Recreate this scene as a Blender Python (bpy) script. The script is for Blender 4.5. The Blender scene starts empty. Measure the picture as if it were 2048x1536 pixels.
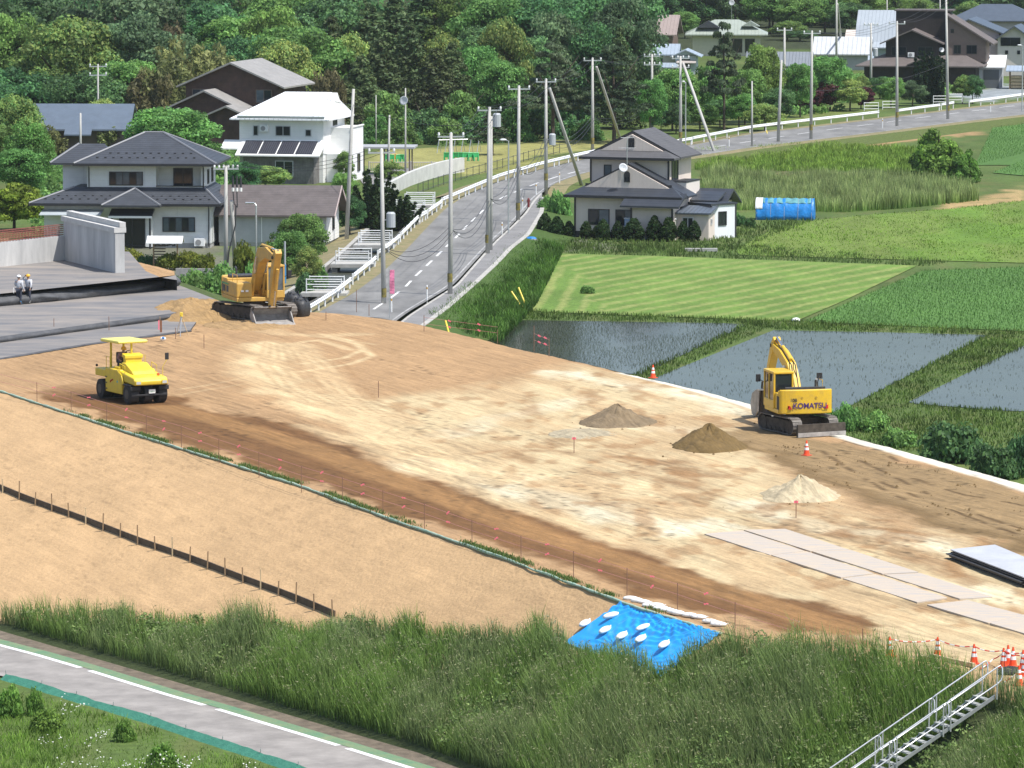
import bpy, math, random
import numpy as np
from mathutils import Vector, Matrix
R = math.radians
random.seed(7)
rng = np.random.default_rng(7)
SC = bpy.context.scene
COL = SC.collection

# ------------------------------------------------------------------ camera
F = 9820.0          # focal length in photo pixels (2048 wide)
H = 30.6            # drone height above the paddies
TH = math.atan2(1081, F)
cd = bpy.data.cameras.new('camera')
cam = bpy.data.objects.new('camera', cd)
COL.objects.link(cam)
cam.location = (0, 0, H)
cam.rotation_euler = (math.pi / 2 - TH, 0, 0)
cd.sensor_width = 36
cd.lens = 36 * F / 2048
cd.clip_end = 6000
cd.clip_start = 1
SC.camera = cam

# ------------------------------------------------------------------ light
SUN_EL, SUN_DIR = R(61), Vector((0.84, -0.54))
SUN_DIR.normalize()
w = bpy.data.worlds.new('World')
SC.world = w
w.use_nodes = True
wn = w.node_tree
sky = wn.nodes.new('ShaderNodeTexSky')
sky.sky_type = 'NISHITA'
sky.sun_disc = False
sky.sun_elevation = SUN_EL
sky.sun_rotation = math.atan2(SUN_DIR.x, SUN_DIR.y)
sky.dust_density = 1.5
bg = wn.nodes['Background']
bg.inputs['Strength'].default_value = 0.15
wn.links.new(sky.outputs[0], bg.inputs[0])
sl = bpy.data.lights.new('sun', 'SUN')
sl.energy = 4.7
sl.angle = R(0.5)
sl.color = (1.0, 0.965, 0.91)
so = bpy.data.objects.new('sun', sl)
COL.objects.link(so)
sv = Vector((SUN_DIR.x * math.cos(SUN_EL), SUN_DIR.y * math.cos(SUN_EL), math.sin(SUN_EL)))
so.rotation_euler = sv.to_track_quat('Z', 'Y').to_euler()
so.location = (0, 0, 200)
vs = SC.view_settings
vs.view_transform = 'Standard'
vs.look = 'None'
vs.exposure = 0.38
vs.gamma = 1
vs.use_curve_mapping = False
SC.cycles.max_bounces = 6
SC.cycles.diffuse_bounces = 3
SC.cycles.transparent_max_bounces = 6
SC.cycles.volume_bounces = 1

# ------------------------------------------------------------------ photo geometry
ct, st = math.cos(TH), math.sin(TH)
def ray(u, v):
    x = (u - 1024) / F
    y = -(v - 768) / F
    return Vector((x, ct + y * st, -st + y * ct))
def px(u, v, z=0.0):
    d = ray(u, v)
    return Vector((0, 0, H)) + d * ((z - H) / d.z)
def at(u, v, Y):
    d = ray(u, v)
    return Vector((0, 0, H)) + d * (Y / d.y)
def proj(P):
    P = np.asarray(P, float)
    x, y, z = P[..., 0], P[..., 1], P[..., 2] - H
    dep = y * ct - z * st
    return 1024 + F * x / dep, 768 - F * (y * st + z * ct) / dep

# ------------------------------------------------------------------ noise
def _hash(ix, iy, seed):
    h = (ix.astype(np.int64) * 374761393 + iy.astype(np.int64) * 668265263 + seed * 974711) & 0x7fffffff
    h = ((h ^ (h >> 13)) * 1274126177) & 0x7fffffff
    return ((h ^ (h >> 16)) & 0xffff) / 65535.0
def vnoise(x, y, seed=0):
    x = np.asarray(x, float); y = np.asarray(y, float)
    ix, iy = np.floor(x), np.floor(y)
    fx, fy = x - ix, y - iy
    fx = fx * fx * (3 - 2 * fx); fy = fy * fy * (3 - 2 * fy)
    a, b = _hash(ix, iy, seed), _hash(ix + 1, iy, seed)
    c, d = _hash(ix, iy + 1, seed), _hash(ix + 1, iy + 1, seed)
    return (a * (1 - fx) + b * fx) * (1 - fy) + (c * (1 - fx) + d * fx) * fy
def fbm(x, y, seed=0, o=4):
    s, a, t = 0, 0.5, 0
    for k in range(o):
        s = s + a * vnoise(x * 2 ** k, y * 2 ** k, seed + k * 17)
        t += a; a *= 0.5
    return s / t
def sstep(a, b, x):
    t = np.clip((x - a) / (b - a), 0, 1)
    return t * t * (3 - 2 * t)
def lin(c):
    """a sunlit tone read off the photo, brought back to the surface's own reflectance"""
    return tuple(f_ * (q / 255 / 12.92 if q / 255 <= 0.04045 else ((q / 255 + 0.055) / 1.055) ** 2.4) for q, f_ in zip(c, (.645, .715, .835)))

# ------------------------------------------------------------------ mesh building
class MB:
    def __init__(s):
        s.v = []; s.f = []; s.m = []; s.cur = 0
    def add(s, vs_, fs):
        o = len(s.v)
        s.v += [tuple(q) for q in vs_]
        for f in fs:
            s.f.append(tuple(i + o for i in f)); s.m.append(s.cur)
    def box(s, x0, x1, y0, y1, z0, z1, M=None):
        p = [Vector(q) for q in ((x0, y0, z0), (x1, y0, z0), (x1, y1, z0), (x0, y1, z0), (x0, y0, z1), (x1, y0, z1), (x1, y1, z1), (x0, y1, z1))]
        if M: p = [M @ q for q in p]
        s.add(p, [(3, 2, 1, 0), (4, 5, 6, 7), (0, 1, 5, 4), (1, 2, 6, 5), (2, 3, 7, 6), (3, 0, 4, 7)])
        return s
    def prism(s, poly, a, b, ax='y', M=None):
        n = len(poly)
        def mk(p, t):
            q = {'y': (p[0], t, p[1]), 'x': (t, p[0], p[1]), 'z': (p[0], p[1], t)}[ax]
            q = Vector(q)
            return M @ q if M else q
        vs_ = [mk(p, a) for p in poly] + [mk(p, b) for p in poly]
        ar = sum(poly[i][0] * poly[(i + 1) % n][1] - poly[(i + 1) % n][0] * poly[i][1] for i in range(n))
        fl = (ar > 0) != (ax == 'y')
        fs = [tuple(range(n)), tuple(range(2 * n - 1, n - 1, -1))] + [(i, i + n, (i + 1) % n + n, (i + 1) % n) for i in range(n)]
        if fl: fs = [f[::-1] for f in fs]
        if b < a: fs = [f[::-1] for f in fs]
        s.add(vs_, fs)
        return s
    def tube(s, pts, r, n=8, cap=True):
        pts = [Vector(p) for p in pts]
        rr = r if isinstance(r, (list, tuple)) else [r] * len(pts)
        rings = []
        for i, p in enumerate(pts):
            d = (pts[min(i + 1, len(pts) - 1)] - pts[max(i - 1, 0)]).normalized()
            a = d.orthogonal() if abs(d.z) > 0.95 else d.cross(Vector((0, 0, 1)))
            a.normalize(); b = d.cross(a)
            if abs(d.z) > 0.95:
                a = Vector((1, 0, 0)) - d * d.x; a.normalize(); b = d.cross(a)
            rings.append([p + (a * math.cos(6.28318 * k / n) + b * math.sin(6.28318 * k / n)) * rr[i] for k in range(n)])
        s.loft(rings, cap)
        return s
    def loft(s, rings, cap=True, closed=True):
        n = len(rings[0]); o = len(s.v)
        vs_ = [q for r in rings for q in r]
        fs = []
        for i in range(len(rings) - 1):
            for k in range(n if closed else n - 1):
                fs.append((i * n + k, i * n + (k + 1) % n, (i + 1) * n + (k + 1) % n, (i + 1) * n + k))
        if cap:
            fs.append(tuple(range(n - 1, -1, -1)))
            fs.append(tuple((len(rings) - 1) * n + k for k in range(n)))
        s.add(vs_, fs)
        return s
    def sph(s, c, r, nu=12, nv=8, z0=-1.0, M=None):
        r = r if isinstance(r, (list, tuple)) else (r, r, r)
        rings = []
        for j in range(nv + 1):
            ph = math.asin(max(-1, min(1, z0))) + (math.pi / 2 - math.asin(max(-1, min(1, z0)))) * j / nv
            rings.append([Vector((c[0] + r[0] * max(math.cos(ph), 0.002) * math.cos(6.28318 * k / nu), c[1] + r[1] * max(math.cos(ph), 0.002) * math.sin(6.28318 * k / nu), c[2] + r[2] * math.sin(ph))) for k in range(nu)])
        if M: rings = [[M @ q for q in g] for g in rings]
        s.loft(rings)
        return s
    def quad(s, *p):
        s.add(p, [tuple(range(len(p)))])
        return s
    def build(s, name, mats, parent=None, bevel=0, smooth=False, seg=2):
        me = bpy.data.meshes.new(name)
        me.from_pydata(s.v, [], s.f)
        if not isinstance(mats, (list, tuple)): mats = [mats]
        for m in mats: me.materials.append(m)
        me.polygons.foreach_set('material_index', s.m)
        if smooth: me.polygons.foreach_set('use_smooth', [True] * len(s.f))
        o = bpy.data.objects.new(name, me)
        COL.objects.link(o)
        if parent is not None: o.parent = parent
        if bevel:
            b = o.modifiers.new('Bevel', 'BEVEL')
            b.width = bevel; b.segments = seg; b.limit_method = 'ANGLE'; b.angle_limit = R(35)
        return o

def np_mesh(name, V, Fc, mat, col=None, smooth=False, parent=None):
    V = np.asarray(V, np.float32); Fc = np.asarray(Fc, np.int32)
    k = Fc.shape[1]
    me = bpy.data.meshes.new(name)
    me.vertices.add(len(V)); me.vertices.foreach_set('co', V.ravel())
    me.loops.add(Fc.size); me.loops.foreach_set('vertex_index', Fc.ravel())
    me.polygons.add(len(Fc)); me.polygons.foreach_set('loop_start', np.arange(0, Fc.size, k, dtype=np.int32))
    if smooth: me.polygons.foreach_set('use_smooth', np.ones(len(Fc), bool))
    me.update(calc_edges=True)
    if col is not None:
        a = me.color_attributes.new('Col', 'FLOAT_COLOR', 'POINT')
        c = np.ones((len(V), 4), np.float32); c[:, :3] = col
        a.data.foreach_set('color', c.ravel())
    me.materials.append(mat)
    o = bpy.data.objects.new(name, me)
    COL.objects.link(o)
    if parent is not None: o.parent = parent
    return o

def tag(o, label=None, cat=None, group=None, kind=None):
    if label: o['label'] = label
    if cat: o['category'] = cat
    if group: o['group'] = group
    if kind: o['kind'] = kind
    return o
def thing(name, label, cat, loc=(0, 0, 0), rz=0.0, group=None):
    o = bpy.data.objects.new(name, None)
    o.empty_display_size = 0.3
    COL.objects.link(o)
    o.location = loc; o.rotation_euler = (0, 0, rz)
    return tag(o, label, cat, group)
def copy_tree(o, parent=None):
    c = o.copy(); COL.objects.link(c)
    if parent is not None: c.parent = parent
    for ch in list(o.children): copy_tree(ch, c)
    return c

# ------------------------------------------------------------------ materials
MAT = {}
def mat(name, col, rough=0.7, var=0.0, scale=3.0, bump=0.0, bscale=20.0, metal=0.0, world=False, spec=0.5, stretch=None, col2=None, coat=0.0):
    if name in MAT: return MAT[name]
    m = bpy.data.materials.new(name); m.use_nodes = True
    nt = m.node_tree; b = nt.nodes['Principled BSDF']
    b.inputs['Base Color'].default_value = (*col, 1)
    b.inputs['Roughness'].default_value = rough
    b.inputs['Metallic'].default_value = metal
    b.inputs['Specular IOR Level'].default_value = spec
    b.inputs['Coat Weight'].default_value = coat
    vec = None
    if var or bump:
        if world:
            g = nt.nodes.new('ShaderNodeNewGeometry'); vec = g.outputs['Position']
        else:
            g = nt.nodes.new('ShaderNodeTexCoord'); vec = g.outputs['Object']
        if stretch:
            mp = nt.nodes.new('ShaderNodeMapping'); mp.inputs['Scale'].default_value = stretch
            nt.links.new(vec, mp.inputs[0]); vec = mp.outputs[0]
    if var:
        n = nt.nodes.new('ShaderNodeTexNoise'); n.inputs['Scale'].default_value = scale
        n.inputs['Detail'].default_value = 6; n.inputs['Roughness'].default_value = 0.65
        nt.links.new(vec, n.inputs['Vector'])
        mr = nt.nodes.new('ShaderNodeMapRange')
        mr.inputs['From Min'].default_value = 0.3; mr.inputs['From Max'].default_value = 0.7
        nt.links.new(n.outputs['Fac'], mr.inputs[0])
        mx = nt.nodes.new('ShaderNodeMix'); mx.data_type = 'RGBA'
        c2 = col2 or tuple(q * (1 - var) for q in col)
        mx.inputs[6].default_value = (*c2, 1)
        c1 = col if col2 else tuple(min(1, q * (1 + var * 0.5)) for q in col)
        mx.inputs[7].default_value = (*c1, 1)
        nt.links.new(mr.outputs[0], mx.inputs[0])
        nt.links.new(mx.outputs[2], b.inputs['Base Color'])
    if bump:
        n2 = nt.nodes.new('ShaderNodeTexNoise'); n2.inputs['Scale'].default_value = bscale; n2.inputs['Detail'].default_value = 5
        nt.links.new(vec, n2.inputs['Vector'])
        bp = nt.nodes.new('ShaderNodeBump'); bp.inputs['Strength'].default_value = 1.0; bp.inputs['Distance'].default_value = bump
        nt.links.new(n2.outputs['Fac'], bp.inputs['Height']); nt.links.new(bp.outputs[0], b.inputs['Normal'])
    MAT[name] = m
    return m

def mat_lines(name, col, axis, period, depth=0.02, dark=0.25, rough=0.6, var=0.15, spec=0.4, width=0.16, offs=0.0, axis2=None, period2=1.0):
    """boards, tiles or metal-sheet seams: a groove every `period` metres along an object axis"""
    if name in MAT: return MAT[name]
    m = mat(name, col, rough, var, 1.2, spec=spec)
    nt = m.node_tree; b = nt.nodes['Principled BSDF']
    tc = nt.nodes.new('ShaderNodeTexCoord'); sx = nt.nodes.new('ShaderNodeSeparateXYZ')
    nt.links.new(tc.outputs['Object'], sx.inputs[0])
    def groove(ax, per):
        d = nt.nodes.new('ShaderNodeMath'); d.operation = 'DIVIDE'; d.inputs[1].default_value = per
        nt.links.new(sx.outputs[ax], d.inputs[0])
        fr = nt.nodes.new('ShaderNodeMath'); fr.operation = 'FRACT'; nt.links.new(d.outputs[0], fr.inputs[0])
        mr = nt.nodes.new('ShaderNodeMapRange'); mr.inputs['From Max'].default_value = width; mr.clamp = True
        nt.links.new(fr.outputs[0], mr.inputs[0])
        return mr.outputs[0], fr.outputs[0]
    g, fr = groove(axis, period)
    hgt = g
    if axis2 is not None:
        g2, _ = groove(axis2, period2)
        mn = nt.nodes.new('ShaderNodeMath'); mn.operation = 'MINIMUM'
        nt.links.new(g, mn.inputs[0]); nt.links.new(g2, mn.inputs[1]); hgt = mn.outputs[0]
    mx = nt.nodes.new('ShaderNodeMix'); mx.data_type = 'RGBA'; mx.blend_type = 'MULTIPLY'; mx.inputs[0].default_value = 1
    src = b.inputs['Base Color'].links[0].from_socket
    nt.links.new(src, mx.inputs[6])
    mr = nt.nodes.new('ShaderNodeMapRange'); mr.inputs['To Min'].default_value = 1 - dark; nt.links.new(hgt, mr.inputs[0])
    cb = nt.nodes.new('ShaderNodeCombineColor')
    for i in range(3): nt.links.new(mr.outputs[0], cb.inputs[i])
    nt.links.new(cb.outputs[0], mx.inputs[7]); nt.links.new(mx.outputs[2], b.inputs['Base Color'])
    bp = nt.nodes.new('ShaderNodeBump'); bp.inputs['Distance'].default_value = depth; bp.inputs['Strength'].default_value = 1
    nt.links.new(hgt, bp.inputs['Height']); nt.links.new(bp.outputs[0], b.inputs['Normal'])
    return m

def mat_paint(name, rough=0.9, fine=0.18, fscale=6.0, bump=0.03, bscale=8.0, spec=0.2, streak=0.0):
    """ground sheets: soil or turf colour stored on the mesh, times fine grain"""
    if name in MAT: return MAT[name]
    m = bpy.data.materials.new(name); m.use_nodes = True
    nt = m.node_tree; b = nt.nodes['Principled BSDF']
    b.inputs['Roughness'].default_value = rough; b.inputs['Specular IOR Level'].default_value = spec
    a = nt.nodes.new('ShaderNodeAttribute'); a.attribute_name = 'Col'
    g = nt.nodes.new('ShaderNodeNewGeometry')
    n = nt.nodes.new('ShaderNodeTexNoise'); n.inputs['Scale'].default_value = fscale; n.inputs['Detail'].default_value = 7; n.inputs['Roughness'].default_value = 0.7
    nt.links.new(g.outputs['Position'], n.inputs['Vector'])
    mr = nt.nodes.new('ShaderNodeMapRange'); mr.inputs['From Min'].default_value = 0.25; mr.inputs['From Max'].default_value = 0.75
    mr.inputs['To Min'].default_value = 1 - fine; mr.inputs['To Max'].default_value = 1 + fine
    nt.links.new(n.outputs['Fac'], mr.inputs[0])
    mu = nt.nodes.new('ShaderNodeVectorMath'); mu.operation = 'SCALE'
    nt.links.new(a.outputs['Color'], mu.inputs[0]); nt.links.new(mr.outputs[0], mu.inputs['Scale'])
    src = mu.outputs[0]
    for sc_, am in (((5, .30, 1), streak), ((1.6, .09, 1), streak * .7)) if streak else ():      # fine drag marks along the working direction
        mp = nt.nodes.new('ShaderNodeMapping'); mp.vector_type = 'TEXTURE'; mp.inputs['Rotation'].default_value = (0, 0, R(-66.8)); mp.inputs['Scale'].default_value = sc_
        nt.links.new(g.outputs['Position'], mp.inputs[0])
        ns = nt.nodes.new('ShaderNodeTexNoise'); ns.inputs['Scale'].default_value = 1; ns.inputs['Detail'].default_value = 8; ns.inputs['Roughness'].default_value = .75; ns.inputs['Distortion'].default_value = .6
        nt.links.new(mp.outputs[0], ns.inputs['Vector'])
        mq = nt.nodes.new('ShaderNodeMapRange'); mq.inputs['From Min'].default_value = .35; mq.inputs['From Max'].default_value = .62; mq.inputs['To Min'].default_value = 1 - am; mq.inputs['To Max'].default_value = 1 + am * .45
        nt.links.new(ns.outputs['Fac'], mq.inputs[0])
        m3 = nt.nodes.new('ShaderNodeVectorMath'); m3.operation = 'SCALE'; nt.links.new(src, m3.inputs[0]); nt.links.new(mq.outputs[0], m3.inputs['Scale']); src = m3.outputs[0]
    nt.links.new(src, b.inputs['Base Color'])
    n2 = nt.nodes.new('ShaderNodeTexNoise'); n2.inputs['Scale'].default_value = bscale; n2.inputs['Detail'].default_value = 6
    nt.links.new(g.outputs['Position'], n2.inputs['Vector'])
    bp = nt.nodes.new('ShaderNodeBump'); bp.inputs['Distance'].default_value = bump; bp.inputs['Strength'].default_value = 1
    nt.links.new(n2.outputs['Fac'], bp.inputs['Height']); nt.links.new(bp.outputs[0], b.inputs['Normal'])
    MAT[name] = m
    return m

def mat_leaf(name, col, trans=0.35, rv=0.25, hv=0.04, rough=0.6):
    if name in MAT: return MAT[name]
    m = bpy.data.materials.new(name); m.use_nodes = True
    nt = m.node_tree; nt.nodes.clear()
    out = nt.nodes.new('ShaderNodeOutputMaterial')
    a = nt.nodes.new('ShaderNodeAttribute'); a.attribute_name = 'Col'
    oi = nt.nodes.new('ShaderNodeObjectInfo')
    hs = nt.nodes.new('ShaderNodeHueSaturation')
    mx = nt.nodes.new('ShaderNodeMix'); mx.data_type = 'RGBA'; mx.blend_type = 'MULTIPLY'; mx.inputs[0].default_value = 1
    mx.inputs[7].default_value = (*col, 1)
    nt.links.new(a.outputs['Color'], mx.inputs[6]); nt.links.new(mx.outputs[2], hs.inputs['Color'])
    m1 = nt.nodes.new('ShaderNodeMapRange'); m1.inputs['To Min'].default_value = 1 - rv; m1.inputs['To Max'].default_value = 1 + rv
    nt.links.new(oi.outputs['Random'], m1.inputs[0]); nt.links.new(m1.outputs[0], hs.inputs['Value'])
    mm = nt.nodes.new('ShaderNodeMath'); mm.operation = 'MULTIPLY'; mm.inputs[1].default_value = 7.31
    fr = nt.nodes.new('ShaderNodeMath'); fr.operation = 'FRACT'
    nt.links.new(oi.outputs['Random'], mm.inputs[0]); nt.links.new(mm.outputs[0], fr.inputs[0])
    m2 = nt.nodes.new('ShaderNodeMapRange'); m2.inputs['To Min'].default_value = 0.5 - hv; m2.inputs['To Max'].default_value = 0.5 + hv
    nt.links.new(fr.outputs[0], m2.inputs[0]); nt.links.new(m2.outputs[0], hs.inputs['Hue'])
    d = nt.nodes.new('ShaderNodeBsdfPrincipled'); d.inputs['Roughness'].default_value = rough; d.inputs['Specular IOR Level'].default_value = 0.25
    t = nt.nodes.new('ShaderNodeBsdfTranslucent')
    nt.links.new(hs.outputs[0], d.inputs['Base Color']); nt.links.new(hs.outputs[0], t.inputs['Color'])
    ms = nt.nodes.new('ShaderNodeMixShader'); ms.inputs[0].default_value = trans
    nt.links.new(d.outputs[0], ms.inputs[1]); nt.links.new(t.outputs[0], ms.inputs[2]); nt.links.new(ms.outputs[0], out.inputs[0])
    MAT[name] = m
    return m

def mat_water(name, col):
    m = mat(name, col, 0.12, 0.6, 0.10, world=True, spec=0.12, stretch=(0.35, 1, 1))
    nt = m.node_tree; b = nt.nodes['Principled BSDF']; b.inputs['IOR'].default_value = 1.33
    g = nt.nodes.new('ShaderNodeNewGeometry'); mp = nt.nodes.new('ShaderNodeMapping'); mp.inputs['Scale'].default_value = (1, 0.35, 1)
    n = nt.nodes.new('ShaderNodeTexNoise'); n.inputs['Scale'].default_value = 2.2; n.inputs['Detail'].default_value = 4
    nt.links.new(g.outputs['Position'], mp.inputs[0]); nt.links.new(mp.outputs[0], n.inputs['Vector'])
    bp = nt.nodes.new('ShaderNodeBump'); bp.inputs['Distance'].default_value = 0.005; bp.inputs['Strength'].default_value = 1
    nt.links.new(n.outputs['Fac'], bp.inputs['Height']); nt.links.new(bp.outputs[0], b.inputs['Normal'])
    return m

# shared real-world colours
M_white = mat('white_paint', (0.78, 0.78, 0.76), 0.45, 0.08, 4)
M_conc = mat('concrete_pole', (0.42, 0.41, 0.385), 0.8, 0.2, 1.5, stretch=(3, 3, 0.4))
M_steel = mat('galvanised_steel', (0.52, 0.54, 0.55), 0.35, 0.15, 6, metal=0.6)
M_dsteel = mat('dark_steel', (0.045, 0.045, 0.05), 0.5, 0.4, 5)
M_black = mat('black_rubber', (0.018, 0.018, 0.02), 0.75, 0.3, 8)
M_glass = mat('window_glass', (0.015, 0.02, 0.025), 0.06, spec=0.6)
M_glassl = mat('window_glass_pale', (0.10, 0.13, 0.15), 0.08, 0.4, 1.2, spec=0.6)
M_frame = mat('dark_window_frame', (0.02, 0.02, 0.024), 0.4)
M_framel = mat('pale_window_frame', (0.45, 0.46, 0.47), 0.4)
M_wood = mat('timber', (0.30, 0.20, 0.11), 0.8, 0.35, 6, stretch=(4, 4, 0.6))
M_palewood = mat('pale_timber', (0.52, 0.40, 0.24), 0.8, 0.25, 6)
M_pink = mat('pink_ribbon', (0.85, 0.16, 0.22), 0.6)
M_wire = mat('cable_black', (0.03, 0.03, 0.035), 0.6)
M_bark = mat('bark', (0.075, 0.055, 0.04), 0.9, 0.4, 5, 0.03, 9)
# ------------------------------------------------------------------ embankment frame
ZP, ZT = 2.5, -2.8                      # platform level, toe level
D2 = np.array([0.394, -0.919]); N2 = np.array([-0.919, -0.394])
O2 = np.array([-26.3, 252.0])
def tau(p): return (p[..., 0] - O2[0]) * D2[0] + (p[..., 1] - O2[1]) * D2[1]
def xy(u, v, z): q = px(u, v, z); return (q.x, q.y)
E_px = [(0, 782), (150, 830), (250, 862), (340, 890), (520, 945), (640, 985), (760, 1030), (890, 1075), (1000, 1113), (1100, 1150), (1180, 1180), (1250, 1206), (1330, 1232), (1430, 1264), (1600, 1304), (1780, 1340), (1900, 1362), (2010, 1392), (2200, 1440)]
B_px = [(352, 566), (430, 596), (520, 612), (640, 622), (700, 624), (760, 629), (830, 641), (900, 657), (960, 671), (1030, 690), (1160, 717), (1280, 746), (1400, 773), (1500, 801), (1600, 834), (1700, 864), (1870, 911), (2048, 960), (2300, 1035)]
E = np.array([xy(u, v, ZP) for u, v in E_px]); B = np.array([xy(u, v, ZP) for u, v in B_px])
E = np.vstack([[E[0] - D2 * 110], E, [E[-1] + (E[-1] - E[-2]) / np.linalg.norm(E[-1] - E[-2]) * 45]])
B = np.vstack([[(-62, 385), (-31, 346), (-22.5, 326)], B, [B[-1] + (B[-1] - B[-2]) / np.linalg.norm(B[-1] - B[-2]) * 60]])
T = np.array([(-95, 322), (-50.8, 252), (-21.5, 206.5), (-3.5, 178.8), (10.4, 151.5), (30, 110)], float)
def curve(P):
    t = tau(P); o = np.argsort(t)
    return lambda q: np.stack([np.interp(q, t[o], P[o, 0]), np.interp(q, t[o], P[o, 1])], -1)
Ec, Bc, Tc = curve(E), curve(B), curve(T)

def pseg(x, y, P):
    """distance to a polyline and arc parameter (0..1)"""
    best = np.full(x.shape, 1e9); par = np.zeros(x.shape)
    L = np.concatenate([[0], np.cumsum(np.linalg.norm(np.diff(P, axis=0), axis=1))])
    for i in range(len(P) - 1):
        a, b = P[i], P[i + 1]; d = b - a; l2 = max(d @ d, 1e-9)
        t = np.clip(((x - a[0]) * d[0] + (y - a[1]) * d[1]) / l2, 0, 1)
        q = np.hypot(x - a[0] - t * d[0], y - a[1] - t * d[1])
        m = q < best
        best = np.where(m, q, best); par = np.where(m, (L[i] + t * math.sqrt(l2)) / L[-1], par)
    return best, par
def inpoly(x, y, P):
    c = np.zeros(x.shape, bool); n = len(P)
    for i in range(n):
        x0, y0 = P[i]; x1, y1 = P[(i + 1) % n]
        if y0 == y1: continue
        k = ((y0 > y) != (y1 > y)) & (x < (x1 - x0) * (y - y0) / (y1 - y0) + x0)
        c ^= k
    return c
def polyd(x, y, P):
    """signed distance, negative inside"""
    d, _ = pseg(x, y, np.vstack([P, P[:1]]))
    return np.where(inpoly(x, y, P), -d, d)

# ------------------------------------------------------------------ platform soil
tan_ = np.array(lin((196, 152, 103)))
def soil(x, y):
    wx = x + (fbm(x * .6, y * .35, 3) - .5) * 2.0; wy = y + (fbm(x * .6, y * .35, 9) - .5) * 5.5
    n1 = fbm(x * 1.4, y * .5, 21)[..., None]; n2 = fbm(x * .25, y * .12, 33)[..., None]
    # grain runs along the long axis, as the graders left it
    t = (x - O2[0]) * D2[0] + (y - O2[1]) * D2[1]; nn = (x - O2[0]) * N2[0] + (y - O2[1]) * N2[1]
    g1 = fbm(nn * 1.6, t * .12, 41)[..., None]
    c = tan_ * (0.90 + 0.2 * n1) * (0.92 + .16 * n2) * np.ones(x.shape + (1,))
    def over(c, col, a): return c * (1 - a[..., None]) + np.array(lin(col)) * (0.86 + .28 * n1) * a[..., None]
    def line(pts, wd, soft, warp=True, z=ZP):
        P = np.array([xy(u, v, z) for u, v in pts])
        d, p = pseg(wx if warp else x, wy if warp else y, P)
        return 1 - sstep(wd - soft, wd + soft, d), d, p
    def poly(pts, soft, warp=True):
        P = np.array([xy(u, v, ZP) for u, v in pts])
        return 1 - sstep(-soft, soft, polyd(wx if warp else x, wy if warp else y, P))
    # pale dry sand over the middle and right
    pale = poly([(700, 800), (860, 790), (1050, 760), (1180, 728), (1285, 742), (1420, 778), (1500, 815), (1530, 870), (1600, 960), (1700, 1020), (2048, 1100), (2200, 1180), (2200, 1420), (1900, 1320), (1500, 1205), (1200, 1090), (960, 985), (860, 950), (700, 870)], 2.2)
    pn = sstep(.40, .60, fbm(x * .55, y * .16, 55) * .65 + g1[..., 0] * .35)
    c = over(c, (228, 196, 143), pale * (.5 + .45 * pn))
    for pts, wd, a in [([(860, 925), (1000, 975), (1150, 1010), (1300, 1045), (1420, 1060)], 1.3, .9), ([(1420, 1050), (1600, 1110), (1800, 1160), (2048, 1200)], 1.2, .6), ([(1120, 745), (1240, 770), (1400, 790), (1500, 830)], 1.0, .85), ([(900, 870), (1020, 830), (1150, 800)], .9, .5), ([(1470, 1000), (1600, 1045), (1800, 1075), (1950, 1110)], .8, .75), ([(1180, 860), (1350, 850), (1480, 880)], .9, .5)]:
        c = over(c, (243, 222, 178), line(pts, wd, wd * .9)[0] * a * (.45 + .55 * pn))
    # brown damp patches in the middle
    for pts, wd, a in [([(1060, 900), (1180, 905), (1330, 930), (1420, 955)], 1.0, .75), ([(1150, 940), (1300, 955), (1400, 975)], .8, .7), ([(930, 905), (1040, 890), (1150, 880)], .5, .55), ([(1500, 1010), (1650, 1030), (1760, 1040)], .5, .6), ([(1650, 1060), (1760, 1090), (1860, 1120), (1960, 1170)], .7, .65), ([(880, 850), (1000, 868), (1100, 870)], .35, .5), ([(1220, 1000), (1380, 1010)], .4, .5), ([(1660, 1040), (1900, 1080), (2040, 1100)], .4, .7)]:
        c = over(c, (158, 112, 68), line(pts, wd, wd * .95)[0] * a * (.35 + .65 * sstep(.35, .62, fbm(x * .9, y * .3, 71))))
    # fine scattered stains
    c = over(c, (170, 122, 74), pale * sstep(.56, .68, fbm(x * 1.1, y * .35, 91)) * .55)
    # olive spread soil along the far side on the right, with ruts
    ol = poly([(1520, 845), (1570, 868), (1700, 880), (1860, 935), (2048, 985), (2300, 1060), (2300, 1180), (2048, 1108), (1900, 1065), (1740, 1000), (1600, 945), (1500, 900), (1430, 905), (1380, 890), (1420, 868), (1480, 860)], .7)
    c = over(c, (166, 133, 88), ol * .95)
    od = line([(1500, 890), (1590, 935), (1720, 985), (1850, 1040), (1990, 1078), (2200, 1130)], .65, .6)[0]
    c = over(c, (128, 98, 58), od * .7)
    for pts in [[(1690, 905), (1800, 960), (1900, 1010), (2048, 1060)], [(1730, 950), (1850, 1000), (2048, 1075)], [(1800, 950), (1930, 990), (2048, 1010)], [(1690, 880), (1760, 900), (1800, 925)], [(1640, 900), (1700, 940), (1780, 985), (1880, 1030)]]:
        l, d, p = line(pts, .10, .08, False)
        c = over(c, (92, 66, 36), l * .95 * sstep(.48, .56, fbm(x * .8, y * .5, 101)))
    # wet rolled lane along the near edge
    lane = poly([(60, 790), (170, 765), (330, 797), (450, 826), (600, 862), (720, 905), (860, 965), (1000, 1010), (1150, 1062), (1300, 1110), (1480, 1172), (1650, 1215), (1800, 1255), (1720, 1285), (1500, 1240), (1300, 1190), (1100, 1122), (900, 1060), (700, 992), (500, 925), (330, 868), (150, 815)], .45)
    lane *= sstep(-6, 6, t) * (1 - sstep(84, 100, t) * .6)
    c = over(c, (132, 90, 50), lane * .97)
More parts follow.
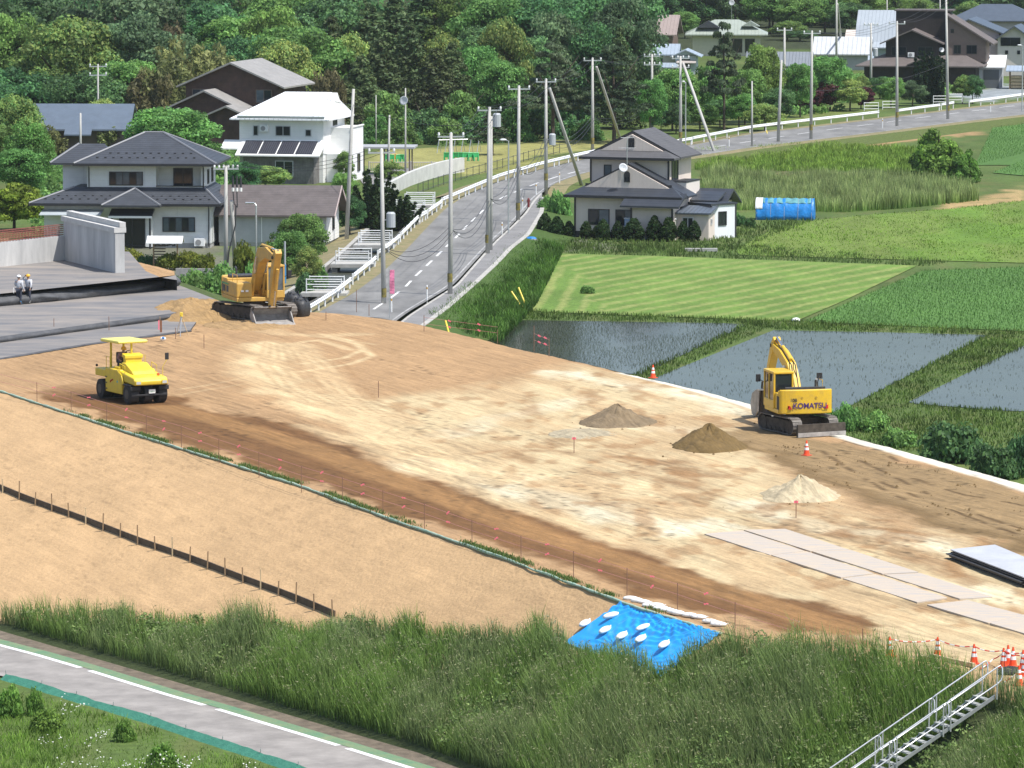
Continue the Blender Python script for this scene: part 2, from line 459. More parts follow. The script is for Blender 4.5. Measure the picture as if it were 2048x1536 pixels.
    l, d, p = line([(330, 815), (450, 845), (600, 890), (760, 950), (900, 1000), (1100, 1075), (1300, 1140), (1500, 1200), (1700, 1262)], .95, .35, False)
    c = over(c, (176, 128, 76), l * .8 * sstep(-4, 8, t))
    for o, a in ((-.62, .5), (-.2, .35), (.25, .4), (.7, .45)):
        pts = [(330, 815), (600, 890), (900, 1000), (1300, 1140), (1700, 1262)]
        P = np.array([xy(u, v, ZP) for u, v in pts]) + N2 * o
        dd, _ = pseg(x, y, P)
        c = over(c, (150, 106, 60), (1 - sstep(.03, .12, dd)) * a * sstep(.4, .6, fbm(t * .15, nn, 113)))
    near = line([(0, 782), (250, 862), (640, 985), (1000, 1113), (1250, 1206), (1430, 1264), (1780, 1340)], .75, .5)[0]
    c = over(c, (199, 154, 106), near * .8)
    # tyre sweeps and swirls left by the graders
    sw = [([(540, 690), (520, 730), (560, 770), (640, 810), (740, 850), (850, 905), (960, 960)], 1.7, 1.0), ([(600, 690), (640, 735), (700, 800), (760, 840)], .8, .7), ([(650, 672), (720, 690), (745, 712), (700, 728), (590, 745)], .22, 1.0), ([(640, 668), (700, 680), (725, 700), (690, 715), (600, 728)], .2, 1.0), ([(560, 690), (640, 680), (700, 700)], .3, .7), ([(360, 780), (440, 765), (520, 750)], .12, .6), ([(360, 790), (460, 772), (540, 762)], .12, .5), ([(590, 668), (660, 676), (750, 690)], .18, .5), ([(600, 850), (800, 915), (1000, 1000), (1250, 1085)], .5, .6), ([(480, 645), (560, 668), (640, 672), (720, 668)], .8, .5)]
    for pts, wd, a in sw:
        l, d, p = line(pts, wd, wd * .6, wd > 1)
        c = over(c, (234, 197, 142), l * a * (.6 + .4 * sstep(.35, .6, g1[..., 0])))
    for k in range(9):
        pts = [(530 + 12 * k, 685 + 2 * k), (515 + 22 * k, 730), (560 + 24 * k, 775 + 3 * k), (640 + 26 * k, 815 + 4 * k)]
        l, d, p = line(pts, .07, .05, False)
        c = over(c, (160, 114, 68), l * .5 * sstep(.3, .6, g1[..., 0]))
    # tyre tracks: pairs of narrow lines wandering along the working direction
    rt = np.random.default_rng(5)
    for k in range(46):
        s0 = -40 + 120 * rt.random(); L_ = 12 + 30 * rt.random(); n0 = -(2 + 17 * rt.random()); dr = rt.normal() * 3.5; cv = rt.normal() * 2.0
        P = np.array([O2 + D2 * (s0 + L_ * f) + N2 * (n0 + dr * f + cv * math.sin(math.pi * f)) for f in np.linspace(0, 1, 8)])
        P = np.array([Ec(tau(p[None]))[0] + (p - O2 - D2 * tau(p[None])[0]) for p in P])
        d1, p1 = pseg(x, y, P)
        lay = sum((1 - sstep(.05, .13, np.abs(d1 - o_))) for o_ in (.12, .75)) * sstep(0, .15, p1) * (1 - sstep(.8, 1, p1)) * sstep(.35, .55, fbm(t * .5, nn * .8, 200 + k))
        c = c * (1 - lay[..., None] * (.20 if k % 3 else -.16))
    # pale strip along the far shoulder on the right
    ws, d, p = line([(1270, 740), (1400, 773), (1500, 801), (1600, 836), (1700, 868), (1870, 918), (2048, 968), (2300, 1045)], 1.0, .2, False)
    c = over(c, (246, 231, 200), ws * .95)
    # pebbles
    c = c * (1 - .5 * (sstep(.80, .86, vnoise(x * 5, y * 2.2, 131)) * sstep(.5, .7, n2[..., 0]))[..., None])
    return c
q = np.linspace(-118, 104, 1350); wv = np.linspace(0, 1, 180)
Q, Wv = np.meshgrid(q, wv, indexing='ij')
PE, PB = Ec(Q), Bc(Q)
PX = PE * (1 - Wv[..., None]) + PB * Wv[..., None]
pz = ZP + (fbm(PX[..., 0] * .5, PX[..., 1] * .25, 5) - .5) * .10 + (fbm(PX[..., 0] * 2.2, PX[..., 1] * 1.1, 6) - .5) * .05
pz = pz - .22 * sstep(.93, 1, Wv) ** 2
def gridf(a, b):
    i = np.arange(a - 1)[:, None] * b + np.arange(b - 1)[None]
    return np.stack([i, i + b, i + b + 1, i + 1], -1).reshape(-1, 4)
V = np.stack([PX[..., 0], PX[..., 1], pz], -1).reshape(-1, 3)
M_soil = mat_paint('soil', 0.95, 0.16, 5, 0.06, 5, streak=.24)
o = np_mesh('construction_ground', V, gridf(1350, 180), M_soil, soil(V[:, 0], V[:, 1]), True); tag(o, kind='structure')

# near slope: straw mat over sand; the lower part grows grass
q2 = np.linspace(-118, 150, 760); w2 = np.linspace(0, 1, 120)
Q2, W2 = np.meshgrid(q2, w2, indexing='ij')
SE, ST = Ec(Q2), Tc(Q2)
SX = SE * (1 - W2[..., None]) + ST * W2[..., None]
def slope_z(w): return ZP + (ZT - ZP) * w
sz = slope_z(W2) + (fbm(SX[..., 0] * .6, SX[..., 1] * .3, 15) - .5) * .12 * np.minimum(1, W2 * 12)
Su, Sv = proj(np.stack([SX[..., 0], SX[..., 1], sz], -1))
def slope_pt(u, v):
    k = np.argmin((Su - u) ** 2 + (Sv - v) ** 2)
    i, j = divmod(int(k), 120)
    return Vector((SX[i, j, 0], SX[i, j, 1], sz[i, j]))
V = np.stack([SX[..., 0], SX[..., 1], sz], -1).reshape(-1, 3)
n = fbm(V[:, 0] * 1.3, V[:, 1] * .8, 61)[:, None]; n3 = fbm(V[:, 0] * .3 + V[:, 2] * .8, V[:, 1] * .12, 62)[:, None]
c = np.array(lin((218, 173, 120))) * (.9 + .2 * n) * (.88 + .24 * n3)
speck = sstep(.74, .80, vnoise(V[:, 0] * 13, V[:, 1] * 6 + V[:, 2] * 17, 77)) * sstep(.45, .65, fbm(V[:, 0] * .5, V[:, 1] * .2, 78))
c = c * (1 - .18 * speck[:, None])
gb_u = [-400, 0, 300, 600, 700, 900, 1095, 1130, 1200, 1310, 1385, 1445, 1600, 1780, 1900, 2000, 2300]
gb_v = [1238, 1240, 1246, 1262, 1262, 1272, 1278, 1308, 1320, 1346, 1322, 1306, 1312, 1345, 1372, 1400, 1455]
def grassy(u, v): return v > np.interp(u, gb_u, gb_v)
vu, vv = proj(V)
gm = sstep(-6, 10, vv - np.interp(vu, gb_u, gb_v))[:, None]
c = c * (1 - gm) + np.array((.045, .06, .022)) * gm
M_straw = mat_paint('straw_mat', 0.95, 0.12, 4, 0.05, 6, streak=.10)
o = np_mesh('embankment_slope', V, gridf(760, 120), M_straw, c, True); tag(o, kind='structure')

# far side of the embankment down to the paddies
q3 = np.linspace(-60, 104, 300); w3 = np.linspace(0, 1, 14)
Q3, W3 = np.meshgrid(q3, w3, indexing='ij')
b0 = Bc(Q3); far = b0 - N2 * (5.5 * W3[..., None])
far = far + np.array([0.0, 1.0]) * (4.0 * W3 * sstep(-12, -30, Q3))[..., None] * 1.5
V = np.stack([far[..., 0], far[..., 1], ZP - .22 - 2.6 * W3 + (fbm(far[..., 0] * .7, far[..., 1] * .5, 81) - .5) * .25 * W3], -1).reshape(-1, 3)
c = np.array((.06, .085, .025)) * (.8 + .4 * fbm(V[:, 0], V[:, 1], 83)[:, None])
M_turf = mat_paint('turf', 0.95, 0.35, 2.5, 0.10, 4)
o = np_mesh('embankment_back_slope', V, gridf(300, 14), M_turf, c, True); tag(o, kind='structure')

# ------------------------------------------------------------------ valley ground and wooded hill
def hillz(x, y):
    x = np.asarray(x, float); y = np.asarray(y, float)
    y0 = 532 + 308 * sstep(8, 15, x) + (fbm(x * .05, x * .01, 91) - .5) * 14
    d = np.maximum(0, y - y0)
    return np.minimum(62, .36 * d * d / (d + 14)) + np.where(d > 0, (fbm(x * .06, y * .06, 92) - .5) * 3 * sstep(0, 20, d), 0)
def groundz(x, y):
    x = np.asarray(x, float); y = np.asarray(y, float)
    p = np.stack([x, y], -1); t = tau(p)
    b = Bc(t); s = (x - b[..., 0]) * -N2[0] + (y - b[..., 1]) * -N2[1]      # >0 beyond the far edge
    return -2.86 + 2.86 * sstep(-6, 0.5, s) + hillz(x, y)
def gz(x, y): return float(groundz(np.array([x]), np.array([y]))[0])
gx = np.concatenate([np.linspace(-500, -130, 24), np.linspace(-125, 125, 260), np.linspace(130, 500, 24)])
gy = np.concatenate([np.linspace(60, 255, 70), np.linspace(256, 700, 450), np.linspace(706, 1200, 60)])
GX, GY = np.meshgrid(gx, gy, indexing='ij')
GZ = groundz(GX, GY)
V = np.stack([GX, GY, GZ], -1).reshape(-1, 3)
X, Y_ = V[:, 0], V[:, 1]
n1 = fbm(X * .35, Y_ * .12, 201)[:, None]; n2 = fbm(X * 1.5, Y_ * .4, 202)[:, None]
c = np.array((.075, .115, .028)) * (.6 + .8 * n1)
c = c * (1 - .5 * sstep(.5, .7, n2)) + np.array((.12, .12, .045)) * .5 * sstep(.5, .7, n2)
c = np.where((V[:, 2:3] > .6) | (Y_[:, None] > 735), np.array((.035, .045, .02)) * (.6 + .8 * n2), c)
def gpatch(c, pts, col, soft=1.5, a=1.0, z=0.0):
    P = np.array([xy(u, v, z) for u, v in pts])
    m = (1 - sstep(-soft, soft, polyd(X + (n1[:, 0] - .5) * 6, Y_ + (n2[:, 0] - .5) * 14, P))) * a
    return c * (1 - m[:, None]) + np.array(lin(col)) * (.7 + .6 * n2) * m[:, None]
c = gpatch(c, [(700, 330), (760, 300), (900, 295), (1060, 285), (1200, 272), (1260, 285), (1150, 300), (1000, 335), (930, 350)], (165, 155, 88))
c = gpatch(c, [(930, 330), (1100, 318), (1200, 300), (1340, 280), (1340, 300), (1150, 322), (1000, 352)], (140, 135, 70))
c = gpatch(c, [(1330, 262), (1420, 258), (1560, 250), (1740, 228), (1740, 205), (1560, 215), (1330, 240)], (118, 125, 62))
c = gpatch(c, [(1300, 215), (1380, 210), (1400, 190), (1300, 190)], (120, 100, 80))
c = gpatch(c, [(1900, 185), (2060, 165), (2060, 190), (1940, 205)], (158, 158, 150))
c = gpatch(c, [(1390, 300), (1500, 305), (1700, 282), (1960, 252), (1960, 268), (1700, 300), (1480, 325)], (176, 140, 92), 1)
c = gpatch(c, [(1430, 348), (1560, 346), (1840, 352), (1840, 357), (1430, 354)], (150, 128, 90), .6)
c = gpatch(c, [(1890, 412), (1960, 395), (2060, 370), (2060, 395), (1960, 418), (1900, 425)], (196, 160, 105), .8, .9)
c = gpatch(c, [(1060, 485), (1150, 487), (1180, 500), (1130, 503)], (140, 130, 110), 1)
c = gpatch(c, [(230, 480), (460, 480), (480, 560), (240, 560)], (120, 115, 90), 1)
o = np_mesh('ground', V, gridf(len(gx), len(gy)), M_turf, c, True); tag(o, kind='structure')

# ------------------------------------------------------------------ flat sheets: fields and water
def sheet(name, pts, z, colf, material, step=.5, kind='structure', zn=0.0):
    P = np.array([xy(u, v, z) for u, v in pts])
    return sheetw(name, P, z, colf, material, step, kind, zn)
def sheetw(name, P, z, colf, material, step=.5, kind='structure', zn=0.0):
    """a clipped grid: rows across the polygon"""
    y0, y1 = P[:, 1].min(), P[:, 1].max()
    ys = np.linspace(y0 + 1e-3, y1 - 1e-3, max(3, int((y1 - y0) / step)))
    nx = max(3, int((P[:, 0].max() - P[:, 0].min()) / step))
    rows = []
    for yy in ys:
        xs = []
        for i in range(len(P)):
            a, b = P[i], P[(i + 1) % len(P)]
            if (a[1] > yy) != (b[1] > yy): xs.append(a[0] + (b[0] - a[0]) * (yy - a[1]) / (b[1] - a[1]))
        rows.append(np.stack([np.linspace(min(xs), max(xs), nx), np.full(nx, yy)], -1))
    G = np.array(rows)
    V = np.concatenate([G, np.full(G.shape[:2] + (1,), z)], -1).reshape(-1, 3)
    if zn: V[:, 2] += (fbm(V[:, 0] * .8, V[:, 1] * .4, 303) - .5) * zn
    Fq = gridf(len(ys), nx)[:, ::-1]
    o = np_mesh(name, V, Fq, material, colf(V[:, 0], V[:, 1]) if colf else None, True)
    return tag(o, kind=kind)
M_water = mat_water('paddy_water', (.030, .034, .026))
paddy = {'a': [(1046, 640), (1500, 647), (1283, 748), (1160, 745), (1010, 705), (960, 690)], 'b': [(1548, 660), (1976, 669), (1722, 800), (1610, 862), (1400, 800), (1292, 765), (1335, 745)], 'c': [(2420, 640), (2420, 830), (2048, 824), (1812, 806), (2048, 690), (2160, 640)]}
for k in 'abc': sheet('paddy_water', paddy[k], .04, None, M_water, 1.0)
M_rice = mat_paint('rice_field', .9, .3, 4, .05, 3)
def ricecol(x, y):
    n = fbm(x * .3, y * .1, 401)[:, None]; r = np.sin((x * .94 + y * .34) * 6.28 / .9)[:, None]
    return np.array((.075, .155, .035)) * (.75 + .5 * n) * (1 + .18 * r)
ricef = [[(1846, 541), (2060, 534), (2500, 548), (2500, 668), (2048, 662), (1610, 643)], [(1985, 256), (2060, 240), (2400, 200), (2400, 330), (2060, 305), (1950, 330)], [(1985, 345), (2060, 315), (2400, 330), (2400, 360), (2060, 352)]]
for i_, p_ in enumerate(ricef): sheet('rice_field', p_, .05 + .012 * i_, ricecol, M_rice, .45)
def haycol(x, y):
    n = fbm(x * .5, y * .2, 411)[:, None]; m = fbm(x * 2.1, y * .9, 412)[:, None]
    lf = x < 4.2 + (355 - y) * .06 + (n[:, 0] - .5) * 3
    d = np.where(lf, x * 1.0 - y * .07, x * .885 - y * .465) + fbm(x * .12, y * .04, 415) * 1.2
    r = sstep(.5, .95, np.sin(d * 6.28 / np.where(lf, 1.5, 2.0)) * .5 + .5 + (m[:, 0] - .5) * .55)[:, None]
    return (np.array((.11, .185, .036)) * (.7 + .6 * n)) * (1 - r * .45) + np.array((.33, .32, .12)) * r * .45 * (.6 + .6 * m)
hayf = [(1118, 507), (1320, 512), (1834, 531), (1690, 600), (1592, 642), (1300, 632), (1060, 622), (1100, 560)]
sheet('mown_field', hayf, .05, haycol, M_turf, .35)
def limecol(x, y):
    n = fbm(x * .25, y * .06, 421)[:, None]; m = fbm(x * 1.4, y * .5, 422)[:, None]; k = fbm(x * .12, y * .03, 423)[:, None]
    c = np.array((.105, .185, .028)) * (.65 + .7 * n)
    c = c * (1 - .45 * sstep(.48, .62, k)) + np.array((.15, .16, .05)) * .45 * sstep(.48, .62, k)
    return c * (.8 + .4 * m)
limef = [(1470, 500), (1540, 462), (1630, 440), (1760, 428), (1900, 418), (2060, 400), (2500, 400), (2500, 530), (2060, 526), (1700, 516), (1480, 510)]
sheet('meadow', limef, .05, limecol, M_turf, .5)

# ------------------------------------------------------------------ road, pavement, markings
ZR = 0.5
def offs(P, d):
    P = np.asarray(P, float); t = np.gradient(P, axis=0); t /= np.linalg.norm(t, axis=1)[:, None]
    return P + np.stack([-t[:, 1], t[:, 0]], -1) * d
def resample(P, n):
    P = np.asarray(P, float); L = np.concatenate([[0], np.cumsum(np.linalg.norm(np.diff(P, axis=0), axis=1))])
    s = np.linspace(0, L[-1], n)
    return np.stack([np.interp(s, L, P[:, 0]), np.interp(s, L, P[:, 1])], -1)
def smooth(P, k=3):
    P = P.copy()
    for _ in range(k): P[1:-1] = (P[:-2] + 2 * P[1:-1] + P[2:]) / 4
    return P
def ribbon(name, L, Rr, z, material, kind='structure', n=160, zl=None, zr=None, col=None, taper=0):
    A, Bq = smooth(resample(L, n)), smooth(resample(Rr, n))
    V = np.concatenate([np.concatenate([A, np.full((n, 1), z if zl is None else zl)], 1), np.concatenate([Bq, np.full((n, 1), z if zr is None else zr)], 1)])
    if taper:
        k = np.minimum(1, np.arange(n) / taper); V[:n, 2] *= k; V[n:, 2] *= k
    i = np.arange(n - 1); Fq = np.stack([i, i + n, i + n + 1, i + 1], -1)
    e = V[Fq[0]]; nz = np.cross(e[1] - e[0], e[3] - e[0])[2]
    if nz < 0: Fq = Fq[:, ::-1]
    o = np_mesh(name, V, Fq, material, None if col is None else np.tile(col, (len(V), 1)))
    if kind: tag(o, kind=kind)
    return o
W_ = lambda pts, z=ZR: np.array([xy(u, v, z) for u, v in pts])
rl = W_([(560, 690), (640, 622), (705, 588), (770, 540), (812, 500), (852, 457), (892, 416), (935, 389), (1000, 362), (1100, 334), (1180, 316), (1270, 303), (1385, 290), (1500, 268), (1650, 251), (1760, 238), (1900, 221), (2048, 204), (2300, 176)])
rr = W_([(720, 700), (811, 627), (906, 571), (965, 506), (988, 482), (1018, 455), (1047, 425), (1072, 395), (1110, 366), (1170, 345), (1270, 326), (1390, 312), (1500, 295), (1650, 277), (1800, 259), (1900, 246), (2048, 229), (2300, 199)])
M_asph = mat('asphalt', (.185, .182, .174), .9, .38, .5, .012, 14, world=True, stretch=(1, .35, 1))
M_pave = mat('old_asphalt_pavement', (.20, .195, .19), .9, .25, .5, .012, 14, world=True)
M_mark = mat('road_paint', (.62, .62, .60), .7, .25, 4, world=True)
M_kerb = mat('kerb_concrete', (.40, .385, .35), .85, .3, 1.2, world=True)
ribbon('road', rl, rr, ZR, M_asph)
rl2, rr2 = smooth(resample(rl, 160)), smooth(resample(rr, 160))
M_verge = mat('dry_verge', (.26, .20, .11), .95, .5, 1.5, .05, 6, world=True, col2=(.12, .13, .045))
ribbon('road_verge', offs(rl2, 1.5), rl2 * 1.0, 0, M_verge, zl=ZR - .02, zr=ZR - .004)
ribbon('road_bank', offs(rl2[62:], 4.2), offs(rl2[62:], 1.5), 0, M_verge, zl=-.2, zr=ZR - .02)
sl_ = W_([(730, 705), (818, 634), (912, 574), (970, 508), (992, 484), (1022, 457), (1049, 430), (1066, 405), (1080, 390)])
sr_ = W_([(780, 700), (852, 646), (890, 618), (945, 570), (990, 528), (1016, 500), (1052, 472), (1078, 430), (1084, 398)])
def kerb(name, Pl, wd, z0, z1, n=120):
    A = smooth(resample(Pl, n)); Bq = offs(A, -wd); m = MB()
    for i in range(n):
        m.v += [(*A[i], z0), (*A[i], z1), (*Bq[i], z1), (*Bq[i], z0)]
    for i in range(n - 1):
        for k in range(3):
            m.f.append((i * 4 + k, i * 4 + k + 1, i * 4 + 5 + k, i * 4 + 4 + k)); m.m.append(0)
    o = m.build(name, M_kerb); tag(o, kind='structure'); return o
kerb('kerb', sl_, .18, ZR - .1, ZR + .14)
ribbon('pavement', offs(smooth(resample(sl_, 160)), -.18), sr_, ZR + .12, M_pave)
kerb('pavement_edge', sr_, .35, -.3, ZR + .16)
srp = smooth(resample(sr_, 160))
rrp = smooth(resample(rr, 160))[70:]
ribbon('pavement_bank', offs(srp, -.35), offs(srp, -3.6), 0, M_turf, zl=ZR + .12, zr=.0, col=(.055, .095, .022))
ribbon('roadside_verge', rrp, offs(rrp, -1.6), 0, M_verge, zl=ZR - .004, zr=ZR - .03, taper=6)
ribbon('roadside_bank', offs(rrp, -1.6), offs(rrp, -5), 0, M_turf, zl=ZR - .03, zr=.0, col=(.085, .11, .03), taper=6)
cl = smooth(resample(W_([(745, 620), (784, 594), (811, 573.5), (831, 552), (852, 532.5), (871.5, 514), (890, 495.6), (909, 478), (923.7, 462), (939, 447), (954, 432.5), (968, 418.5), (985, 406), (1007, 394), (1037, 381), (1072, 367), (1112, 354), (1156, 342), (1250, 322), (1380, 301), (1448, 291), (1508, 281.5), (1577, 271), (1638, 262), (1694, 254.6), (1753, 247), (1811, 239), (1870, 231.5), (1921, 225), (1975, 218), (2100, 203)]), 700), 2)
L = np.concatenate([[0], np.cumsum(np.linalg.norm(np.diff(cl, axis=0), axis=1))])
m = MB(); s = 0.5
while s < L[-1] - 5:
    k = 6; ss = np.linspace(s, s + 4.4, k)
    pc = np.stack([np.interp(ss, L, cl[:, 0]), np.interp(ss, L, cl[:, 1])], -1)
    a, b = offs(pc, .09), offs(pc, -.09)
    m.add([(*p, ZR + .006) for p in a] + [(*p, ZR + .006) for p in b], [(i, i + k, i + k + 1, i + 1) for i in range(k - 1)])
    s += 8.3
o = m.build('road_centre_line', M_mark); tag(o, kind='structure')
for P_, d in ((rr2, .35),):
    o = ribbon('road_edge_line', offs(P_, d), offs(P_, d - .12), ZR + .006, mat('worn_road_paint', (.36, .36, .35), .8, .5, .6, world=True))

# service path at the foot of the embankment
pl = W_([(-420, 1175), (-200, 1236), (0, 1289), (80, 1310), (165, 1335), (339, 1389), (420, 1412), (600, 1466), (680, 1490), (834, 1538), (1000, 1592), (1300, 1700)], ZT)
pr = W_([(-420, 1240), (-200, 1296), (0, 1352), (60, 1368), (150, 1396), (300, 1440), (400, 1474), (500, 1506), (600, 1540), (700, 1575), (900, 1650), (1150, 1760)], ZT)
M_path = mat('path_asphalt', (.265, .245, .225), .9, .32, .7, .008, 16, world=True)
ribbon('path', pl, pr, ZT + .02, M_path)
pl2 = smooth(resample(pl, 400)); L = np.concatenate([[0], np.cumsum(np.linalg.norm(np.diff(pl2, axis=0), axis=1))])
def pathstrip(name, lo, hi, z, material, gaps=()):
    m = MB(); P = resample(pl2, 400); a, b = offs(P, lo), offs(P, hi)
    uu, _ = proj(np.concatenate([P, np.full((400, 1), ZT)], 1))
    for i in range(399):
        if any(g0 < uu[i] < g1 for g0, g1 in gaps): continue
        m.add([(*a[i], z), (*b[i], z), (*b[i + 1], z), (*a[i + 1], z)], [(0, 1, 2, 3)])
    o = m.build(name, material); return tag(o, kind='structure')
pathstrip('path_edge_line', -.02, -.30, ZT + .028, mat('bright_road_paint', (.72, .72, .70), .6, .12, 3, world=True), ((164, 184), (415, 440), (680, 700)))
M_mat = mat('green_erosion_mat', (.19, .23, .12), .95, .5, 1.6, .05, 8, world=True, col2=(.085, .20, .115))
pathstrip('green_mat_strip', .62, -.02, ZT + .034, M_mat)
tp = Tc(np.linspace(-60, 100, 200))
V2 = offs(resample(pl2, 200), .62); V3 = tp
m = MB()
A_ = resample(V2, 200)
for i in range(199):
    a0, a1 = A_[i], A_[i + 1]
    t0, t1 = Tc(tau(a0)), Tc(tau(a1))
    m.add([(*a0, ZT + .03), (*a1, ZT + .03), (*t1, ZT + .03), (*t0, ZT + .03)], [(3, 2, 1, 0) if i >= 0 else ()])
o = m.build('slope_toe', mat('dry_toe_soil', (.15, .12, .085), .95, .5, 2, .06, 6, world=True)); tag(o, kind='structure')
# ------------------------------------------------------------------ leaves and grass
def unit(n_, r=rng):
    v = r.normal(size=(n_, 3)); return v / np.linalg.norm(v, axis=1)[:, None]
def leaf_quads(C_, N_, size, asp=1.6):
    n_ = len(C_)
    a = np.cross(N_, unit(n_)); a /= np.maximum(np.linalg.norm(a, axis=1), 1e-6)[:, None]
    b = np.cross(N_, a)
    s = (size * (.6 + .8 * rng.random(n_)))[:, None]
    V = np.stack([C_ - a * s * asp * .5, C_ + b * s * .5, C_ + a * s * asp * .5, C_ - b * s * .5], 1).reshape(-1, 3)
    return V, np.arange(4 * n_).reshape(-1, 4)
def puff_leaves(P, rad, per, size, squash=.8, jit=.55, lo=-.5, asp=1.6, droop=0):
    """leaf clumps: P puff centres, rad their radii; leaves sit on the outer shell of each puff"""
    n_ = len(P) * per
    d = unit(n_); d[:, 2] = np.where(d[:, 2] < lo, -d[:, 2] * .6, d[:, 2])
    rr_ = np.repeat(rad, per) * (.55 + .5 * rng.random(n_) ** .6)
    C_ = np.repeat(P, per, 0) + d * rr_[:, None] * np.array([1, 1, squash])
    if droop: C_[:, 2] -= droop * rng.random(n_) ** 2
    nn = d + rng.normal(size=(n_, 3)) * jit; nn /= np.linalg.norm(nn, axis=1)[:, None]
    V, Fq = leaf_quads(C_, nn, size, asp)
    br = np.repeat(np.repeat(.62 + .76 * rng.random(len(P)), per) * (.75 + .5 * rng.random(n_)), 4)
    return V, Fq, br
def colored(br, c, c2=None):
    c = np.array(c); t = rng.random(len(br) // 4).repeat(4)[:, None]
    base = c if c2 is None else c * (1 - t) + np.array(c2) * t
    return base * br[:, None]

M_leafA = mat_leaf('broad_leaves', (1, 1, 1), .42, .22, .02)
M_leafB = mat_leaf('conifer_needles', (1, 1, 1), .3, .22, .02)
M_leafC = mat_leaf('garden_leaves', (1, 1, 1), .42, .12, .012)
DG, MG, LG, YG = (.062, .145, .064), (.120, .25, .075), (.20, .365, .085), (.32, .39, .10)
CE, PI, BA = (.062, .108, .042), (.075, .118, .056), (.30, .33, .12)

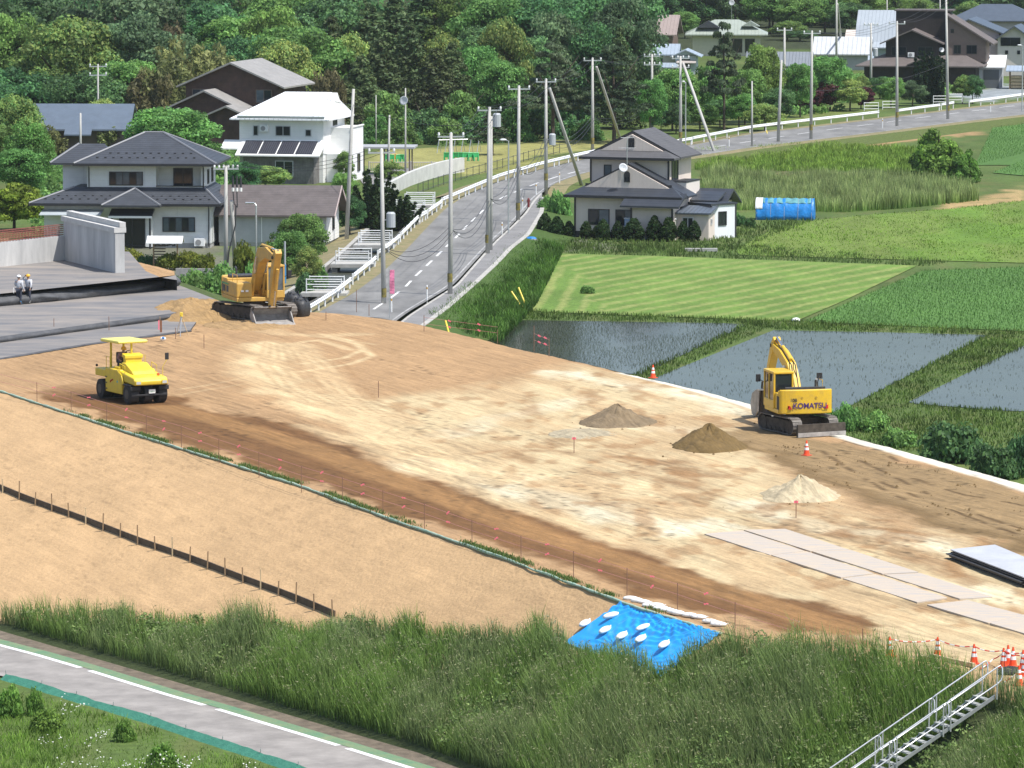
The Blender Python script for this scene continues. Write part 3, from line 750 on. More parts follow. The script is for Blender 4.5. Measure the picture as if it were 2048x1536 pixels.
def trunk_mb(h, r, top, limbs, cr):
    m = MB(); m.tube([(0, 0, -.4), (.03 * h * .3, 0, h * .4), (0, .02 * h, h * top)], [r, r * .75, r * .35], 7)
    for k in range(limbs):
        a = 6.28 * k / limbs + .7; z0 = h * (.28 + .07 * k % .3)
        m.tube([(0, 0, z0), (math.cos(a) * cr * .35, math.sin(a) * cr * .35, z0 + h * .14), (math.cos(a) * cr * .7, math.sin(a) * cr * .7, z0 + h * .32)], [r * .5, r * .33, r * .12], 5)
    return m
def make_tree(name, label, cat, kind, h, cr, seed, col, col2, leaf=None):
    """one tree of a kind: root > trunk, crown (metres, base at the origin)"""
    global rng
    keep = rng; rng = np.random.default_rng(seed)
    root = thing(name, label, cat)
    if kind == 'broad':
        n_ = 74; d = unit(n_); d[:, 2] = np.where(d[:, 2] < -.75, -d[:, 2], d[:, 2])
        rad = (.75 + .35 * rng.random(n_)) * cr * .30
        k = .50 + .42 * rng.random(n_)
        P = d * k[:, None] * np.array([cr, cr, h * .43]); P[:, 2] += h * .53
        P[:, :2] *= np.where(P[:, 2:3] < h * .3, .75, 1)
        V, Fq, br = puff_leaves(P, rad, 260, leaf or .23, .75)
    elif kind == 'cedar':
        lv = 13; PP = []; RR = []
        for i in range(lv):
            t = i / (lv - 1); z = h * (.12 + .86 * t); rr_ = cr * (1 - t) ** .75 + .25
            k = max(3, int(9 * (1 - t) + 2))
            for j in range(k):
                a = 6.28 * (j + rng.random() * .7) / k + i; q_ = rr_ * (.55 + .4 * rng.random())
                PP.append((math.cos(a) * q_, math.sin(a) * q_, z - .10 * q_ + rng.normal() * .25)); RR.append(.42 * rr_ + .3)
        V, Fq, br = puff_leaves(np.array(PP), np.array(RR), 120, leaf or .26, .8, .7, asp=1.9, droop=.3)
    elif kind == 'pine':
        lv = 8; PP = []; RR = []
        for i in range(lv):
            t = i / (lv - 1); z = h * (.34 + .62 * t); rr_ = cr * (1 - .80 * t) * (.85 + .3 * rng.random())
            k = max(3, int(8 * (1 - t) + 3))
            for j in range(k):
                a = 6.28 * (j + rng.random()) / k; q_ = rr_ * (.35 + .65 * rng.random())
                PP.append((math.cos(a) * q_, math.sin(a) * q_, z + .10 * q_ + rng.normal() * .2)); RR.append(.62 + .3 * rng.random())
        V, Fq, br = puff_leaves(np.array(PP), np.array(RR), 170, leaf or .20, .42, .8, asp=2.6)
    elif kind == 'bamboo':
        n_ = 60; a = rng.random(n_) * 6.28; q_ = np.sqrt(rng.random(n_)) * cr
        z = h * (.25 + .7 * rng.random(n_) * (1 - .3 * q_ / cr))
        P = np.stack([np.cos(a) * q_, np.sin(a) * q_, z], -1); rad = (.5 + .5 * rng.random(n_)) * cr * .24
        V, Fq, br = puff_leaves(P, rad, 130, leaf or .24, 1.3, .9, -1, 2.4, .9)
    elif kind == 'cone':          # clipped or columnar shrub
        n_ = 90; t = rng.random(n_) ** 1.15; a = rng.random(n_) * 6.28
        prof = np.where(t < .25, .72 + 1.1 * t, 1.0 * np.clip(1 - ((t - .25) / .78) ** 2.0, .05, 1))
        q_ = cr * prof * .78
        P = np.stack([np.cos(a) * q_, np.sin(a) * q_, h * (.08 + .86 * t)], -1); rad = np.full(n_, cr * .27)
        V, Fq, br = puff_leaves(P, rad, 75, leaf or .10, 1.0, .5)
    elif kind == 'spire':         # feathery upright conifer with pointed side shoots
        PP = []; RR = []
        for j in range(16):
            a = rng.random() * 6.28; q_ = cr * (.15 + .6 * rng.random()); top = h * (1 - .75 * q_ / cr * rng.random() - .05)
            for i in range(9):
                t = i / 8; PP.append((math.cos(a) * q_ * (.4 + .8 * t), math.sin(a) * q_ * (.4 + .8 * t), top * (.1 + .9 * t))); RR.append((.55 * (1 - t) + .10) * cr * .4)
        V, Fq, br = puff_leaves(np.array(PP), np.array(RR), 60, leaf or .20, 1.2, .8, asp=2.2)
    elif kind == 'bigmound':      # dense bushy tree leafed down to the ground
        n_ = 84; d = unit(n_); d[:, 2] = np.abs(d[:, 2])
        P = d * np.array([cr, cr, h * .84]) * (.5 + .42 * rng.random(n_))[:, None]; P[:, 2] += h * .06
        V, Fq, br = puff_leaves(P, (.7 + .6 * rng.random(n_)) * cr * .27, 210, leaf or .2, .85)
    else:                         # shrub mound
        n_ = 36; d = unit(n_); d[:, 2] = np.abs(d[:, 2])
        P = d * np.array([cr, cr, h * .8]) * (.45 + .4 * rng.random(n_))[:, None]; P[:, 2] += h * .10
        V, Fq, br = puff_leaves(P, (.7 + .5 * rng.random(n_)) * min(cr, h) * .36, 110, leaf or .15, .8)
    np_mesh('crown', V, Fq, {'cedar': M_leafB, 'pine': M_leafB, 'spire': M_leafB, 'cone': M_leafC, 'mound': M_leafC}.get(kind, M_leafA), colored(br, col, col2), parent=root)
    if kind not in ('cone', 'mound', 'bamboo'): trunk_mb(h, .035 * h ** .9 * .6 + .06, .9 if kind in ('cedar', 'pine') else .7, 0 if kind in ('cedar', 'spire') else 5, cr).build('trunk', M_bark, root)
    elif kind == 'cone': MB().tube([(0, 0, -.3), (0, 0, h * .5)], [.07, .05], 6).build('stem', M_bark, root)
    elif kind == 'bamboo':
        m = MB()
        for k in range(22):
            a = rng.random() * 6.28; q_ = math.sqrt(rng.random()) * cr * .7
            m.tube([(math.cos(a) * q_, math.sin(a) * q_, -.3), (math.cos(a) * q_ * 1.2, math.sin(a) * q_ * 1.2, h * .75)], [.05, .02], 5)
        m.build('canes', mat('cane', (.20, .19, .07), .6, .3, 3), root)
    rng = keep
    return root

PROTO = {}
def proto(k, *a):
    PROTO[k] = [a, None]
def plant(k, u, vtop, Y=None, base=None, wpx=None, label=None, name=None, cat='tree', group=None, hgt=None, rot=None, z=None, sq=1.0):
    """a plant whose foot stands at depth Y (or where the photo shows its foot), as tall and wide as it reads there"""
    if Y is None:
        p = px(u, base, 0 if z is None else z)
    else:
        q_ = at(u, 0, Y); p = Vector((q_.x, Y, 0))
        p.z = gz(p.x, p.y) if z is None else z
    a, r0 = PROTO[k]
    kind, h0, cr0 = a[0], a[1], a[2]
    top = at(u, vtop, p.y).z
    hh = hgt or max(.3, top - p.z)
    wd = (wpx * p.y / F) if wpx else hh * 2 * cr0 / h0
    if r0 is None:
        r0 = make_tree(name or 'tree', label, cat, *a); PROTO[k][1] = r0; o = r0
    else:
        o = copy_tree(r0)
    if name: o.name = name
    o.location = p; o.rotation_euler = (0, 0, random.random() * 6.28 if rot is None else rot)
    s = wd / (2 * cr0); o.scale = (s, s * sq, hh / h0)
    tag(o, label, cat, group)
    if not group and 'group' in o: del o['group']
    return o
proto('b1', 'broad', 11, 5.0, 11, MG, LG)
proto('b2', 'broad', 12, 5.2, 12, DG, MG)
proto('b3', 'broad', 11, 5.0, 13, MG, YG)
proto('b4', 'broad', 11, 4.8, 14, LG, (.12, .19, .045))
proto('b5', 'broad', 11, 5.0, 15, (.08, .14, .066), (.15, .22, .10))
proto('c1', 'cedar', 14, 3.2, 16, CE, (.105, .135, .05))
proto('c2', 'cedar', 13, 3.0, 17, (.06, .11, .04), (.095, .15, .05))
proto('p1', 'pine', 12, 4.8, 18, PI, (.10, .13, .07))
proto('p2', 'pine', 12, 4.6, 19, (.045, .075, .036), (.085, .115, .056))
proto('y1', 'bamboo', 8, 3.6, 20, BA, (.11, .13, .045))
proto('y2', 'bamboo', 7, 3.4, 21, (.14, .13, .06), (.20, .17, .085))
proto('k1', 'cone', 1.7, .75, 22, (.020, .048, .012), (.038, .078, .018))
proto('k2', 'cone', 1.9, .62, 23, (.018, .045, .012), (.034, .070, .017))
proto('s1', 'spire', 7, 2.2, 24, (.016, .038, .016), (.028, .055, .022))
proto('m1', 'mound', 1.8, 1.6, 25, MG, LG)
proto('m2', 'mound', 1.8, 1.6, 26, (.12, .16, .022), (.20, .21, .03))
proto('m3', 'mound', 1.6, 1.6, 27, DG, MG)
proto('m4', 'mound', 1.2, 1.0, 33, (.12, .23, .045), (.20, .33, .06), .085)
proto('v1', 'bigmound', 6, 3.5, 35, MG, LG)
proto('v2', 'bigmound', 6, 3.5, 36, DG, MG)
proto('r1', 'broad', 5, 2.6, 28, (.055, .016, .020), (.10, .03, .03), .22)
proto('g1', 'bigmound', 6, 3.1, 29, (.11, .215, .04), (.19, .33, .06), .24)
proto('l1', 'broad', 5, 2.4, 30, (.11, .17, .020), (.20, .25, .03), .22)
proto('d1', 'spire', 6, 3.0, 31, (.014, .036, .012), (.03, .06, .016), .2)

# the wooded hillside: each row stands a little deeper and higher
marks = [(0, 'above the far-left slate-blue shed'), (210, 'behind the round garden tree'), (420, 'behind the brown timber house'), (650, 'behind the white-roofed house'), (820, 'behind the park swings'), (1010, 'behind the two roadside pines'), (1260, '')]
words = {'v1': 'mid-green bushy tree', 'v2': 'dark bushy tree', 'b1': 'mid-green broadleaf tree', 'b2': 'dark green broadleaf tree', 'b3': 'yellowish green broadleaf tree', 'b4': 'bright light-green broadleaf tree', 'b5': 'grey-green broadleaf tree', 'c1': 'brownish cedar', 'c2': 'dark conical cedar', 'y1': 'pale yellowish bamboo clump', 'y2': 'straw-coloured bamboo clump'}
def hill(k, u, vt, Y, wp):
    nm = 'cedar_tree' if k[0] == 'c' else 'bamboo' if k[0] == 'y' else 'broadleaf_tree'
    mk = [t for a, t in marks if u >= a][-1] if u >= 0 else marks[0][1]
    lv = 'at the foot of the hill' if Y < 528 else 'partway up the hill' if Y < 552 else 'high on the hill'
    plant(k, u, vt, Y, wpx=wp * 1.22, label=f'{words[k]} {lv} {mk}', name=nm, cat='bamboo' if k[0] == 'y' else 'tree', group='trees of the wooded hillside')
    o = [q for q in COL.objects if q.get('group') == 'trees of the wooded hillside'][-1]; h0 = PROTO[k][0][1]; hh = o.scale.z * h0; wd = 1.05 * o.scale.x * 2 * PROTO[k][0][2]
    if hh < wd: o.location.z -= wd - hh; o.scale.z = wd / h0      # never squatter than wide: the foot goes into the bank
for a in [('b5', -30, 20, 548, 200), ('b2', 60, -30, 560, 220), ('b4', 30, 15, 535, 120), ('b3', 130, 26, 528, 180), ('b2', 20, 120, 522, 190), ('b5', 235, -40, 545, 240), ('b5', 290, 20, 530, 170), ('b1', 245, 110, 518, 130), ('b2', 170, 130, 515, 150),
          ('b2', 330, -60, 570, 220), ('y2', 335, 30, 540, 70), ('b2', 400, -10, 552, 200), ('b1', 470, 20, 548, 150), ('y1', 365, 70, 524, 120), ('y1', 330, 105, 516, 110), ('y1', 420, 85, 520, 110), ('y2', 300, 130, 514, 80), ('b2', 480, 60, 535, 130),
          ('b1', 560, -30, 560, 200), ('b4', 540, 0, 540, 120), ('b1', 600, 40, 528, 170), ('b3', 560, 75, 522, 120), ('b2', 660, -20, 552, 180), ('c1', 700, -40, 560, 110), ('c1', 665, 30, 532, 90), ('y2', 655, 125, 508, 60),
          ('c1', 740, 10, 545, 110), ('c1', 790, -10, 548, 110), ('c1', 820, 45, 532, 100), ('c1', 760, 75, 524, 100), ('c1', 720, 110, 516, 90), ('b3', 700, 60, 530, 90), ('c1', 870, 95, 520, 90), ('c1', 905, 85, 522, 80), ('b3', 880, 60, 532, 80), ('c2', 850, -20, 560, 110), ('b1', 945, 80, 526, 100), ('c1', 690, 160, 510, 80),
          ('b4', 905, -30, 560, 130), ('b1', 980, -20, 552, 150), ('b3', 1010, 30, 530, 100), ('b1', 1000, 110, 516, 100), ('b2', 960, 40, 545, 120), ('b2', 1090, -20, 552, 150), ('b5', 1110, 20, 540, 110), ('b2', 1160, -50, 560, 170), ('b2', 1230, -60, 560, 170), ('b5', 1250, -10, 545, 130), ('b2', 1190, 30, 540, 120), ('c2', 1240, 60, 530, 70), ('b2', 1050, 60, 535, 110),
          ('v1', 780, 170, 508, 110), ('v2', 850, 190, 506, 100), ('v1', 800, 225, 502, 80), ('v1', 930, 170, 508, 100), ('v2', 960, 200, 506, 90), ('v1', 895, 225, 502, 80), ('v1', 1020, 200, 508, 90), ('v2', 700, 230, 502, 80), ('v1', 750, 220, 504, 80), ('v2', 1060, 170, 512, 80), ('v2', 1140, 215, 512, 90), ('v1', 1175, 225, 510, 70), ('v2', 830, 250, 503, 60)]: hill(*a)
# far trees behind the houses on the right
for k, u, vt, Y, wp, lb in [('b2', 1330, -40, 795, 110, 'dark broadleaf tree behind the brown-roofed barn'), ('b2', 1400, -50, 805, 120, 'dark broadleaf tree behind the green-roofed house, left of its aerial'), ('b5', 1470, -40, 805, 110, 'grey-green tree behind the green-roofed house, right of its aerial'), ('b1', 1370, 20, 777, 60, 'small tree between the barn and the green-roofed house'), ('b1', 1540, -30, 795, 110, 'mid-green tree behind the right end of the green-roofed house'), ('b1', 1600, -10, 785, 110, 'mid-green tree above the pale metal shed roof'), ('b3', 1575, 40, 770, 70, 'yellowish tree right of the green-roofed house'), ('b1', 1650, -30, 795, 110, 'tree behind the tall pole with a brace'), ('b4', 1720, -30, 795, 120, 'light green tree behind the grey gambrel roof'), ('b1', 1790, -40, 805, 120, 'tree behind the right half of the grey gambrel roof'), ('b4', 1840, -10, 785, 90, 'light green tree behind the black timber house'), ('b2', 1900, -50, 805, 120, 'dark tree behind the bent pole'), ('b3', 1940, 0, 795, 70, 'yellowish tree left of the dark hipped roof'), ('b2', 2010, -60, 805, 130, 'dark tree in the far top right corner'), ('b2', 1600, 60, 765, 70, 'dark tree just left of the pale metal shed'), ('b2', 1700, 0, 785, 90, 'dark tree left of the gambrel roof ridge')]:
    plant(k, u, vt, Y, wpx=wp, label=lb, name='broadleaf_tree', group='trees behind the far houses')
for i in range(19):
    plant(['b2', 'b1', 'b5', 'c2', 'b4'][i % 5], 1300 + i * 41, -25 + 45 * ((i * 7) % 5) / 4, 822 + 6 * (i % 3), wpx=95, label='tree in the far row closing off the view behind the houses', name='broadleaf_tree', group='far row of trees behind the houses')
# roadside pines and orchard
for k, u, vt, bs, wp, lb, nm in [('p1', 1105, 88, 284, 165, 'tall pine with layered branches left of the two roadside pines', 'pine_tree'), ('p2', 1228, 92, 286, 165, 'tall pine with layered branches right of the two roadside pines', 'pine_tree'), ('p2', 985, 225, 310, 90, 'small dark pine leaning by the park lawn', 'pine_tree'),
        ('p1', 1448, 46, 262, 100, 'brownish pointed pine in front of the green-roofed house', 'pine_tree')]:
    plant(k, u, vt, base=bs, wpx=wp, label=lb, name=nm)
G_o = 'orchard trees between the road and the far houses'
for k, u, vt, bs, wp, lb in [('b1', 1345, 128, 262, 100, 'mid-green orchard tree left of the braced roadside pole'), ('b1', 1300, 150, 275, 70, 'small orchard tree beside the right-hand roadside pine'), ('b2', 1322, 205, 268, 46, 'dark vase-shaped young tree nearest the beige house roof'), ('b2', 1352, 205, 268, 56, 'dark round young tree just left of the braced pole'), ('b1', 1400, 205, 262, 80, 'round green tree right of the braced pole'), ('b2', 1440, 195, 255, 60, 'dark two-stemmed tree beside the orchard path'), ('b1', 1478, 182, 258, 70, 'bright orchard tree with a dark hollow'), ('b4', 1525, 78, 245, 100, 'light green wide-topped tree in front of the grey shed'), ('b1', 1420, 120, 250, 80, 'green tree at the foot of the brownish pointed pine'), ('b1', 1490, 130, 250, 80, 'green tree left of the wide-topped light green tree'), ('b3', 1530, 205, 262, 80, 'low yellowish tree behind the long guard rail'), ('b2', 1560, 170, 252, 70, 'dark tree behind the leaning roadside pole'), ('b1', 1660, 105, 222, 90, 'rounded green tree in front of the pale metal shed'), ('b1', 1600, 120, 235, 70, 'green tree hiding the left end of the pale metal shed'), ('r1', 1638, 160, 222, 95, 'dark red maple behind the guard rail'), ('r1', 1610, 175, 226, 70, 'reddish brown bush tree left of the dark red maple'), ('b3', 1700, 155, 222, 80, 'yellow-green tree right of the red maple'), ('b3', 1724, 148, 205, 36, 'small yellow-leaved tree at the corner of the black house'), ('r1', 1722, 172, 218, 50, 'small reddish tree beside the gap in the guard rail'), ('b2', 1760, 150, 198, 60, 'dark tree under the left eave of the black house'), ('b1', 1782, 150, 216, 60, 'green sapling left of the roadside pole by the black house'), ('b5', 1825, 160, 212, 60, 'grey-green round tree right of the roadside pole by the black house'), ('b3', 1925, 148, 208, 45, 'yellow-green bush tree left of the white garage'), ('b2', 1945, 146, 208, 46, 'dark bush tree standing against the white garage')]:
    plant(k, u, vt, base=bs, wpx=wp, label=lb, name='orchard_tree', group=G_o)
for u, vt, wp, lb in [(1846, 95, 62, 'feathery dark conifer, left of a pair before the black house'), (1876, 98, 70, 'feathery dark conifer, right of a pair before the black house')]:
    plant('s1', u, vt, base=208, wpx=wp, label=lb, name='conifer', group='pair of dark conifers')
# trees and bushes around the left-hand houses
for k, u, vt, bs, wp, lb, nm in [('b1', 350, 205, 372, 190, 'big round dense green tree behind the slate-roofed house', 'round_tree'), ('b3', 25, 185, 330, 120, 'light green tree at the left edge behind the slate-roofed house', 'broadleaf_tree'), ('b1', -10, 240, 350, 130, 'mid-green tree cut by the left edge of the photo', 'broadleaf_tree'), ('b4', 60, 235, 395, 110, 'leafy tree left of the slate-roofed house', 'broadleaf_tree'), ('b1', 40, 290, 400, 120, 'layered green tree close to the left side of the slate-roofed house', 'broadleaf_tree'), ('l1', 28, 365, 462, 115, 'bright yellow-green tree behind the rusty reinforcement', 'broadleaf_tree'),
        ('b1', 608, 420, 552, 105, 'light green garden tree in front of the grey shed', 'garden_tree'), ('b1', 575, 455, 562, 90, 'leafy garden tree behind the large excavator', 'garden_tree'), ('b3', 612, 490, 585, 60, 'yellowish garden tree beside the canal', 'garden_tree'), ('d1', 745, 332, 468, 130, 'dark spreading conifer between the shed and the canal bridges', 'conifer'), ('d1', 800, 385, 462, 105, 'dark low conifer reaching over the canal bridges', 'conifer'), ('b2', 700, 385, 478, 70, 'dark bushy tree right of the grey shed', 'broadleaf_tree'), ('b1', 690, 340, 420, 60, 'green tree below the white house corner', 'broadleaf_tree'),
        ('b3', 690, 300, 365, 44, 'sparse pale tree in front of the white house', 'broadleaf_tree'), ('b3', 530, 330, 382, 100, 'loose green shrub tree in front of the brick wall', 'broadleaf_tree'), ('b2', 490, 318, 400, 70, 'dark shrub tree left of the brick wall', 'broadleaf_tree'), ('b3', 780, 320, 372, 60, 'thin olive tree beside the park shelter', 'broadleaf_tree'),
        ('y1', 150, 240, 318, 110, 'pale tall bamboo grass in front of the slate-blue shed roof', 'bamboo'), ('y1', 235, 245, 325, 90, 'tall bamboo grass left of the round dense tree', 'bamboo'), ('b3', 205, 195, 300, 100, 'thin light tree overhanging the slate-blue shed roof', 'broadleaf_tree'), ('y1', 90, 250, 330, 80, 'bamboo grass beside the left edge trees', 'bamboo'),
        ('g1', 1876, 243, 362, 120, 'round bright green tree standing alone in the fields', 'round_tree'), ('g1', 1928, 290, 366, 62, 'lower right-hand clump of the lone field tree', 'round_tree')]:
    plant(k, u, vt, base=bs, wpx=wp, label=lb, name=nm, cat='bamboo' if nm == 'bamboo' else 'tree')
for k, u, vt, bs, wp, lb in [('m2', 262, 490, 536, 52, 'clipped yellow-green bush beside the concrete wing wall'), ('m3', 295, 506, 538, 40, 'dark low bush left of the garden gate'), ('m2', 338, 500, 540, 50, 'yellow-green bush behind the garden gate'), ('m2', 380, 496, 540, 62, 'yellow-green bush right of the garden gate'), ('m2', 408, 502, 545, 48, 'yellow-green bush below the outdoor unit'), ('m1', 395, 528, 600, 90, 'leafy green bush behind the end of the fabric terraces'), ('m1', 440, 515, 600, 90, 'leafy green bush at the foot of the white pole'), ('m3', 365, 545, 590, 40, 'small dark bush at the end of the fabric terraces'), ('m2', 490, 474, 560, 60, 'golden clipped hedge left of the lamp post'), ('m2', 536, 470, 560, 60, 'golden clipped hedge behind the excavator arm'), ('m1', 515, 500, 590, 70, 'green bush behind the excavator cab'), ('m1', 640, 525, 585, 36, 'small bush beside the nearest canal bridge'), ('m3', 610, 540, 600, 60, 'dark bush behind the black container bags'),
        ('m1', 1120, 372, 436, 60, 'big-leaved bright green bush left of the beige house'), ('m1', 1092, 385, 430, 40, 'bright green bush at the end of the pavement'), ('m3', 1482, 428, 452, 30, 'dark garden bush right of the white shed'), ('m3', 1500, 432, 456, 26, 'small garden bush nearest the blue tunnel'), ('m1', 1470, 420, 448, 30, 'green garden bush behind the white shed'), ('m1', 1176, 568, 588, 36, 'lone low bush in the mown field')]:
    plant(k, u, vt, base=bs, wpx=wp, label=lb, name='bush', cat='bush', sq=.8)
for k, u, vt, bs, wp, lb in [('m1', 1695, 795, 868, 62, 'bright bush behind the small excavator'), ('m1', 1640, 800, 850, 60, 'bush just right of the small excavator body'), ('m3', 1905, 835, 930, 130, 'large dark bush behind the pale shoulder strip'), ('m3', 1985, 880, 965, 100, 'dark bush nearer the right edge behind the pale strip'), ('m1', 1800, 850, 900, 80, 'low green bush midway along the pale strip'), ('m3', 2040, 860, 960, 70, 'dark bush cut by the right edge of the photo'), ('m1', 1750, 815, 870, 70, 'green bush between the excavator and the paddy corner')]:
    plant(k, u, vt, base=bs, wpx=wp, label=lb, name='bush', cat='bush', z=-.2)
G_c = 'clipped round shrubs in a row before the beige house'
for i, (k, u, vt, bs, wp) in enumerate([('k1', 1090, 428, 472, 34), ('k1', 1114, 434, 474, 32), ('k1', 1138, 443, 474, 24), ('k2', 1172, 443, 478, 26), ('k2', 1192, 452, 478, 18), ('k1', 1206, 440, 480, 31), ('k2', 1236, 442, 480, 27), ('k1', 1268, 438, 482, 42), ('k2', 1309, 432, 482, 33), ('k1', 1337, 436, 483, 35), ('k2', 1366, 443, 483, 26), ('k2', 1389, 442, 484, 26)]):
    place = ['leftmost of the row at the pavement end', 'second from the left end of the row', 'third from the left, just left of the house corner', 'under the left-hand ground floor window', 'smallest of the row, low between two bigger ones', 'between the two ground floor windows', 'left of the white storage cabinet', 'widest of the row, before the white storage cabinet', 'right of the blue-sided cabinet', 'before the cream cabinet', 'left of two before the beige lean-to', 'rightmost of the row, before the beige lean-to'][i]
    plant(k, u, vt, base=bs, wpx=wp, label='dark clipped shrub, ' + place, name='clipped_shrub', cat='shrub', group=G_c)

# ------------------------------------------------------------------ grass as dense masses
def blades(P, hgt, wid, lean, c0, c1, name, material, bend=None):
    n_ = len(P); a = rng.random(n_) * 6.283; wv_ = np.stack([np.cos(a), np.sin(a), 0 * a], -1) * (wid * (.6 + .8 * rng.random(n_)))[:, None] * .5
    b = rng.random(n_) * 6.283; ld = np.stack([np.cos(b), np.sin(b), 0 * b], -1)
    if bend is not None: ld = ld * .6 + np.array(bend)
    hh = hgt * (.55 + .75 * rng.random(n_)); l = (lean * hh * (.3 + rng.random(n_)))[:, None]
    up = np.array([0, 0, 1.0])
    m_ = P + up * (hh * .6)[:, None] + ld * l * .35; t_ = P + up * hh[:, None] + ld * l
    V = np.stack([P - wv_, P + wv_, m_ + wv_ * .8, m_ - wv_ * .8, t_], 1).reshape(-1, 3)
    i = np.arange(n_) * 5
    Fq = np.concatenate([np.stack([i, i + 1, i + 2, i + 3], -1), np.stack([i + 3, i + 2, i + 4, i + 4], -1)])
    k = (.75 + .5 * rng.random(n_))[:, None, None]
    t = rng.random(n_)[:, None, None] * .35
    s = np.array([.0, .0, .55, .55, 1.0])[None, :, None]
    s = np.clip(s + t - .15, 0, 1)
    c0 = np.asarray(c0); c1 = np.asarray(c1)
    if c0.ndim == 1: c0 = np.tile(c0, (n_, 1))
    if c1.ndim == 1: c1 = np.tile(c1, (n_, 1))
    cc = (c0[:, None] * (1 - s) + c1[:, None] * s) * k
    # the tip triangle as a 3-gon: two meshes would double the object, so use tris throughout
    Ft = np.concatenate([np.stack([i, i + 1, i + 2], -1), np.stack([i, i + 2, i + 3], -1), np.stack([i + 3, i + 2, i + 4], -1)])
    return V, Ft, cc.reshape(-1, 3)
M_grass = mat_leaf('grass_blades', (1, 1, 1), .35, 0, 0, .55)
def grass_obj(name, label, V, Ft, cc):
    o = np_mesh(name, V, Ft, M_grass, cc); o['kind'] = 'stuff'; tag(o, label, 'grass'); return o

# tall grass on the near slope
n_ = 560000
tt = -62 + 195 * rng.random(n_); ww = rng.random(n_)
ee, t2 = Ec(tt), Tc(tt); pxy = ee * (1 - ww[:, None]) + t2 * ww[:, None]
P = np.concatenate([pxy, slope_z(ww)[:, None]], 1)
u_, v_ = proj(P)
cl_ = fbm(P[:, 0] * .55, P[:, 1] * .28, 501); cl2 = fbm(P[:, 0] * 1.6, P[:, 1] * .8, 502)
keep = (v_ > np.interp(u_, gb_u, gb_v) + (cl2 - .5) * 26) & (u_ > -60) & (u_ < 2110) & (v_ < 1620)
thin = sstep(2040, 2110, u_) * 0
# the stairs keep a clear lane, with short grass on the side towards the camera
sp0 = np.array(xy(1972, 1402, ZP)); sq_ = tau(sp0); sdu = Tc(sq_) - Ec(sq_); sdu /= np.linalg.norm(sdu); sdv = np.array([-sdu[1], sdu[0]])
sa = (P[:, 0] - sp0[0]) * sdu[0] + (P[:, 1] - sp0[1]) * sdu[1]; sb = (P[:, 0] - sp0[0]) * sdv[0] + (P[:, 1] - sp0[1]) * sdv[1]
near_st = (sa > -.6) & (sa < 8) & (sb > -.5) & (sb < 2.6)
keep &= ~((sa > -.4) & (sa < 7.8) & (np.abs(sb) < .55))
keep &= (rng.random(n_) < .45 + 1.1 * cl_)
keep &= ww < .965
P, cl_, cl2, ww, u_, v_, near_st = P[keep], cl_[keep], cl2[keep], ww[keep], u_[keep], v_[keep], near_st[keep]
hh = .55 + .85 * sstep(.3, .7, cl_) * (1 - .55 * sstep(.86, .97, ww)) + .2 * (cl2 - .5)
hh *= np.where(near_st, .38, 1)
hh *= np.where((u_ > 1080) & (u_ < 1460) & (v_ < 1400), .8, 1)
k = sstep(.35, .65, fbm(P[:, 0] * .35 + 9, P[:, 1] * .2, 503))[:, None]
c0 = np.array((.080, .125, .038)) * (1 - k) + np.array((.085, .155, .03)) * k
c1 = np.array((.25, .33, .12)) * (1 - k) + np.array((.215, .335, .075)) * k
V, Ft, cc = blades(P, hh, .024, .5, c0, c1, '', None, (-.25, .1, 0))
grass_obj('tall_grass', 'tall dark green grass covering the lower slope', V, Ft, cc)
print('tall grass', len(P))
# broad-leaved weeds and dead stalks break up the grass
sel = (fbm(P[:, 0] * .5 + 31, P[:, 1] * .28, 505) > .55) & (rng.random(len(P)) < .012)
Q_ = P[sel] + np.array([0, 0, .42]); V, Fq, br = puff_leaves(Q_, .16 + .30 * rng.random(len(Q_)), 46, .075, .9, .8)
o = np_mesh('bank_weeds', V, Fq, M_grass, colored(br, (.11, .19, .05), (.21, .28, .09))); tag(o, 'broad-leaved weeds growing through the slope grass', 'weeds', kind='stuff')
sel = (fbm(P[:, 0] * .8 + 11, P[:, 1] * .4, 506) > .56) & (rng.random(len(P)) < .04)
V, Ft, cc = blades(P[sel], hh[sel] * .9, .02, .7, (.20, .16, .08), (.34, .28, .15), '', None)
grass_obj('dead_stalks', 'dry straw stalks among the slope grass', V, Ft, cc)
# feathery pale seed heads
sel = rng.random(len(P)) < .06
Q_ = P[sel] + np.stack([-.08 * np.ones(sel.sum()), 0 * P[sel][:, 0], hh[sel] * .95], -1)
V, Fq = leaf_quads(np.repeat(Q_, 3, 0) + rng.normal(size=(sel.sum() * 3, 3)) * .06, unit(sel.sum() * 3), .034, 3.0)
o = np_mesh('grass_seed_heads', V, Fq, M_grass, np.array((.26, .27, .14)) * (.6 + .8 * rng.random(len(V))[:, None])); tag(o, 'pale seed heads over the tall slope grass', 'grass', kind='stuff')

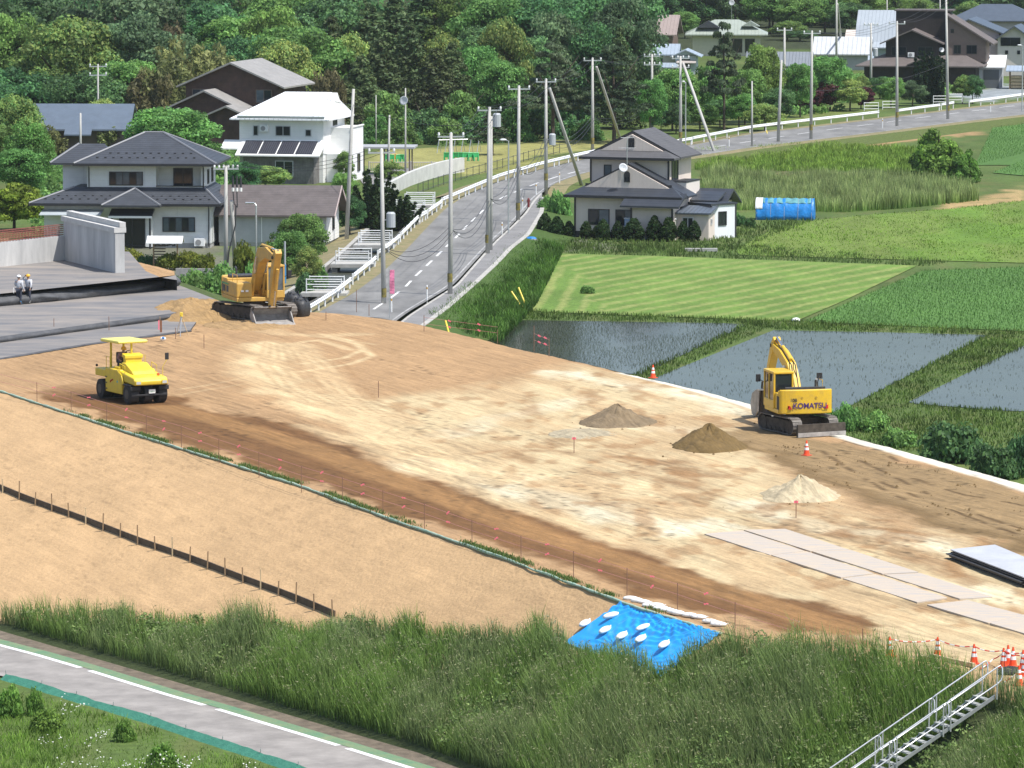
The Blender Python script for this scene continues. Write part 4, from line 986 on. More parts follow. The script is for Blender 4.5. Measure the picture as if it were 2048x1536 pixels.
def scatter_poly(pts, dens, z=0.0, world=None):
    Pq = np.array([xy(u, v, z) for u, v in pts]) if world is None else world
    lo, hi = Pq.min(0), Pq.max(0); n2_ = int((hi[0] - lo[0]) * (hi[1] - lo[1]) * dens)
    q_ = lo + rng.random((n2_, 2)) * (hi - lo)
    q_ = q_[inpoly(q_[:, 0], q_[:, 1], Pq)]
    return q_
def weeds(name, label, pts, dens, h, wd, c0, c1, lean=.4, zf=None, clump=.5, world=None, z=0.0, avoid=()):
    q_ = scatter_poly(pts, dens, z, world)
    n1_ = fbm(q_[:, 0] * .4, q_[:, 1] * .15, 601); n2_ = fbm(q_[:, 0] * 1.5, q_[:, 1] * .6, 602)
    kp = rng.random(len(q_)) < (1 - clump) + 2 * clump * (n1_ - .25)
    for A in avoid: kp &= ~inpoly(q_[:, 0], q_[:, 1], A)
    q_, n1_, n2_ = q_[kp], n1_[kp], n2_[kp]
    zz = np.full(len(q_), z) if zf is None else zf(q_[:, 0], q_[:, 1])
    P_ = np.concatenate([q_, zz[:, None]], 1)
    k_ = sstep(.35, .65, n2_)[:, None]
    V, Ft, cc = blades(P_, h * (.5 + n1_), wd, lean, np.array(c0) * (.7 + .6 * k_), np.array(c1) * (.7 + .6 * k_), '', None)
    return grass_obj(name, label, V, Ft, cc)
# weeds at the lower left, beyond the path
wl = [(-60, 1385), (60, 1400), (150, 1424), (300, 1468), (420, 1508), (500, 1535), (640, 1590), (400, 1700), (-60, 1700)]
weeds('verge_weeds', 'fresh green weeds beside the path in the lower left corner', wl, 110, .40, .04, (.075, .16, .024), (.18, .29, .045), .5, z=ZT - .25, clump=.6)
q_ = scatter_poly(wl, .35, ZT); P_ = np.concatenate([q_, np.full((len(q_), 1), ZT + .45)], 1)
sel = fbm(q_[:, 0] * .6, q_[:, 1] * .4, 611) > .5; P_ = P_[sel]
V, Fq = leaf_quads(np.repeat(P_, 9, 0) + rng.normal(size=(len(P_) * 9, 3)) * np.array([.15, .15, .12]), np.tile([0, -.4, .9], (len(P_) * 9, 1)) + rng.normal(size=(len(P_) * 9, 3)) * .3, .055, 1.2)
o = np_mesh('white_wildflowers', V, Fq, M_grass, np.tile([.75, .75, .70], (len(V), 1))); tag(o, 'small white wildflowers in the lower left weeds', 'flowers', kind='stuff')
# reeds beyond the blue tunnel
rd = [(1400, 352), (1500, 360), (1700, 362), (1850, 368), (1940, 385), (1958, 402), (1800, 418), (1690, 425), (1560, 422), (1440, 420), (1410, 395)]
weeds('reeds', 'tall pale-tipped reeds in a band behind the blue tunnel', rd, 48, 1.15, .06, (.12, .23, .04), (.33, .38, .15), .25, clump=.35)
rd2 = [(1390, 300), (1470, 305), (1640, 290), (1850, 300), (1840, 345), (1560, 343), (1430, 346), (1390, 340)]
weeds('roadside_weeds', 'rough green weeds between the road and the reeds', rd2, 30, .5, .07, (.12, .22, .034), (.23, .34, .055), .4)
weeds('meadow_grass', 'short bright green grass of the meadow', limef[:-5] + [(2100, 400), (2100, 527), (1700, 517), (1480, 511)], 14, .16, .06, (.13, .24, .03), (.22, .34, .05), .5)
weeds('field_edge_grass', 'grass strip along the top of the mown field', [(1060, 490), (1480, 490), (1900, 525), (1850, 533), (1320, 514), (1100, 508)], 20, .25, .06, (.06, .12, .025), (.12, .17, .04))
weeds('yard_grass', 'rough grass below the beige house and its sheds', [(1080, 478), (1400, 484), (1470, 462), (1540, 440), (1640, 438), (1480, 500), (1320, 508), (1130, 505)], 16, .3, .07, (.05, .10, .02), (.13, .18, .045))
bk = [(852, 648), (890, 620), (945, 572), (990, 530), (1016, 502), (1052, 480), (1130, 500), (1100, 560), (1075, 610), (1050, 640), (1000, 690), (900, 662)]
weeds('bank_grass', 'dense green grass on the bank beside the pavement', bk, 55, .5, .06, (.035, .09, .014), (.095, .19, .028), .45, zf=lambda x, y: np.full(x.shape, .12))
bunds = [[(1500, 645), (1548, 652), (1345, 742), (1292, 766), (1262, 752)], [(1040, 622), (1300, 632), (1600, 643), (2060, 662), (2060, 672), (1976, 670), (1548, 660), (1490, 648), (1050, 640)], [(1976, 668), (2060, 664), (2060, 690), (1930, 748), (1812, 806), (1722, 802)], [(1600, 860), (1722, 802), (1812, 806), (2060, 825), (2060, 965), (1900, 920)]]
for i, b_ in enumerate(bunds):
    weeds('bund_grass', ['grass on the bund between the two larger paddies', 'grass on the long bund above the paddies', 'grass on the wide bund before the right-hand paddy', 'weeds at the foot of the embankment below the paddies'][i], b_, 40, .22, .05, (.045, .10, .016), (.14, .20, .04), .45, zf=lambda x, y: np.full(x.shape, .02))
# rice: seedlings in rows standing in the water, denser green in the dry-looking fields
def rows(Pw, dx, dy, ang, jit=.04):
    lo, hi = Pw.min(0), Pw.max(0); cx = (lo + hi) / 2; rr_ = np.linalg.norm(hi - lo) / 2
    a, b = np.meshgrid(np.arange(-rr_, rr_, dx), np.arange(-rr_, rr_, dy)); a = a.ravel(); b = b.ravel()
    q_ = np.stack([cx[0] + a * math.cos(ang) - b * math.sin(ang), cx[1] + a * math.sin(ang) + b * math.cos(ang)], -1) + rng.normal(size=(len(a), 2)) * jit
    return q_[inpoly(q_[:, 0], q_[:, 1], Pw)]
for k_, dn in (('a', 1.3), ('b', .12), ('c', .06)):  # left paddy sown denser, its rows standing in for a dark tree reflection
    Pw = np.array([xy(u, v, .04) for u, v in paddy[k_]]); q_ = rows(Pw, .32, .22, R(-24))
    q_ = q_[(q_[:, 0] < 40)]
    nz = fbm(q_[:, 0] * .3, q_[:, 1] * .12, 641); q_ = q_[rng.random(len(q_)) < dn * sstep(.25, .7, nz) + .06]
    q_ = np.repeat(q_, 3, 0) + rng.normal(size=(len(q_) * 3, 2)) * .03
    V, Ft, cc = blades(np.concatenate([q_, np.full((len(q_), 1), .03)], 1), .10, .013, .3, (.05, .07, .03), (.085, .115, .05), '', None)
    grass_obj('rice_seedlings', {'a': 'thin rice seedlings in the dark left-hand paddy', 'b': 'sparse rice seedlings in the middle paddy', 'c': 'few rice seedlings in the right-hand paddy'}[k_], V, Ft, cc)
for i, f_ in enumerate(ricef):
    Pw = np.array([xy(u, v, .05) for u, v in f_]); q_ = rows(Pw, .34, .30 if i == 0 else .5, R(-20), .06); q_ = q_[np.abs(q_[:, 0]) < (q_[:, 1] * .112)]
    q_ = np.repeat(q_, 2, 0) + rng.normal(size=(len(q_) * 2, 2)) * .05
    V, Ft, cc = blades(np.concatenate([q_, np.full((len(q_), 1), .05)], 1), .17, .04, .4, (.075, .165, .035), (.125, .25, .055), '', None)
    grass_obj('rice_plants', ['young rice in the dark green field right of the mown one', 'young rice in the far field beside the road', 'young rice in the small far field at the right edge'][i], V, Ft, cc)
# undergrowth under the wood
q_ = np.stack([-75 + 125 * rng.random(9000), 503 + 75 * rng.random(9000) ** 1.2], -1)
hz = groundz(q_[:, 0], q_[:, 1]); ok = (q_[:, 0] < 14) | (hz > .3); q_, hz = q_[ok], hz[ok]
uu, vv_ = proj(np.concatenate([q_, hz[:, None]], 1)); ok = ((hz > .2) | (uu < 640)); q_, hz = q_[ok], hz[ok]
P_ = np.concatenate([q_, (hz + 1.0 * rng.random(len(q_)))[:, None]], 1)
V, Fq, br = puff_leaves(P_, .7 + .7 * rng.random(len(P_)), 14, .42, .8)
o = np_mesh('undergrowth', V, Fq, M_leafA, colored(br, DG, MG)); tag(o, 'dark leafy undergrowth under the hillside trees', 'undergrowth', kind='stuff')
q_ = scatter_poly([(1290, 255), (1420, 250), (1560, 240), (1740, 215), (1900, 195), (1900, 160), (1560, 165), (1290, 190)], .5)
P_ = np.concatenate([q_, .5 * rng.random((len(q_), 1))], 1); ok = fbm(q_[:, 0] * .2, q_[:, 1] * .07, 651) > .47; P_ = P_[ok]
V, Fq, br = puff_leaves(P_, .6 + .7 * rng.random(len(P_)), 30, .3, .8)
o = np_mesh('orchard_undergrowth', V, Fq, M_leafA, colored(br, MG, LG)); tag(o, 'low bushes and weeds under the orchard trees', 'undergrowth', kind='stuff')
q_ = scatter_poly([(60, 300), (480, 290), (480, 340), (440, 470), (60, 470)], .5); P_ = np.concatenate([q_, .5 * rng.random((len(q_), 1))], 1)
V, Fq, br = puff_leaves(P_, .5 + .6 * rng.random(len(P_)), 26, .25, .8)
o = np_mesh('garden_undergrowth', V, Fq, M_leafA, colored(br, MG, LG)); tag(o, 'green weeds and low plants around the left-hand houses', 'undergrowth', kind='stuff')
# ------------------------------------------------------------------ building helpers
def RZ(deg): return R(deg)
def chevron(mb, half, zr, rise, th, y0, y1, M=None, oh=.6):
    """gable roof, ridge along y, centred on x=0: closed chevron slab"""
    k = rise / half; a = half + oh
    mb.prism([(-a, zr - k * oh), (0, zr + rise), (a, zr - k * oh), (a, zr - k * oh - th), (0, zr + rise - th * 1.15), (-a, zr - k * oh - th)], y0, y1, 'y', M)
def hip(mb, x0, x1, y0, y1, z, rise, rx0, rx1, th=.16, ry=None):
    """hipped roof over an eave rectangle with a ridge from rx0 to rx1"""
    ym = (y0 + y1) / 2 if ry is None else ry
    v = [(x0, y0, z), (x1, y0, z), (x1, y1, z), (x0, y1, z), (rx0, ym, z + rise), (rx1, ym, z + rise), (x0, y0, z - th), (x1, y0, z - th), (x1, y1, z - th), (x0, y1, z - th)]
    mb.add(v, [(0, 1, 5, 4), (1, 2, 5), (2, 3, 4, 5), (3, 0, 4), (6, 7, 1, 0), (7, 8, 2, 1), (8, 9, 3, 2), (9, 6, 0, 3), (9, 8, 7, 6)])
def frustum(mb, o, z0, i, z1, th=.16):
    (x0, x1, y0, y1), (a0, a1, b0, b1) = o, i
    v = [(x0, y0, z0), (x1, y0, z0), (x1, y1, z0), (x0, y1, z0), (a0, b0, z1), (a1, b0, z1), (a1, b1, z1), (a0, b1, z1), (x0, y0, z0 - th), (x1, y0, z0 - th), (x1, y1, z0 - th), (x0, y1, z0 - th)]
    mb.add(v, [(0, 1, 5, 4), (1, 2, 6, 5), (2, 3, 7, 6), (3, 0, 4, 7), (8, 9, 1, 0), (9, 10, 2, 1), (10, 11, 3, 2), (11, 8, 0, 3), (11, 10, 9, 8), (4, 5, 6, 7)])
def fmat(face, pos):
    """face frame: local x along the wall, -y outwards"""
    if face == 'front': return Matrix.Translation(pos)
    if face == 'right': return Matrix.Translation(pos) @ Matrix.Rotation(R(90), 4, 'Z')
def window(par, x, y, z, w, h, face='front', panes=2, frame=None, glass=None, d=.07, pale=None, name='window'):
    M = fmat(face, Vector((x, y, z)))
    fr = frame or M_frame; t = .07
    m = MB()
    m.box(0, w, -d, .02, 0, t, M); m.box(0, w, -d, .02, h - t, h, M); m.box(0, t, -d, .02, t, h - t, M); m.box(w - t, w, -d, .02, t, h - t, M)
    for k in range(1, panes):
        xx = w * k / panes; m.box(xx - .03, xx + .03, -d * .8, .01, t, h - t, M)
    f = m.build(name, fr, par)
    for k in range(panes):
        a, b = w * k / panes, w * (k + 1) / panes
        g = MB().box(max(a, t), min(b, w - t), -.03, -.012, t, h - t, M)
        gm = (pale[k] if pale else None) or glass or M_glass
        g.build('pane', gm, f)
    return f
def gutter_pipe(par, x, y, z0, z1, m_):
    MB().tube([(x, y, z0), (x, y, z1 - .3), (x, y - .35, z1)], .045, 6).build('drainpipe', m_, par)
def ac_unit(par, x, y, z, face='front'):
    M = fmat(face, Vector((x, y, z)))
    m = MB().box(0, .8, -.32, 0, 0, .6, M); o = m.build('outdoor_unit', M_white, par, .02)
    f = MB(); C0 = Vector((.33, -.325, .3))
    f.tube([M @ C0, M @ (C0 + Vector((0, -.02, 0)))], .22, 14); f.build('fan_grille', mat('grille_grey', (.25, .25, .25), .6), o)
    return o
def dish(name, label, P, r, mast, ax=(.3, -1, .5)):
    t = thing(name, label, 'satellite dish', P)
    d_ = Vector(ax).normalized(); q_ = d_.to_track_quat('Z', 'Y').to_matrix().to_4x4()
    m = MB(); rings = [[q_ @ Vector((r * k / 4 * math.cos(a * .3927), r * k / 4 * math.sin(a * .3927), .25 * r * (k / 4) ** 2)) for a in range(16)] for k in (.05, 1, 2, 3, 4)]
    rings = [[p + Vector((0, 0, mast)) for p in g] for g in rings]
    back = [[p - d_ * .02 for p in g] for g in rings[::-1]]
    m.loft(rings + back); m.build('reflector', mat('dish_grey', (.40, .42, .44), .4), t, smooth=True)
    MB().tube([(0, 0, 0), (0, 0, mast)], .025, 6).build('mast', M_steel, t)
    MB().tube([(0, 0, mast - r * .6), Vector((0, 0, mast)) + d_ * r * .8], .015, 5).build('feed_arm', M_steel, t)
    return t
def aerial(name, label, P, h, n=7):
    t = thing(name, label, 'aerial', P)
    MB().tube([(0, 0, 0), (0, 0, h)], .03, 6).build('mast', M_steel, t)
    for z, L_ in ((h * .95, 1.0), (h * .6, 1.3)):
        m = MB(); m.tube([(-L_ / 2, 0, z), (L_ / 2, 0, z)], .018, 5)
        for k in range(n): m.tube([(-L_ / 2 + L_ * k / (n - 1), -.3, z), (-L_ / 2 + L_ * k / (n - 1), .3, z)], .01, 4)
        m.build('elements', M_steel, t)
    return t

T_dark = mat_lines('dark_roof_tiles', (.046, .052, .064), 2, .14, .03, .35, .55, .25)
T_blue = mat_lines('slate_blue_metal_roof', (.105, .135, .175), 2, .10, .015, .2, .45, .15)
T_brown = mat_lines('grey_brown_shingles', (.115, .098, .095), 2, .12, .02, .3, .75, .25)
T_black = mat_lines('black_blue_metal_roof', (.040, .045, .055), 2, .16, .01, .22, .42, .2)
T_grey = mat_lines('weathered_grey_roof', (.27, .26, .245), 1, .45, .012, .12, .55, .2)
T_white = mat_lines('white_painted_metal_roof', (.74, .75, .76), 0, .45, .02, .08, .4, .06)
S_white = mat_lines('pale_siding', (.68, .685, .67), 2, .42, .008, .12, .7, .10, axis2=0, period2=2.6, width=.05)
S_bright = mat_lines('white_siding', (.76, .76, .745), 2, .22, .008, .10, .65, .07, width=.10)
S_brown = mat_lines('dark_brown_boards', (.070, .040, .030), 2, .16, .012, .35, .75, .45)
S_beige = mat_lines('beige_siding', (.62, .535, .475), 0, .30, .006, .08, .75, .08, width=.08)
S_grey = mat_lines('grey_panel', (.40, .405, .415), 0, 1.8, .01, .18, .75, .12, width=.03)
S_brick = mat_lines('grey_brick', (.20, .19, .18), 2, .09, .01, .3, .85, .5, axis2=0, period2=.24)
S_blackw = mat_lines('black_stained_boards', (.028, .022, .021), 0, .22, .01, .3, .75, .4)
S_pink = mat('pink_render', (.56, .42, .45), .8, .06, 2)
S_brownr = mat('brown_render', (.17, .125, .105), .8, .12, 2)
S_blue = mat_lines('pale_blue_siding', (.40, .47, .50), 2, .25, .006, .1, .7, .1)
S_cream = mat('cream_render', (.55, .53, .45), .8, .1, 2)
S_conc = mat('fair_concrete', (.56, .555, .54), .85, .45, .5, .01, 12, stretch=(1.6, 1.6, .35), col2=(.34, .34, .335))
S_found = mat('foundation_concrete', (.34, .335, .32), .85, .2, 2)

# ------------------------------------------------------------------ slate-roofed white house
h1 = thing('white_house', 'two-storey white house with dark tiled hipped roofs and a black front door', 'house', px(422, 496), RZ(-4))
m = MB()
m.box(-12.8, 0, .002, 8, .35, 3.25); m.cur = 1; m.box(-12.75, -.05, .05, 7.95, -.3, .35); m.cur = 0
m.box(-9.6, -4.3, .9, 7.5, 3.25, 6.25)
m.box(-4.3, -.6, 2.2, 7.5, 3.25, 6.25); m.box(-4.3, -.6, .9, 1.02, 3.25, 4.62); m.box(-4.3, -.6, .9, 2.2, 6.12, 6.25); m.box(-.85, -.6, .9, 2.2, 4.62, 6.12)
m.box(-12.0, -9.6, 4.2, 7.6, 3.25, 6.0)
m.build('walls', [S_white, S_found], h1)
m = MB(); hip(m, -10.5, .45, .05, 8.4, 6.4, 2.15, -5.6, -4.2); m.cur = 1
for r_, (y_, z_) in enumerate(((.75, 6.76), (1.35, 7.07))):          # snow catches in staggered rows
    for k in range(16):
        x_ = -9.4 + k * .62 + .3 * r_
        if -9.6 + (y_ * .9) < x_ < -.4 - y_ * .6: m.box(x_ - .09, x_ + .09, y_, y_ + .05, z_ - .03, z_ + .09)
m.build('upper_roof', [T_dark, M_frame], h1)
m = MB(); hip(m, -12.9, -8.0, 3.6, 8.2, 6.2, 1.35, -11.0, -9.0); m.build('rear_roof', T_dark, h1)
m = MB(); frustum(m, (-13.8, .85, -.85, 8.9), 3.42, (-10.6, -.598, .898, 7.502), 4.55); m.cur = 1
for k in range(20):
    x_ = -12.6 + k * .66; m.box(x_ - .09, x_ + .09, -.45, -.4, 3.62, 3.76); m.box(x_ + .2, x_ + .38, -.1, -.05, 3.86, 3.98)
m.build('lower_roof', [T_dark, M_frame], h1)
m = MB(); v = [(-8.1, -1.9, 3.36), (-3.6, -1.9, 3.36), (-3.6, .9, 3.36), (-8.1, .9, 3.36), (-5.85, .3, 4.5)]
m.add(v + [(p[0], p[1], p[2] - .16) for p in v[:4]], [(0, 1, 4), (1, 2, 4), (2, 3, 4), (3, 0, 4), (5, 6, 1, 0), (6, 7, 2, 1), (7, 8, 3, 2), (8, 5, 0, 3), (8, 7, 6, 5)]); m.build('porch_roof', T_dark, h1)
m = MB()
for a, b in (((-10.5, .05, 6.4), (-5.6, 4.22, 8.55)), ((.45, .05, 6.4), (-4.2, 4.22, 8.55)), ((.45, 8.4, 6.4), (-4.2, 4.22, 8.55)), ((-5.6, 4.22, 8.55), (-4.2, 4.22, 8.55)), ((-13.8, -.85, 3.42), (-10.6, .9, 4.55)), ((.85, -.85, 3.42), (-.6, .9, 4.55)), ((-8.1, -1.9, 3.36), (-5.85, .3, 4.5)), ((-3.6, -1.9, 3.36), (-5.85, .3, 4.5)), ((-12.9, 3.6, 6.2), (-11, 5.9, 7.55))): m.tube([a, b], .09, 6)
m.build('ridge_caps', mat('ridge_tile', (.17, .175, .19), .5), h1)
m = MB()
for y_, z_, x0_, x1_ in ((.01, 6.33, -10.55, .5), (-.9, 3.34, -13.85, .9)): m.box(x0_, x1_, y_ - .09, y_, z_ - .12, z_ + .05)
m.build('gutter', M_frame, h1)
window(h1, -7.9, .9, 4.68, 2.6, 1.05, panes=5, pale=[None, M_glassl, M_glassl, None, M_glassl])
window(h1, -3.15, 2.2, 4.5, 1.5, 1.45, panes=2)
window(h1, -3.7, 0, 1.22, 2.5, 1.12, panes=5, pale=[M_glassl, None, M_glassl, None, M_glassl])
window(h1, -.6, 2.6, 4.7, .8, 1.1, 'right', 1); window(h1, -.6, 5.0, 4.7, .8, 1.1, 'right', 1)
window(h1, 0, 1.7, 1.0, 1.1, 1.6, 'right', 2); window(h1, 0, 4.7, 1.1, .9, 1.3, 'right', 2)
window(h1, -10.5, 0, .6, 1.8, 1.9, panes=2)
window(h1, -6.95, -.5, .18, 2.0, 2.1, panes=2, glass=mat('door_glass', (.012, .012, .014), .25), name='door')
m = MB().box(-7.3, -6.95, -.5, 0, .1, 2.5); m.box(-4.95, -4.4, -.5, 0, .1, 2.5); m.box(-7.3, -4.4, -.5, 0, 2.28, 2.75); m.build('porch_walls', S_white, h1)
m = MB().prism([(-1.5, 2.42), (0, 2.85), (0, 2.97), (-1.5, 2.54)], -7.6, -4.3, 'x'); m.build('porch_awning', T_black, h1)
MB().box(-7.62, -4.28, -1.56, -1.5, 2.36, 2.52).build('awning_edge', M_white, h1)
for x_ in (-7.45, -4.55): MB().box(x_, x_ + .13, -1.35, -1.22, -.1, 2.46).build('porch_post', M_frame, h1)
m = MB().prism([(-1.7, 2.55), (0, 2.85), (0, 2.9), (-1.7, 2.6)], -12.9, -8.2, 'x'); m.build('carport_roof', mat('translucent_sheet', (.42, .46, .48), .3, .1, 1), h1)
MB().box(-4.3, -.6, .86, .9, 4.6, 4.68).build('balcony_rail', M_frame, h1)
for x_, z0, z1 in ((-9.45, 3.6, 6.3), (-.66, 3.4, 6.3)): gutter_pipe(h1, x_, .84, z0, z1, M_frame)
gutter_pipe(h1, -.15, -.06, .1, 3.3, M_frame)
ac_unit(h1, -1.25, -.05, .15)

# gate with a small white roof, garden bits
g = thing('garden_gate', 'small roofed garden gate of dark lattice before the white house', 'gate', px(331, 540), RZ(-3))
for x_ in (-.9, .82): MB().box(x_, x_ + .1, -.05, .05, -.2, 2.15).build('post', M_wood, g)
m = MB(); chevron(m, .45, 2.15, .32, .06, -1.3, 1.3, Matrix.Rotation(R(90), 4, 'Z'), .2); m.build('roof', M_white, g)
m = MB()
for k in range(9): m.box(-.8, .02, -.02, .02, .1 + k * .2, .2 + k * .2 - .02)
m.build('lattice_panel', mat('weathered_slats', (.11, .085, .06), .8, .3, 5), g)
m = MB()
for k in range(12): m.sph((-.7 + k * .125, 0, 1.82 + .05 * math.sin(k * 1.7)), (.07, .02, .06 + .02 * (k % 3)), 6, 4)
m.build('carved_transom', M_dsteel, g)
wl_ = MB().box(0, 5.2, -.1, .1, -.4, .55); o = wl_.build('garden_wall', S_found); o.location = px(352, 552); o.rotation_euler = (0, 0, RZ(-6)); tag(o, 'low concrete garden wall behind the end of the fabric terraces', 'wall')
c_ = thing('blue_crate', 'blue plastic crate at the foot of the gate bushes', 'crate', px(268, 533), .2)
MB().box(-.35, .35, -.25, .25, 0, .05).build('base', mat('blue_plastic', (.02, .16, .42), .5), c_)
m = MB().box(-.35, .35, -.25, -.21, .05, .4); m.box(-.35, .35, .21, .25, .05, .4); m.box(-.35, -.31, -.21, .21, .05, .4); m.box(.31, .35, -.21, .21, .05, .4); m.build('sides', MAT['blue_plastic'], c_)
# grey shed: front's shade and gable's sunlight put into the wall colours
s1 = thing('grey_shed', 'long grey shed with a brown shingled gable roof beside the white house', 'shed', px(652, 494), RZ(-7))
m = MB().box(-8.3, 0, 0, 6, .3, 2.75); m.prism([(0, 2.75), (6, 2.75), (3, 4.45)], -.05, .0, 'x'); m.cur = 1; m.box(-8.25, -.05, .05, 5.95, -.3, .3); m.build('walls', [S_grey, S_found], s1)
m = MB().box(.004, .06, .01, 5.99, .3, 2.75); m.prism([(.02, 2.755), (5.98, 2.755), (3, 4.42)], .004, .055, 'x'); m.build('gable_wall', S_bright, s1)
m = MB(); chevron(m, 3, 2.75, 1.75, .14, -.75, 8.6, Matrix.Translation((0, 3, 0)) @ Matrix.Rotation(R(90), 4, 'Z'), .55); m.build('roof', T_brown, s1)
m = MB()
for sgn in (-1, 1): m.prism([(3, 4.52), (3 + sgn * 3.57, 2.44), (3 + sgn * 3.57, 2.22), (3, 4.28)], .755, .80, 'x')
m.build('bargeboard', mat('pinkish_trim', (.45, .36, .34), .6), s1)
window(s1, .06, 2.6, 1.1, .9, 1.1, 'right', 1)
for x_ in (-2.2, -5.0): MB().box(x_, x_ + .06, -.03, 0, .3, 2.7).build('trim_strip', M_white, s1)
# white house with solar panels
h2 = thing('white_roof_house', 'white house with a bright white metal roof and solar panels over a brick porch', 'house', px(647, 366), RZ(-13))
m = MB().box(-7.9, 0, 0, 7.5, 2.6, 5.75); m.box(-7.9, -.05, .05, 7.4, 0, 2.6); m.box(.0, 2.0, 2.6, 6.6, 0, 4.9); m.box(0.0, 1.2, 1.0, 2.6, 0, 2.6); m.build('walls', S_bright, h2)
m = MB().box(-7.0, -.4, -1.9, .05, 0, 2.5); m.build('brick_porch', S_brick, h2)
m = MB(); v = [(-8.6, -.75, 5.8), (.75, -.75, 5.8), (.75, 8.2, 5.8), (-8.6, 8.2, 5.8), (-4.6, 3.7, 8.05), (-.2, 3.7, 8.05)]
m.add(v + [(p[0], p[1], p[2] - .14) for p in v[:4]], [(0, 1, 5, 4), (1, 2, 5), (2, 3, 4, 5), (3, 0, 4), (6, 7, 1, 0), (7, 8, 2, 1), (8, 9, 3, 2), (9, 6, 0, 3), (9, 8, 7, 6)])
m.build('upper_roof', T_white, h2)
m = MB().prism([(2.2, 6.75), (5.2, 6.75), (3.7, 8.0)], -.25, .35, 'x'); m.build('gablet', M_white, h2)
m = MB().box(-7.9, .3, -.72, -.5, 5.9, 6.06); m.build('snow_rail', M_steel, h2)
m = MB().prism([(-2.5, 2.5), (.0, 3.75), (0, 3.87), (-2.5, 2.62)], -7.6, .3, 'x'); m.prism([(-1.4, 3.0), (0, 3.7), (0, 3.82), (-1.4, 3.12)], -9.3, -7.6, 'x'); m.build('porch_roof', M_white, h2)
for k in range(4):
    a = -7.2 + k * 1.72; m = MB().prism([(-2.32, 2.70), (-.25, 3.735), (-.25, 3.80), (-2.32, 2.765)], a, a + 1.6, 'x'); m.build('solar_panel', mat_lines('solar_cells', (.035, .035, .045), 0, .2, .008, -1.8, .25, .1, width=.25), h2)
MB().prism([(-1.25, 3.12), (-.2, 3.645), (-.2, 3.71), (-1.25, 3.185)], -9.1, -7.75, 'x').build('solar_panel', MAT['solar_cells'], h2)
for x_, w_, pn in ((-6.6, .5, 1), (-4.5, 1.45, 2), (-1.7, .6, 1)): window(h2, x_, 0, 4.2, w_, .95 if w_ != .6 else .65, panes=pn, frame=M_framel)
ac_unit(h2, -5.9, -.02, 4.6)
window(h2, -4.0, -1.9, .7, 1.7, 1.4, panes=2, frame=M_framel)
window(h2, 0, 3.3, 5.0, 1.4, .7, 'right', 3); window(h2, 2.0, 4.4, .8, .9, 1.6, 'right', 1)
MB().box(1.95, 2.08, 2.5, 6.7, 4.9, 5.02).build('balcony_coping', M_white, h2)
# brown timber house with three gables
h3 = thing('timber_house', 'large dark brown timber house with three stepped grey-roofed gables', 'house', px(465, 300), RZ(-15))
def gable_block(par, xc, half, y0, y1, ze, rise, wall_m, roof_m, oh=.7, front=.5):
    m = MB().box(xc - half, xc + half, y0, y1, -.3, ze); m.prism([(xc - half, ze), (xc + half, ze), (xc, ze + rise)], y0, y1, 'y'); m.build('walls', wall_m, par)
    m = MB(); chevron(m, half, ze + .14, rise, .16, y0 - front, y1 + front, Matrix.Translation((xc, 0, 0)), oh); m.build('roof', roof_m, par)
gable_block(h3, 0, 4.9, 0, 9, 6.6, 2.1, S_brown, T_grey, .8, .7)
gable_block(h3, -1.7, 3.4, -3.5, -.02, 4.5, 1.55, S_brown, T_grey, .6, .5)
gable_block(h3, 1.6, 3.0, -6.5, -3.52, 3.4, 1.3, S_brown, T_grey, .6, .5)
for x_ in (-4.2, 2.5): window(h3, x_, 0, 4.75, 1.7, 1.35, panes=2, frame=mat('bronze_frame', (.12, .09, .07), .5), pale=[None, M_glassl] if x_ < 0 else [M_glassl, None])
window(h3, 4.9, 1.6, 4.6, 1.6, 1.2, 'right', 2, MAT['bronze_frame'])
MB().prism([(-6.5, 3.1), (-4.2, 4.3), (-4.2, 4.42), (-6.5, 3.22)], -4.6, -1.4, 'y').build('side_roof', T_grey, h3)
# slate-blue shed roof
h4 = thing('blue_roof_shed', 'low building with a wide slate-blue roof among bamboo at far left', 'shed', px(58, 326), RZ(-2))
m = MB().box(.4, 9.3, 0, 5.5, -.2, 3.2); m.build('walls', S_brownr, h4)
m = MB().prism([(-.7, 3.3), (3.4, 5.55), (6.6, 3.8), (6.6, 3.65), (3.4, 5.38), (-.7, 3.14)], -.1, 9.9, 'x'); m.build('roof', T_blue, h4)
MB().prism([(-1.6, 2.7), (1.4, 4.32), (1.4, 4.45), (-1.6, 2.85)], 3.6, 6.2, 'x').build('porch_roof', T_blue, h4)
